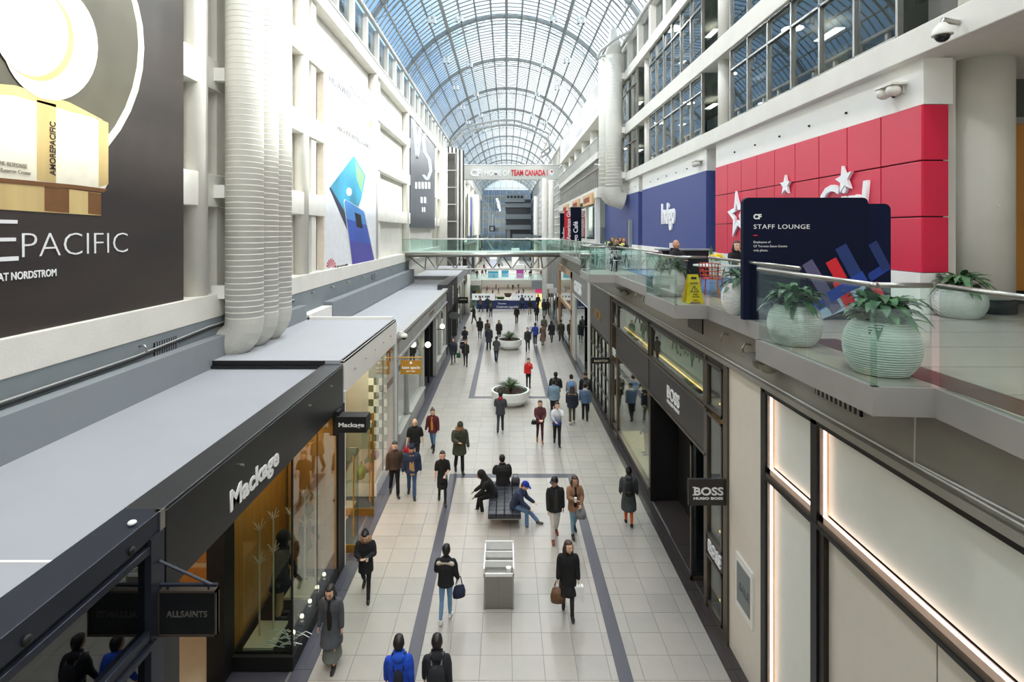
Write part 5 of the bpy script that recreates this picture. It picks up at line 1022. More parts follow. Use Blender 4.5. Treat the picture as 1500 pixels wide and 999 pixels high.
# recycling cabinet
t = thing('recycling_bin', 'brushed steel recycling cabinet with open white sorting tray on top', 'bin', (-.17, 13.6, 0)); bs = mat('bin_steel', (150, 148, 142), .35, .8, var=.05, stretch=(1, 1, 12))
B('body', bs, t, -.53, .17, 13.05, 14.15, .02, .78); B('toe_kick', 'black', t, -.5, .14, 13.1, 14.1, 0, .02)
for x0 in (-.53, .14): B('corner_post', 'steel', t, x0, x0+.03, 13.03, 13.06, .0, .8)
B('door_gap', 'joint', t, -.19, -.185, 13.04, 13.05, .03, .76); B('rim', 'white_gloss', t, -.54, -.51, 13.04, 14.16, .76, .95); B('rim', 'white_gloss', t, .15, .18, 13.04, 14.16, .76, .95); B('rim', 'white_gloss', t, -.54, .18, 13.04, 13.07, .76, .83); B('rim', 'white_gloss', t, -.54, .18, 14.13, 14.16, .76, .99)
B('tray', 'white_gloss', t, -.51, .15, 13.07, 14.13, .74, .77)
for y in (13.38, 13.78): B('divider', 'white_gloss', t, -.51, .15, y, y+.025, .76, .93)
B('slot', 'navy_panel', t, -.43, -.04, 13.12, 13.2, .77, .775); B('slot', mat('slot_dark', (44, 44, 54), .5), t, -.42, .08, 13.44, 13.72, .77, .775)
for x0 in (-.3, -.04): MB().lathe([(.075, 0), (.075, .006)], (x0, 13.95, .77), 18).build('round_hole', 'black', t)
tag(MB().lathe([(.05, 0), (.065, .12)], (.05, 13.18, .78), 14).build('plastic_cup', 'white_gloss', None), 'crumpled white cup left on the recycling cabinet', 'cup')
# bench
t = thing('leather_bench', 'black tufted leather bench on a steel frame', 'bench', (-.06, 17.6, 0)); lm = mat('leather', (44, 46, 54), .38, bump=.2, bscale=40)
B('base_pad', lm, t, -.55, .43, 16.55, 18.75, .30, .37, bevel=.02)
for i in range(4):
    for j in range(9): B('cushion_tuft', lm, t, -.55+i*.245, -.55+i*.245+.242, 16.55+j*.2445, 16.55+j*.2445+.241, .36, .455, bevel=.022)
for x0, y0 in ((-.5, 16.62), (.36, 16.62), (-.5, 18.64), (.36, 18.64)): B('leg', 'steel', t, x0, x0+.03, y0, y0+.03, 0, .3)
B('rail', 'steel', t, -.5, .39, 16.62, 16.65, .25, .29); B('rail', 'steel', t, -.5, .39, 18.64, 18.67, .25, .29)
# ================================================================ PEOPLE
for n_, c_, k_ in (('skin_light', (222, 178, 152), 1), ('skin_mid', (196, 146, 116), 1), ('skin_dark', (120, 82, 62), 1)): mat(n_, c_, .5, var=.03)
mat('hair_black', (26, 22, 22), .5, var=.2, scale=30); mat('hair_brown', (66, 44, 34), .5, var=.2, scale=30); mat('eye', (24, 18, 16), .3); mat('lip', (168, 88, 84), .5); mat('shoe_black', (28, 28, 30), .5); mat('shoe_white', (226, 224, 220), .6); mat('shoe_brown', (128, 66, 36), .5); mat('fur', (150, 116, 84), .95, var=.25, scale=50, bump=.8, bscale=90); mat('fur_white', (206, 196, 180), .95, var=.2, scale=50, bump=.8, bscale=90)
def cloth(c, nm=None): return mat(nm or 'cloth_%d_%d_%d' % c, c, .88, var=.1, scale=7, bump=.35, bscale=12)
def rot(ax, a): return Matrix.Rotation(a, 3, ax)
def person(x, y, face, h=1.72, z=0, label='', top=(30, 30, 34), legs=(30, 30, 36), hem=.80, hair='short', hairc='hair_black', skin='skin_mid', shoes='shoe_black',
           lh=18, rh=-16, lk=4, rk=24, la=(12, 8, 18), ra=(-10, 8, 18), lean=4, nod=8, turn=0, bulk=1.0, fem=False, extra=(), res=None, seat=None, lab_=0.0, rab=0.0, group=None, sleeves=True, name='person', boots=False, cat='person', skirt=None, flare=1.0, tiny=False, hidden_shoes=False):
    """face: heading in degrees (0 looks towards +Y, 180 towards the viewer); la/ra = (swing, out, elbow) in degrees"""
    t = thing(name, label, cat, (x, y, z), 0, group); s = h/1.72; Z = math.hypot(x, y)
    bulk *= 1.14; res = res or (.0125 if Z < 19 else .018 if Z < 32 else .028)
    near = Z < 33
    W = Matrix.Translation((x, y, z)) @ Matrix.Rotation(math.radians(face), 4, 'Z') @ Matrix.Scale(s, 4)
    d2 = math.radians
    hip0 = Vector((0, 0, .93)); J = {}
    spine = rot('X', -d2(lean))                                # lean forward (+Y)
    def leg(side, flex, knee, ab):
        hp = hip0+Vector((side*.085, 0, -.03)); A = rot('Y', -side*d2(ab)) @ rot('X', d2(flex)); th = A @ Vector((0, 0, -.42)); kn = hp+th
        Bm = rot('Y', -side*d2(ab)) @ rot('X', d2(flex-knee)); an = kn+Bm @ Vector((0, 0, -.41)); fd = Bm @ Vector((side*.12, 1, 0)); pitch = max(-.35, min(.1, fd.z)); fd = Vector((fd.x, abs(fd.y)+.2, 0)).normalized(); fd = (fd+Vector((0, 0, -.5 if flex < -8 else 0))).normalized()
        return hp, kn, an, fd
    LG = leg(-1, lh, lk, lab_); RG = leg(1, rh, rk, rab)
    low = min(LG[2].z-.075, RG[2].z-.075, LG[2].z-.075+LG[3].z*.17, RG[2].z-.075+RG[3].z*.17)
    dz = -low if seat is None else (seat/s+.09-hip0.z)
    off = Vector((0, 0, dz)); S = lambda v: W @ (v+off)
    up = lambda q, xx=0, yy=0: hip0+spine @ Vector((xx, yy, q))     # a point along the spine, q above the hips
    neck = up(.545, 0, .0); HR = rot('Z', d2(turn)) @ rot('X', -d2(lean*.4+nod)); hc = neck+HR @ Vector((0, .024, .136))
    def arm(side, a):
        sw, out, el = a; out *= .6; sh = up(.475, side*.172*(.93 if fem else 1)*(.5+.5*bulk), -.005); A = rot('Y', -side*d2(out)) @ rot('X', d2(sw-lean*.3)); e = sh+A @ Vector((0, 0, -.285))
        inn = 0 if el < 50 else d2(26); B2 = rot('Y', -side*d2(out)) @ rot('X', d2(sw-lean*.3+el)) ; f = B2 @ Vector((-side*math.sin(inn)*.27, 0, -.255*math.cos(inn))); w = e+f
        return sh, e, w, f.normalized()
    LA, RA = arm(-1, la), arm(1, ra); J.update(LG=LG, RG=RG, LA=LA, RA=RA)
    side = W.to_3x3() @ Vector((1, 0, 0)); side.normalize()
    def R_(v): return v*s if not isinstance(v, tuple) else (v[0]*s, v[1]*s)
    def limb(mb, pts, rs, n=10, sx=None, c0=True, c1=True):
        P = [S(p) for p in pts]; r = [R_(q) for q in rs]
        for p, q, c_ in ((P[0], r[0], c0), (P[-1], r[-1], c1)):
            if not c_: continue
            q = q if isinstance(q, tuple) else (q, q); mb.ball(p, (q[0]*.98, q[1]*.98, min(q)*.9), Matrix.Rotation(d2(face), 3, 'Z'), 10, 6)
        mb.tube(P, r, n, sx=sx)
    def fin(mb, nm, m, rs=None, smooth=1, parent=t):
        o = mb.build(nm, m, parent, smooth=True)
        md = o.modifiers.new('r', 'REMESH'); md.mode = 'VOXEL'; md.voxel_size = rs or res; sm = o.modifiers.new('s', 'SMOOTH'); sm.factor = .5; sm.iterations = 3; o['_s'] = 1; PENDING.append(o); return o
    # ---- body: one continuous skin surface
    b = MB(); bw = .9 if fem else 1
    HRW = Matrix.Rotation(d2(face), 3, 'Z') @ HR
    hs = s*1.15
    def hp_(v): return S(hc+HR @ (Vector(v)*1.15))
    b.ball(S(hc), (.08*hs, .1*hs, .12*hs), HRW, 20, 14); b.ball(hp_((0, .02, -.045)), (.058*hs, .066*hs, .07*hs), HRW, 14, 10); b.ball(hp_((0, .055, -.085)), (.03*hs, .03*hs, .026*hs), HRW)
    if near:
        b.tube([hp_((0, .088, .02)), hp_((0, .108, -.022)), hp_((0, .112, -.032))], [.009*hs, .014*hs, .012*hs], 8); 
        for q in (-1, 1): b.ball(hp_((q*.078, -.005, -.012)), (.012*hs, .02*hs, .03*hs), HRW, 8, 6); b.ball(hp_((q*.04, .07, -.03)), (.022*hs, .018*hs, .02*hs), HRW, 8, 6)
    limb(b, [up(.46), neck+Vector((0, 0, .09))], [(.06, .055), (.052, .052)])
    limb(b, [up(-.02), up(.12), up(.3), up(.45)], [(.13, .085), (.105*bw, .075), (.13*bw, .085), (.15*bw, .075)], sx=side)
    for A in (LA, RA):
        limb(b, [A[0]*.9+neck*.1+Vector((0, 0, -.03)), A[0].lerp(A[1], .5), A[1]], [.036, .04, .034], 8); limb(b, [A[1], A[1].lerp(A[2], .4), A[2]], [.037, .036, .025], 8)
    for q, A in ((-1, LA), (1, RA)):
        w, f = A[2], A[3]; sd = Vector((0, 1, 0)) if abs(f.y) < .7 else Vector((-q, 0, 0)); sd = (sd-f*sd.dot(f)).normalized(); nn = f.cross(sd)*(-1)
        c = w+f*.05; b.tube([S(w), S(w+f*.045), S(w+f*.09)], [R_((.024, .018)), R_((.038, .016)), R_((.036, .014))], 8, sx=(W.to_3x3() @ sd))
        if near or seat:
            for k in range(4):
                u = (k-1.5)*.019; L_ = (.066, .078, .072, .056)[3-k]; p0 = w+f*.085+sd*u; cu = nn*q*.0
                p1 = p0+f*L_*.5+(Vector((-q*.012, 0, 0))); p2 = p1+f*L_*.35+Vector((-q*.02, 0, 0)); b.tube([S(p0-f*.02), S(p0), S(p1), S(p2)], [.0095*s, .0095*s, .009*s, .007*s], 6)
            p0 = w+f*.03+sd*.03; b.tube([S(p0), S(p0+sd*.03+f*.03), S(p0+sd*.035+f*.06)], [.012*s, .011*s, .008*s], 6)
    bare = skirt == 'bare'
    for G in (LG, RG): limb(b, [G[0], G[0].lerp(G[1], .5), G[1]], [.07, .06, .045], 8); limb(b, [G[1], G[1].lerp(G[2], .35), G[2]], [.044, .045, .03], 8)
    for G in (LG, RG): b.tube([S(G[2]), S(G[2]+G[3]*.06+Vector((0, 0, -.04))), S(G[2]+G[3]*.14+Vector((0, 0, -.05)))], [.022*s, .018*s, .012*s], 8)
    bodyo = fin(b, 'body', skin, min(res, .011) if near else res)
    if near and abs(((face+turn-180+180) % 360)-180) < 100:
        e = MB()
        for q in (-1, 1): e.ball(hp_((q*.03, .083, .006)), (.013*hs, .007*hs, .007*hs), HRW, 8, 6)
        e.build('eyes', 'eye', bodyo, smooth=True); e = MB()
        for q in (-1, 1): e.tube([hp_((q*.015, .094, .028)), hp_((q*.032, .09, .033)), hp_((q*.05, .078, .027))], .004*hs, 5)
        e.build('eyebrows', hairc, bodyo); e = MB(); e.ball(hp_((0, .088, -.062)), (.022*hs, .009*hs, .007*hs), HRW, 8, 6); e.build('lips', 'lip', bodyo, smooth=True)
    # ---- trousers / legs
    lm_ = cloth(legs); b = MB(); k_ = .92 if fem else 1.04
    if not skirt or skirt == 'tights':
        limb(b, [up(-.06), up(.06)], [(.15*k_, .105), (.14*k_, .095)], sx=side)
        for G in (LG, RG): limb(b, [G[0], G[0].lerp(G[1], .5), G[1]], [.092*k_, .078*k_, .06*k_], 12); limb(b, [G[1], G[1].lerp(G[2], .35), G[1].lerp(G[2], .93)], [.06*k_, .06*k_, .05*k_*(.85 if fem else 1.15)], 12)
        fin(b, 'trousers', lm_)
    elif skirt:
        hh = {'long': .1, 'knee': .52}[skirt]; mid = (LG[2]+RG[2])/2; mk = (LG[1]+RG[1])/2; e_ = mid if skirt == 'long' else mk
        wd_ = abs(LG[2].y-RG[2].y)/2+.1 if skirt == 'long' else abs(LG[1].y-RG[1].y)/2+.1
        limb(b, [up(.05), up(-.05), hip0.lerp(e_, .5)+Vector((0, 0, -.05)), e_+Vector((0, 0, .1 if skirt == 'long' else .03))], [(.135, .1), (.165, .12), (.18, .15), (.2 if skirt == 'long' else .17, wd_)], 14, side, c1=False); fin(b, 'skirt', lm_)
        if skirt == 'knee':
            b = MB()
            for G in (LG, RG): limb(b, [G[0].lerp(G[1], .6), G[1], G[1].lerp(G[2], .35), G[1].lerp(G[2], .95)], [.06, .05, .052, .038], 10)
            fin(b, 'tights', 'black')
    # ---- shoes
    for G in (LG, RG):
        b = MB(); a, f = G[2], G[3]; b.tube([S(a+Vector((0, 0, .03))), S(a+Vector((0, 0, -.03)))], [.05*s, .05*s], 10)
        b.tube([S(a-f*.055+Vector((0, 0, -.048))), S(a+Vector((0, 0, -.045))), S(a+f*.1+Vector((0, 0, -.052))), S(a+f*.18+Vector((0, 0, -.056)))], [R_((.036, .026)), R_((.044, .04)), R_((.05, .03)), R_((.032, .02))], 10, sx=side)
        if boots: limb(b, [a, G[1].lerp(a, .45)], [.046, .056])
        fin(b, 'shoe', shoes, min(res, .014) if near else res)
    # ---- top / coat
    if top is not None:
        tm = cloth(top); b = MB(); k_ = bulk*(.9 if fem else 1); lowq = hem-.93
        rs = [(.162*k_, .115*bulk), (.152*k_, .112*bulk), (.178*k_, .128*bulk), (.178*k_, .105*bulk), (.135, .085), (.072, .066)]
        pts = [up(-.02), up(.14), up(.33), up(.44), up(.505), up(.555)]
        if lowq < -.03:
            sw_ = max(abs(LG[1].y), abs(RG[1].y))
            f_ = min(1, -lowq/.42); base = hip0+Vector((0, (LG[1].y+RG[1].y)*.3*f_ if seat is None else .02, lowq)); pts = [base, up(-.02).lerp(base, .5)]+pts; rs = [(.172*k_*flare, (.125+.05*f_)*bulk*flare), (.168*k_*flare, .128*bulk)]+rs
        limb(b, pts, rs, 16, side, c0=False)
        if sleeves:
            e_ = 1 if sleeves is True else .55
            for A in (LA, RA):
                limb(b, [A[0]*.94+neck*.06+Vector((0, 0, -.035)), A[0].lerp(A[1], .45), A[1]], [.056*bulk, .06*bulk, .053*bulk], 12)
                if e_ == 1: limb(b, [A[1], A[1].lerp(A[2], .5), A[1].lerp(A[2], .96)], [.053*bulk, .048*bulk, .04*bulk], 12)
        fin(b, 'coat' if hem < .85 else 'top', tm)
    # ---- hair and headwear
    b = MB()
    if hair in ('short', 'long', 'bob', 'bun', 'tail'):
        b.ball(hp_((0, -.034, .026)), (.087*hs, .092*hs, .104*hs), HRW, 18, 12); b.ball(hp_((0, -.006, .082)), (.072*hs, .082*hs, .042*hs), HRW, 14, 8); b.ball(hp_((0, -.05, -.02)), (.074*hs, .06*hs, .075*hs), HRW, 14, 8)
        if hair == 'long': limb(b, [hc+HR @ Vector((0, -.05, .03)), hc+HR @ Vector((0, -.07, -.1)), hc+HR @ Vector((0, -.1, -.27))], [(.1, .075), (.118, .07), (.095, .035)], 12, side)
        if hair == 'long':
            for q in (-1, 1): b.tube([hp_((q*.076, .01, .04)), hp_((q*.08, .012, -.06)), hp_((q*.085, .03, -.18))], [.022*hs, .024*hs, .014*s], 8)
        if hair == 'bob': limb(b, [hc+HR @ Vector((0, -.035, .02)), hc+HR @ Vector((0, -.04, -.07))], [(.106, .08), (.108, .066)], 12, side)
        if hair == 'bun': b.ball(hp_((0, -.085, .11)), .042*hs)
        if hair == 'tail': limb(b, [hc+HR @ Vector((0, -.1, .04)), hc+HR @ Vector((0, -.13, -.06)), hc+HR @ Vector((0, -.11, -.18))], [.03, .035, .015])
        fin(b, 'hair', hairc, min(res, .013) if near else res)
    elif hair == 'cap':
        b.ball(hp_((0, -.01, .035)), (.086*hs, .104*hs, .095*hs), HRW, 18, 12); b.prism([hp_(p) for p in ((-.065, .07, .055), (.065, .07, .055), (.055, .16, .04), (0, .175, .038), (-.055, .16, .04))], (0, 0, .012)); fin(b, 'cap', extra[0] if extra else 'black', min(res, .012))
        b = MB(); b.ball(hp_((0, -.035, -.01)), (.08*hs, .08*hs, .08*hs), HRW); fin(b, 'hair', hairc)
    elif hair == 'beanie':
        b.ball(hp_((0, -.012, .045)), (.088*hs, .104*hs, .1*hs), HRW, 18, 12); b.ball(hp_((0, -.012, .15)), .03*hs); fin(b, 'beanie', extra[0] if extra else 'black', min(res, .012))
    elif hair == 'hood':
        b.ball(hp_((0, -.03, .01)), (.105*hs, .115*hs, .13*hs), HRW, 18, 12); limb(b, [hc+HR @ Vector((0, -.04, -.05)), up(.5, 0, -.03)], [(.115, .1), (.15, .1)], 12, side); fin(b, 'hood', tm)
    for ex in extra:
        if not isinstance(ex, tuple): continue
        k, a = ex[0], ex[1]
        if k == 'furhood':                                     # fur edged hood lying round the neck
            b = MB(); rr = random.Random(5)
            for i in range(18): an = 2*PI*i/18; p = neck+spine @ Vector((.115*math.cos(an), .012-.085*math.sin(an)-.015, .0+.04*math.sin(an))); b.ball(S(p), (.036+.01*rr.random())*s, None, 8, 6)
            fin(b, 'fur_collar', a, min(res, .014))
            b = MB(); b.ball(S(neck+spine @ Vector((0, -.1, -.05))), (.12*s, .06*s, .1*s), HRW); fin(b, 'hood', tm)
        elif k == 'furback':
            b = MB(); rr = random.Random(6)
            for i in range(22): u = i/21-.5; p = up(.47-.05*abs(u)*2, u*.34, -.115+.06*abs(u)); b.ball(S(p), (.04+.012*rr.random())*s, None, 8, 6)
            fin(b, 'fur_trim', a, min(res, .014)); b = MB(); b.ball(S(up(.5, 0, -.1)), (.13*s, .06*s, .06*s), HRW); fin(b, 'hood', tm)
        elif k == 'hooddown':
            b = MB(); b.ball(S(neck+spine @ Vector((0, -.085, -.035))), (.115*s, .075*s, .085*s), HRW); limb(b, [neck+Vector((-.08, .03, 0)), neck+Vector((0, -.07, .03)), neck+Vector((.08, .03, 0))], [.03, .045, .03]); fin(b, 'hood', cloth(a))
        elif k == 'scarf':
            b = MB(); limb(b, [neck+Vector((-.07, 0, .01)), neck+Vector((0, .07, -.0)), neck+Vector((.07, 0, .01))], [.028, .03, .028]); limb(b, [up(.48, -.04, .11), up(.25, -.04, .15), up(-.02, -.03, .14), up(-.16, -.02, .15)], [(.03, .012), (.035, .012), (.07, .014), (.08, .014)], 8, side); limb(b, [up(.48, .04, .11), up(.25, .04, .15), up(.02, .03, .14)], [(.03, .012), (.035, .012), (.05, .014)], 8, side); fin(b, 'scarf', cloth(a), .011)
        elif k == 'inner':                                     # shirt showing between the open fronts of a coat
            b = MB(); limb(b, [up(-.1, 0, .07*bulk), up(.06, 0, .07*bulk), up(.3, 0, .086*bulk), up(.47, 0, .06*bulk)], [(.075, .07), (.07, .07), (.066, .064), (.045, .055)], 10, side); fin(b, 'shirt', cloth(a))
        elif k == 'collar':
            b = MB()
            for i in range(14): an = 2*PI*i/14; b.ball(S(neck+spine @ Vector((.085*math.cos(an), .07*math.sin(an), -.005))), .026*s, None, 8, 6)
            fin(b, 'collar', cloth(a))
        elif k == 'beard':
            b = MB(); b.ball(hp_((0, .045, -.075)), (.054*s, .05*s, .045*s), HRW); fin(b, 'beard', a, .011)
        elif k == 'glasses':
            b = MB()
            for q in (-1, 1): b.tube([hp_((q*.03+.022*math.cos(i*PI/4), .098, .006+.017*math.sin(i*PI/4))) for i in range(9)], .003*s, 5)
            b.tube([hp_((-.01, .1, .008)), hp_((.01, .1, .008))], .003*s, 5); b.build('glasses', 'black', t)
        elif k == 'stripes':
            for i in range(5): B('stripe', 'text_white', t, 0, .001, 0, .001, 0, .001)
        elif k == 'print':                                     # white print on the back of the hoodie and a sleeve
            b = MB()
            for i in range(3):
                p0, p1 = up(.40-i*.09, -.07, -.135), up(.40-i*.09, .07, -.135); b.prism([S(p0), S(p1), S(p1+Vector((0, -.004, -.05))), S(p0+Vector((0, -.004, -.05)))], W.to_3x3() @ Vector((0, -.006, 0)))
            b.build('back_print', 'text_white', t)
    t['_j'] = 0; del t['_j']
    J2 = {k: [S(q) for q in v[:3]] for k, v in J.items()}; J2['back'] = S(up(.3, 0, -.12)); J2['S'] = S; J2['up'] = up; J2['s'] = s; J2['W'] = W; J2['side'] = side
    return t, J2
def bag_at(p, label, m, w=.28, d=.12, h_=.24, name='handbag', strap=.2, cat='bag', face=0, body='tote', group=None):
    """a bag hanging from the hand at p"""
    t = thing(name, label, cat, p, 0, group); A = Matrix.Translation(p) @ Matrix.Rotation(math.radians(face), 4, 'Z'); b = MB()
    if body == 'paper': b.prism([A @ Vector(q) for q in ((-w/2, -d/2, -strap-h_), (w/2, -d/2, -strap-h_), (w/2, -d/2, -strap), (-w/2, -d/2, -strap))], A.to_3x3() @ Vector((0, d, 0)))
    else: b.tube([A @ Vector((0, 0, -strap-h_)), A @ Vector((0, 0, -strap-h_*.55)), A @ Vector((0, 0, -strap))], [(w*.48, d*.5), (w*.52, d*.6), (w*.38, d*.22)], 12, sx=A.to_3x3() @ Vector((1, 0, 0)))
    o = b.build('bag_body', m, t, smooth=body != 'paper')
    for q in (-1, 1): MB().tube([A @ Vector((-w*.25, q*d*.3, -strap)), A @ Vector((-w*.12, q*.01, -.0)), A @ Vector((w*.12, q*.01, -.0)), A @ Vector((w*.25, q*d*.3, -strap))], .008, 6).build('strap', m, t)
    return t
def backpack(J, label, m, m2='black', k=1.0, low=0):
    S, up, s = J['S'], J['up'], J['s']; p = J['back']; t = thing('backpack', label, 'backpack', p)
    b = MB(); pts = [up(q-low, 0, -.17) for q in (.03, .1, .3, .42, .47)]; b.tube([S(q) for q in pts], [(.1*s*k, .05*s), (.14*s*k, .08*s), (.14*s*k, .085*s), (.12*s*k, .06*s), (.06*s*k, .03*s)], 14, sx=J['side']); b.build('pack_body', m, t, smooth=True)
    b = MB(); b.tube([S(up(.08-low, 0, -.26)), S(up(.2-low, 0, -.265))], [(.09*s, .02*s), (.085*s, .015*s)], 10, sx=J['side']); b.build('pocket', m2, t, smooth=True)
    for q in (-1, 1): MB().tube([S(up(.45-low, q*.08, -.14)), S(up(.53, q*.1, -.02)), S(up(.46, q*.115, .115)), S(up(.25, q*.13, .13)), S(up(.1, q*.17, .0)), S(up(.08-low, q*.12, -.13))], .016*s, 6).build('strap', m2, t)
    return t
def P_(px_, py_, **k):                                          # a person whose feet are at that point of the floor
    p = fl(px_, py_, k.pop('z', 0)); k.setdefault('z', p.z); return person(p.x, p.y, **k)
N = dict(lh=0, rh=0, lk=3, rk=3)
# --- near group
p, J = person(-1.88, 9.75, 8, 1.74, label='person in a bright blue hooded jacket seen from behind, bottom left of the stripe', top=(28, 74, 190), legs=(40, 42, 52), hair='short', extra=(('hooddown', (36, 88, 208)),), lean=2, nod=2)
backpack(J, 'dark small pack with a cross strap on the bright blue jacket', cloth((30, 30, 44)), 'black', .6, .12)
p, J = person(-1.21, 9.7, 4, 1.73, label='person in a black hooded jacket with grey straps, bottom edge beside the blue jacket', top=(34, 35, 40), legs=(30, 30, 34), hair='short', extra=(('hooddown', (30, 31, 36)),), rh=14, lh=-12, lk=18, rk=4)
backpack(J, 'black backpack with grey straps worn at the bottom edge', cloth((36, 38, 42)), cloth((112, 112, 110)), 1, .05)
P_(486, 975, face=176, h=1.68, label='woman in a long grey cardigan, black top, glasses and grey wide trousers', top=(76, 80, 84), hem=.5, legs=(112, 118, 112), skirt='long', fem=True, bulk=1.05, flare=1.25, hair='long', hairc='hair_black', skin='skin_light', lh=10, rh=-8, rk=10, nod=16, la=(0, 12, 12), ra=(0, 12, 12), extra=(('inner', (24, 24, 26)), ('glasses', 0)), shoes='shoe_black')
p, J = P_(536, 873, face=186, h=1.66, label='woman in black parka with big fur hood looking at her phone with a cup', top=(28, 28, 30), hem=.66, legs=(26, 26, 28), fem=True, hair='bun', skin='skin_light', lh=16, rh=-14, rk=30, nod=28, la=(16, 14, 88), ra=(16, 14, 84), extra=(('furhood', 'fur'),), bulk=1.08, boots=True)
t_ = thing('phone', 'phone held by the woman in the fur hooded parka', 'phone', J['RA'][2]); q = J['RA'][2]+Vector((0, -.10, .03)); B('case', 'black', t_, q.x-.035, q.x+.035, q.y-.06, q.y+.06, q.z, q.z+.01)
t_ = thing('paper_cup', 'small paper cup held by the woman in the fur hooded parka', 'cup', J['LA'][2]); q = J['LA'][2]+Vector((0, -.10, -.03)); MB().lathe([(.03, 0), (.04, .1)], q, 12).build('cup_body', 'cream_panel', t_); MB().lathe([(.042, .1), (.042, .115)], q, 12).build('lid', 'black', t_)
p, J = P_(653, 908, face=-4, h=1.66, label='woman seen from behind in a black jacket with pale fur band and light blue jeans', top=(26, 26, 30), hem=.84, legs=(112, 148, 184), fem=True, hair='tail', lh=-8, rh=8, lk=14, rk=3, la=(10, 16, 60), ra=(2, 14, 30), extra=(('furback', 'fur_white'),), shoes='shoe_white', bulk=1.15)
bag_at(J['RA'][2]+Vector((.03, 0, .02)), 'navy and tan tote bag hanging at the elbow of the woman in light jeans', cloth((34, 42, 66)), .3, .14, .26, face=20)
p, J = P_(832, 900, face=178, h=1.68, label='woman in long black coat carrying a brown bag and a white bag', top=(22, 22, 24), hem=.5, legs=(46, 48, 52), fem=True, hair='long', hairc='hair_brown', skin='skin_light', lh=14, rh=-10, rk=20, turn=25, nod=2, la=(2, 10, 6), ra=(2, 10, 6), bulk=1.12, flare=1.1, boots=True)
bag_at(J['RA'][2]+Vector((0, 0, -.06)), 'brown patterned round handbag in the hand of the woman in the long black coat', mat('brown_bag', (104, 70, 40), .5, var=.3, scale=20), .34, .18, .32, strap=.16)
bag_at(J['LA'][2]+Vector((0, 0, -.06)), 'white plastic shopping bag beside the long black coat', 'white_gloss', .22, .12, .32, body='paper', strap=.1)
P_(813, 790, face=186, h=1.80, label='man in black jacket, backwards black cap, white trousers and brown boots', top=(30, 30, 32), hem=.78, legs=(212, 208, 202), hair='cap', skin='skin_mid', lh=-10, rh=14, lk=24, rk=3, turn=-40, la=(-8, 8, 14), ra=(10, 8, 22), extra=('black', ('inner', (56, 54, 46))), shoes='shoe_brown', boots=False, bulk=1.02)
p, J = P_(841, 784, face=190, h=1.72, label='woman in open camel coat, black top and light jeans holding a cup', top=(150, 112, 84), hem=.72, legs=(122, 156, 178), fem=True, hair='long', hairc='hair_brown', skin='skin_mid', lh=-10, rh=12, lk=20, rk=3, nod=10, la=(10, 14, 50), ra=(24, 8, 78), extra=(('inner', (26, 26, 30)), ('collar', (196, 176, 150))), shoes='shoe_black', bulk=1.08)
bag_at(J['LA'][2]+Vector((0, 0, 0)), 'grey shopping bag on the arm of the woman in the camel coat', cloth((132, 132, 134)), .28, .14, .28, strap=.12)
t_ = thing('drink_cup', 'clear drink cup held by the woman in the camel coat', 'cup', J['RA'][2]); MB().lathe([(.03, 0), (.042, .13)], J['RA'][2]+Vector((0, -.08, -.02)), 12).build('cup_body', 'white_gloss', t_)
p, J = P_(921, 768, face=-12, h=1.68, label='woman seen from behind in a long dark green grey puffer coat with orange leggings', top=(62, 68, 68), hem=.48, legs=(214, 96, 36), fem=True, hair='bun', lh=8, rh=-8, rk=12, la=(6, 12, 24), ra=(6, 12, 24), extra=(('hooddown', (58, 64, 64)),), bulk=1.2, flare=1.12, shoes='shoe_black')
backpack(J, 'small black backpack on the dark puffer coat', cloth((34, 36, 38)), 'black', .85, .03)
p, J = P_(673, 693, face=196, h=1.88, label='tall person in olive parka with fur hood and dark green beanie reading a phone', top=(62, 64, 50), hem=.62, legs=(26, 26, 28), hair='beanie', skin='skin_mid', lh=10, rh=-12, rk=14, nod=26, la=(6, 12, 22), ra=(22, 10, 70), extra=(cloth((58, 62, 50)), ('furhood', 'fur')), bulk=1.18, flare=1.05)
p, J = P_(648, 737, face=190, h=1.70, label='woman in black knee length dress with short sleeves holding a bottle', top=(24, 24, 26), hem=.7, legs=(24, 24, 26), skirt='knee', fem=True, hair='bob', skin='skin_light', lh=12, rh=-14, rk=20, la=(14, 12, 60), ra=(-6, 12, 14), sleeves='half', boots=False)
t_ = thing('water_bottle', 'clear bottle held by the woman in the black dress', 'bottle', J['LA'][2]); MB().lathe([(.03, 0), (.03, .16), (.012, .19), (.012, .21)], J['LA'][2]+Vector((0, -.07, -.08)), 12).build('bottle_body', 'roof_steel', t_, smooth=True)
P_(603, 728, face=190, h=1.78, label='person in navy puffer jacket, navy bobble beanie, tan scarf and blue jeans', top=(38, 52, 76), hem=.82, legs=(62, 86, 122), hair='beanie', skin='skin_mid', lh=14, rh=-14, rk=20, nod=16, la=(-4, 14, 16), ra=(-4, 14, 16), extra=(cloth((32, 40, 68)), ('scarf', (186, 150, 108))), bulk=1.15)
P_(578, 726, face=200, h=1.80, label='bearded man in dark brown jacket and black trousers walking beside the navy puffer', top=(74, 58, 48), hem=.86, legs=(24, 24, 26), hair='short', skin='skin_light', lh=12, rh=-14, rk=18, nod=6, turn=-15, la=(0, 10, 16), ra=(-4, 12, 20), extra=(('beard', 'hair_brown'),), bulk=1.04)
p, J = P_(608, 686, face=184, h=1.84, label='balding man in black short sleeved polo shirt carrying a red bag', top=(28, 28, 30), hem=.86, legs=(34, 34, 38), hair='none', skin='skin_light', lh=10, rh=-12, rk=16, nod=14, la=(-6, 16, 16), ra=(8, 16, 16), sleeves='half', extra=(('beard', 'hair_brown'),), bulk=1.05)
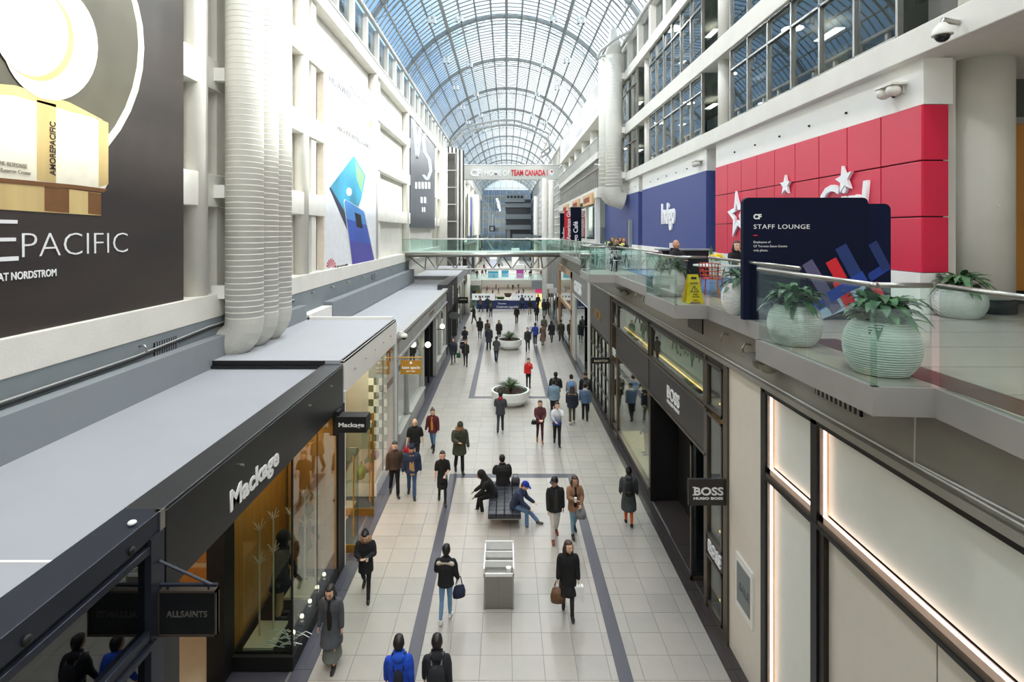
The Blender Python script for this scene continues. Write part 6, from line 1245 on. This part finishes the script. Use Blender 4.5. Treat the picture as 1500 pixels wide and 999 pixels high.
bag_at(J['RA'][2]+Vector((0, 0, -.04)), 'red and black bag in the hand of the man in the black polo', cloth((176, 34, 52)), .26, .12, .2, strap=.08)
P_(634, 660, face=172, h=1.68, label='woman in maroon coat over mustard top with blue jeans, left of the olive parka', top=(92, 34, 42), hem=.76, legs=(84, 116, 150), fem=True, hair='bun', hairc='hair_brown', skin='skin_light', lh=14, rh=-12, rk=20, turn=25, la=(0, 14, 14), ra=(0, 16, 20), extra=(('inner', (210, 132, 44)),), boots=True, bulk=1.1)
# --- bench
person(.24, 17.0, -108, 1.74, label='seated man in navy jacket, bright blue cap and faded jeans with one leg stretched out', top=(46, 54, 80), hem=.86, legs=(96, 124, 158), hair='cap', skin='skin_light', hairc='hair_brown', seat=.45, lh=72, rh=78, lk=26, rk=74, lean=26, nod=24, la=(34, -2, 34), ra=(30, -2, 32), rab=10, extra=(cloth((30, 52, 152)), ('inner', (60, 110, 140))), shoes=cloth((88, 90, 78)), bulk=1.1)
person(-.42, 17.75, 98, 1.76, label='seated person in black hoodie with hood up and white print, facing left on the bench', top=(22, 22, 24), hem=.84, legs=(22, 22, 24), hair='hood', skin='skin_dark', seat=.45, lh=76, rh=80, lk=84, rk=70, lean=32, nod=22, la=(34, 2, 30), ra=(28, 2, 38), extra=(('print', 0),), shoes='shoe_black', bulk=1.14)
person(-.12, 18.55, 12, 1.76, label='seated person in bulky black jacket seen from behind at the far end of the bench', top=(26, 26, 27), hem=.78, legs=(30, 30, 32), hair='short', skin='skin_mid', seat=.45, lh=78, rh=78, lk=80, rk=80, lean=10, nod=10, la=(30, 12, 50), ra=(10, 14, 40), extra=(('collar', (26, 26, 28)),), bulk=1.28)
p = thing('handbag', 'small grey and black handbag on the far right corner of the bench', 'bag', (.3, 18.45, .455)); MB().tube([(.3, 18.5, .46), (.3, 18.5, .6), (.3, 18.5, .68)], [(.14, .07), (.15, .06), (.12, .02)], 12, sx=(1, 0, 0)).build('bag_body', cloth((70, 70, 74)), p, smooth=True); MB().tube([(.22, 18.5, .66), (.24, 18.5, .8), (.36, 18.5, .8), (.38, 18.5, .66)], .01, 6).build('handle', 'black', p)
# --- middle distance
P_(733, 632, face=-4, h=1.74, label='man in dark grey jacket with red hood lining walking towards the nearer palm planter', top=(62, 66, 74), hem=.76, legs=(58, 62, 70), hair='short', lh=-12, rh=12, lk=24, rk=3, la=(10, 10, 60), ra=(10, 12, 50), extra=(('hooddown', (150, 44, 56)),), bulk=1.1)
p, J = P_(791, 649, face=184, h=1.74, label='woman in maroon sweater and burgundy trousers with hands clasped in front', top=(92, 48, 54), hem=.82, legs=(74, 30, 40), fem=True, hair='short', hairc='hair_brown', skin='skin_light', lh=10, rh=-10, rk=14, la=(14, 4, 52), ra=(14, 4, 52), shoes=cloth((170, 110, 76)), bulk=1.08)
bag_at(J['RA'][1]+Vector((-.08, 0, -.15)), 'small black shoulder bag of the woman in the maroon sweater', cloth((28, 28, 30)), .2, .1, .16, strap=.05)
P_(816, 652, face=178, h=1.78, label='young man in white to blue dipped sweatshirt holding a phone to his ear', top=(176, 186, 206), hem=.84, legs=(32, 32, 38), hair='short', skin='skin_light', lh=12, rh=-14, rk=22, nod=6, la=(62, 6, 120), ra=(14, 8, 60), shoes='shoe_black', extra=(), name='person')
o = [c for c in bpy.data.objects if c.name.startswith('top')][-1]
MATS['cloth_176_186_206'].node_tree.nodes  # the sweatshirt fades from white at the shoulders to blue at the hem: a dyed gradient
m = MATS['cloth_176_186_206']; n = m.node_tree; mx = [k for k in n.nodes if k.type == 'MIX'][0]; g_ = n.nodes.new('ShaderNodeSeparateXYZ'); tcn = [k for k in n.nodes if k.type == 'TEX_COORD'][0]; n.links.new(tcn.outputs['Object'], g_.inputs[0]); mr = n.nodes.new('ShaderNodeMapRange'); mr.inputs[1].default_value = .95; mr.inputs[2].default_value = 1.32
mx.inputs[6].default_value = rgb(52, 74, 146); mx.inputs[7].default_value = rgb(222, 226, 232); n.links.new(g_.outputs[2], mr.inputs[0]); n.links.new(mr.outputs[0], mx.inputs[0])
P_(811, 612, face=-6, h=1.76, label='person in light blue denim jacket and black trousers seen from behind', top=(122, 146, 164), hem=.82, legs=(28, 28, 32), hair='short', lh=-10, rh=10, lk=18, shoes='shoe_white', bulk=1.16)
p, J = P_(814, 597, face=-4, h=1.78, label='person in black puffer jacket with a shoulder bag ahead of the pale denim jacket', top=(24, 24, 26), hem=.8, legs=(26, 26, 28), hair='short', skin='skin_dark', bulk=1.26, la=(8, 16, 40), ra=(8, 16, 40)); backpack(J, 'black shoulder pack on the black puffer jacket', cloth((40, 40, 44)), 'black', .7, .1)
p, J = P_(837, 601, face=-3, h=1.76, label='person in grey hoodie wearing a light blue backpack', top=(150, 150, 158), hem=.82, legs=(60, 62, 72), hair='cap', extra=('black', ('hooddown', (178, 178, 184)))); backpack(J, 'light blue backpack on the grey hoodie', cloth((84, 140, 200)), cloth((58, 104, 168)))
p, J = P_(858, 600, face=-2, h=1.84, label='tall person in black coat wearing a black and grey backpack by the right shops', top=(28, 28, 32), hem=.74, legs=(30, 30, 34), hair='beanie', extra=('black', ('hooddown', (28, 28, 30))), bulk=1.22); backpack(J, 'black and grey backpack on the tall person in the black coat', cloth((52, 52, 56)), cloth((120, 120, 124)))
P_(838, 620, face=-8, h=1.68, label='person in navy jacket with brown fur hood and olive trousers seen from behind', top=(32, 38, 54), hem=.76, legs=(82, 78, 60), hair='long', hairc='hair_brown', lh=-12, rh=12, lk=20, rk=3, extra=(('furback', 'fur'),), shoes='shoe_white', bulk=1.25)
P_(857, 616, face=-6, h=1.72, label='person in blue denim jacket with pale grey hood and black trousers seen from behind', top=(92, 116, 146), hem=.84, legs=(28, 28, 32), hair='short', lh=12, rh=-14, rk=26, extra=(('hooddown', (186, 186, 188)),), shoes='shoe_black', bulk=1.12)
P_(774, 568, face=184, h=1.66, label='woman in bright red sweater standing behind the nearer palm planter', top=(214, 46, 48), hem=.84, legs=(26, 26, 28), fem=True, hair='tail', skin='skin_light', la=(40, 4, 110), ra=(0, 10, 10), **N)
D = [
 (664, 533, 182, 1.70, 'woman in navy coat on the left of the pair sharing a green bag', dict(top=(42, 46, 58), hem=.62, fem=True, hair='long', hairc='hair_brown', bulk=1.25, flare=1.15, skin='skin_light')),
 (682, 537, 182, 1.74, 'woman in black jacket over olive top right of the pair with the green bag', dict(top=(34, 34, 36), hem=.76, fem=True, hair='long', hairc='hair_brown', skin='skin_light', extra=(('inner', (70, 68, 50)),))),
 (681, 512, 180, 1.68, 'person in black jacket pushing the stroller', dict(top=(34, 34, 38), hem=.7, hair='beanie', extra=('black',), la=(30, 10, 50), ra=(30, 10, 50))),
 (703, 496, 4, 1.72, 'woman in long black jacket walking away left of the farther planter', dict(top=(32, 32, 34), hem=.64, fem=True, hair='long', hairc='hair_brown', bulk=1.2)),
 (716, 513, -4, 1.82, 'tall person in dark coat walking away beside the farther planter', dict(top=(44, 46, 52), hem=.56, hair='short', bulk=1.15)),
 (714, 500, -2, 1.72, 'person with brown hair half hidden ahead of the tall dark coat', dict(top=(74, 66, 60), hem=.8, fem=True, hair='short', hairc='hair_brown')),
 (731, 500, 184, 1.70, 'woman in black coat facing the camera behind the farther planter', dict(top=(34, 32, 32), hem=.56, fem=True, hair='long', hairc='hair_brown', skin='skin_light', bulk=1.15)),
 (727, 531, -8, 1.72, 'man in charcoal hooded jacket and dark jeans in front of the farther planter', dict(top=(72, 70, 72), hem=.8, legs=(36, 42, 56), hair='cap', extra=('black', ('hooddown', (70, 68, 70))), la=(14, 10, 60), ra=(14, 10, 60))),
 (773, 515, 176, 1.76, 'man in olive black jacket facing the camera right of the farther planter', dict(top=(46, 48, 44), hem=.78, legs=(44, 46, 48), hair='short', skin='skin_light')),
 (784, 506, -6, 1.72, 'person in royal blue jacket walking away right of the farther planter', dict(top=(44, 60, 144), hem=.82, hair='short', shoes='shoe_white', la=(0, 24, 30))),
 (795, 506, 4, 1.66, 'woman in long brown coat walking away', dict(top=(104, 84, 72), hem=.34, fem=True, hair='short', hairc='hair_brown', flare=1.35)),
 (797, 494, 2, 1.76, 'person in taupe jacket ahead of the long brown coat', dict(top=(96, 88, 78), hem=.7, hair='short', hairc='hair_brown')),
 (808, 502, 8, 1.72, 'woman in flared black coat walking away near the right shops', dict(top=(26, 26, 28), hem=.62, fem=True, hair='long', hairc='hair_black', flare=1.3, bulk=1.15)),
 (822, 501, 10, 1.72, 'person in dark olive parka close to the timber shop front', dict(top=(64, 60, 46), hem=.6, hair='beanie', extra=('black',), bulk=1.2)),
 (757, 475, 184, 1.78, 'man in black jacket and wine red trousers alone in the middle distance', dict(top=(38, 38, 42), hem=.82, legs=(84, 36, 48), hair='short', skin='skin_light')),
 (694, 474, 60, 1.72, 'person in black coat looking at a phone by the left shops', dict(top=(36, 36, 38), hem=.7, hair='short', la=(30, 8, 80))),
 (704, 457, 80, 1.74, 'person in tan jacket standing by the blue railing banner', dict(top=(110, 88, 66), hem=.8, legs=(44, 42, 44), hair='short')),
 (714, 458, -10, 1.78, 'tall person in dark blue coat at the railing', dict(top=(40, 46, 58), hem=.7, hair='beanie', extra=(cloth((60, 84, 110)),))),
 (719, 465, -4, 1.72, 'person in charcoal coat with grey backpack near the railing', dict(top=(48, 50, 56), hem=.78, legs=(48, 58, 80), hair='short')),
 (786, 471, -4, 1.74, 'person in black hooded coat right of the wine red trousers', dict(top=(34, 34, 36), hem=.64, hair='short', hairc='hair_brown')),
 (797, 464, -6, 1.82, 'tall person in black coat near the railing on the right', dict(top=(36, 36, 40), hem=.64, hair='short')),
 (802, 462, 10, 1.74, 'person in dark brown coat beside the tall black coat', dict(top=(58, 48, 44), hem=.7, hair='short', hairc='hair_brown')),
 (776, 461, -8, 1.76, 'person in black jacket and beige trousers by the railing', dict(top=(34, 36, 38), hem=.76, legs=(130, 120, 96), hair='short')),
 (765, 455, 20, 1.74, 'person in blue grey jacket leaning at the railing right of the banner', dict(top=(62, 72, 90), hem=.8, hair='short')),
 (788, 454, 200, 1.76, 'person in black with arms folded by the right railing', dict(top=(36, 36, 38), hem=.8, hair='short')),
]
for k, (a, b_, f_, h_, lab, kw) in enumerate(D):
    q = dict(lh=12 if k % 2 else -12, rh=-12 if k % 2 else 12, lk=3 if k % 2 else 20, rk=20 if k % 2 else 3); q.update(kw); q.setdefault('legs', (32, 32, 36))
    pp, J = P_(a, b_, face=f_, h=h_, label=lab, **q)
    if k == 0: bag_at(J['LA'][2]+Vector((.12, 0, -.05)), 'green and white shopping bag held between the pair of women', cloth((34, 84, 58)), .26, .12, .3, body='paper', strap=.1)
    if k == 18: backpack(J, 'grey backpack on the charcoal coat near the railing', cloth((96, 94, 98)))
    if k == 15: bag_at(J['RA'][2], 'white shopping bag of the phone reader by the left shops', 'white_gloss', .3, .14, .34, body='paper', strap=.1)
# stroller
p = fl(678, 520); t = thing('stroller', 'dark stroller with white trimmed hood pushed on the left of the concourse', 'stroller', (p.x, p.y, 0)); x_, y_ = p.x, p.y
MB().ball((x_, y_, .62), (.24, .34, .22), n=16, m=10).build('seat_shell', cloth((40, 46, 62)), t, smooth=True); MB().ball((x_, y_+.12, .88), (.24, .26, .2), n=16, m=10).build('sun_hood', cloth((30, 32, 38)), t, smooth=True)
MB().tube([(x_-.24, y_+.05, .85), (x_-.12, y_-.1, 1.0), (x_+.12, y_-.1, 1.0), (x_+.24, y_+.05, .85)], .025, 6).build('white_trim', 'white_gloss', t)
for s_ in (-1, 1):
    MB().tube([(x_+s_*.24, y_+.55, 1.05), (x_+s_*.24, y_-.3, .15)], .015, 6).build('frame', 'steel', t); MB().tube([(x_+s_*.24, y_-.05, .45), (x_+s_*.26, y_+.35, .15)], .015, 6).build('frame', 'steel', t)
    for yy, r_ in ((-.32, .1), (.36, .13)): MB().tube([(x_+s_*.25, y_+yy, r_), (x_+s_*.29, y_+yy, r_)], r_, 14).build('wheel', 'black', t)
MB().tube([(x_-.24, y_+.55, 1.05), (x_+.24, y_+.55, 1.05)], .018, 6).build('handle', 'black', t)
# --- seated people on the gallery
for k, (x_, y_, f_, lab, kw) in enumerate((
    (4.95, 16.2, 200, 'man with close cropped hair in black leaning back in the grey lounge chair', dict(top=(30, 30, 32), hair='none', skin='skin_mid', lean=-6, nod=-8)),
    (6.15, 15.0, 175, 'woman in black with long dark hair resting chin on hand by the navy screen', dict(top=(26, 26, 28), hair='long', skin='skin_light', fem=True, la=(50, 4, 125))),
    (4.65, 23.3, 150, 'person with dark hair in black seated at the far gallery tables nearest the post', dict(top=(34, 34, 38), hair='short', lean=14)),
    (5.35, 25.7, 190, 'woman with brown hair seated at the far gallery tables', dict(top=(48, 44, 44), hair='long', hairc='hair_brown', fem=True)),
    (5.35, 28.2, 170, 'woman with long black hair farthest left at the gallery tables', dict(top=(36, 34, 38), hair='long', fem=True)),
    (5.85, 29.2, 200, 'second dark haired person at the farthest gallery table', dict(top=(30, 30, 34), hair='short')))):
    q = dict(lh=82, rh=84, lk=80, rk=84, lean=6, nod=4, la=(30, 6, 60), ra=(30, 6, 60), hem=.86); q.update(kw); person(x_, y_, f_, 1.7, 7.215, lab, seat=.46, **q)
chx = chair(6.15, 15.02, 'white_gloss', 'cafe_chair', 'white chair under the woman by the navy screen', PI)
for k, (x_, y_) in enumerate(((5.35, 25.75), (5.35, 28.25), (5.85, 29.25), (4.65, 23.35))):
    dup(wc0, (x_, y_, 7.2), rz=PI, label='occupied white cafe chair at the far gallery tables, ' + ['beside the brown haired woman', 'under the long black haired woman', 'at the farthest table', 'nearest the dark post'][k])
for k, (x_, y_, f_) in enumerate(((1.0, 38, 0),)): pass
# --- mannequins
person(-5.0, 12.35, -80, 1.86, .31, label='mannequin in black hooded puffer coat and beige trousers in the timber lined window', top=(24, 25, 30), hem=.6, legs=(176, 140, 104), hair='hood', skin=mat('mannequin', (60, 56, 54), .4), name='mannequin', cat='mannequin', bulk=1.2, **N)
person(-4.95, 13.7, -85, 1.82, .31, label='second mannequin in black at the far end of the timber lined window', top=(28, 28, 30), hem=.7, legs=(30, 30, 32), hair='none', skin='mannequin', name='mannequin', cat='mannequin', **N)
person(5.3, 21.2, 90, 1.84, .38, label='mannequin in navy coat and tan trousers behind the menswear window', top=(54, 66, 88), hem=.8, legs=(168, 134, 96), hair='none', skin='mannequin', name='mannequin', cat='mannequin', **N)
person(5.35, 19.9, 90, 1.84, .38, label='mannequin in brown coat nearest the dark entrance', top=(74, 48, 40), hem=.56, legs=(52, 50, 48), hair='none', skin='mannequin', name='mannequin', cat='mannequin', **N)
person(5.2, 33.3, 120, 1.2, 1.35, label='dark jacketed bust on the white pedestal in the grey shop', top=(40, 38, 38), hem=.8, legs=(200, 196, 188), hair='none', skin='skin_light', name='mannequin', cat='mannequin', **N)
person(-4.9, 22.6, 110, 1.7, .76, label='mannequin in grey green dress in the first grey panelled window', top=(104, 108, 104), hem=.6, skirt='knee', legs=(104, 108, 104), hair='none', skin='skin_light', name='mannequin', cat='mannequin', fem=True, **N)
person(-4.8, 35.3, 110, 1.7, .76, label='mannequin in pale clothes in the farther grey panelled window', top=(170, 164, 150), hem=.7, legs=(120, 116, 108), hair='none', skin='skin_light', name='mannequin', cat='mannequin', fem=True, **N)
# --- small figures on the far floors: simple continuous figures with coat and hair
pal = [(40, 40, 44), (58, 44, 46), (70, 74, 84), (92, 40, 44), (44, 52, 72), (110, 104, 96), (38, 84, 82), (128, 60, 66)]
cnames = {(40, 40, 44): 'black', (58, 44, 46): 'dark brown', (70, 74, 84): 'slate grey', (92, 40, 44): 'wine red', (44, 52, 72): 'navy', (110, 104, 96): 'beige', (38, 84, 82): 'teal', (128, 60, 66): 'rose'}
def small(x_, y_, z_, c_, f_, lab, grp):
    person(x_, y_, f_, 1.72, z_, lab, top=c_, legs=(34, 34, 38), hair='short', res=.045, bulk=1.15, group=grp)
far_ = [(-5.6, 106, 0), (-4.7, 109, 0), (-4.2, 113, 0), (4.4, 105, 0), (4.7, 107.5, 0), (6.6, 106, 0), (-6.8, 118, 0), (4.0, 118, 0), (5.4, 121, 0), (-5.2, 128, 0), (5.8, 131, 0), (-1.8, 132, 0)]
for k, (x_, y_, z_) in enumerate(far_): small(x_, y_, z_, pal[(k*3) % 8], (k*67) % 360, 'tiny figure in %s on the far ground floor, %s from the viewer' % (cnames[pal[(k*3) % 8]], ['first', 'second', 'third', 'fourth', 'fifth', 'sixth', 'seventh', 'eighth', 'ninth', 'tenth', 'eleventh', 'twelfth'][k]), 'people on the far ground floor')
low_ = [(a_, 116+(b_-108)*1.6) for a_, b_ in [(-5.2, 108), (-4.4, 112), (-3.6, 110), (-3.2, 116), (-2.4, 109), (-1.9, 119), (2.2, 113), (2.8, 116), (3.4, 112), (4.0, 118), (-4.8, 121), (1.6, 124), (.4, 126), (3.1, 127), (-2.7, 125)]]
for k, (x_, y_) in enumerate(low_): small(x_, y_, -6, pal[(k*5+1) % 8], (k*97) % 360, 'tiny figure in %s on the lower level, %.0f metres left or right' % (cnames[pal[(k*5+1) % 8]], x_) if 0 else 'tiny figure in %s on the lower level, %s' % (cnames[pal[(k*5+1) % 8]], ['far left', 'left nearer', 'left of centre', 'centre left farther', 'centre left nearest', 'centre left deep', 'centre right', 'right of centre', 'right nearer', 'far right', 'far left deep', 'centre right deep', 'centre deep', 'right deep', 'left deep'][k]), 'people on the lower level')
for k, (x_, y_) in enumerate(((-1.2, 112), (.3, 118))):
    q = thing('lower_stall', ['dark round stall nearest on the lower level', 'pale round stall farther on the lower level'][k], 'stall', (x_, y_, -6)); MB().lathe([(1.3, 0), (1.4, 1.0), (1.4, 1.1)], (x_, y_, -6), 20).build('counter', ['black', 'white_gloss'][k], q); MB().lathe([(.5, 1.1), (.9, 1.9), (.2, 2.0)], (x_, y_, -6), 16).build('planting', ['leaf', 'soil'][k], q)
flush()
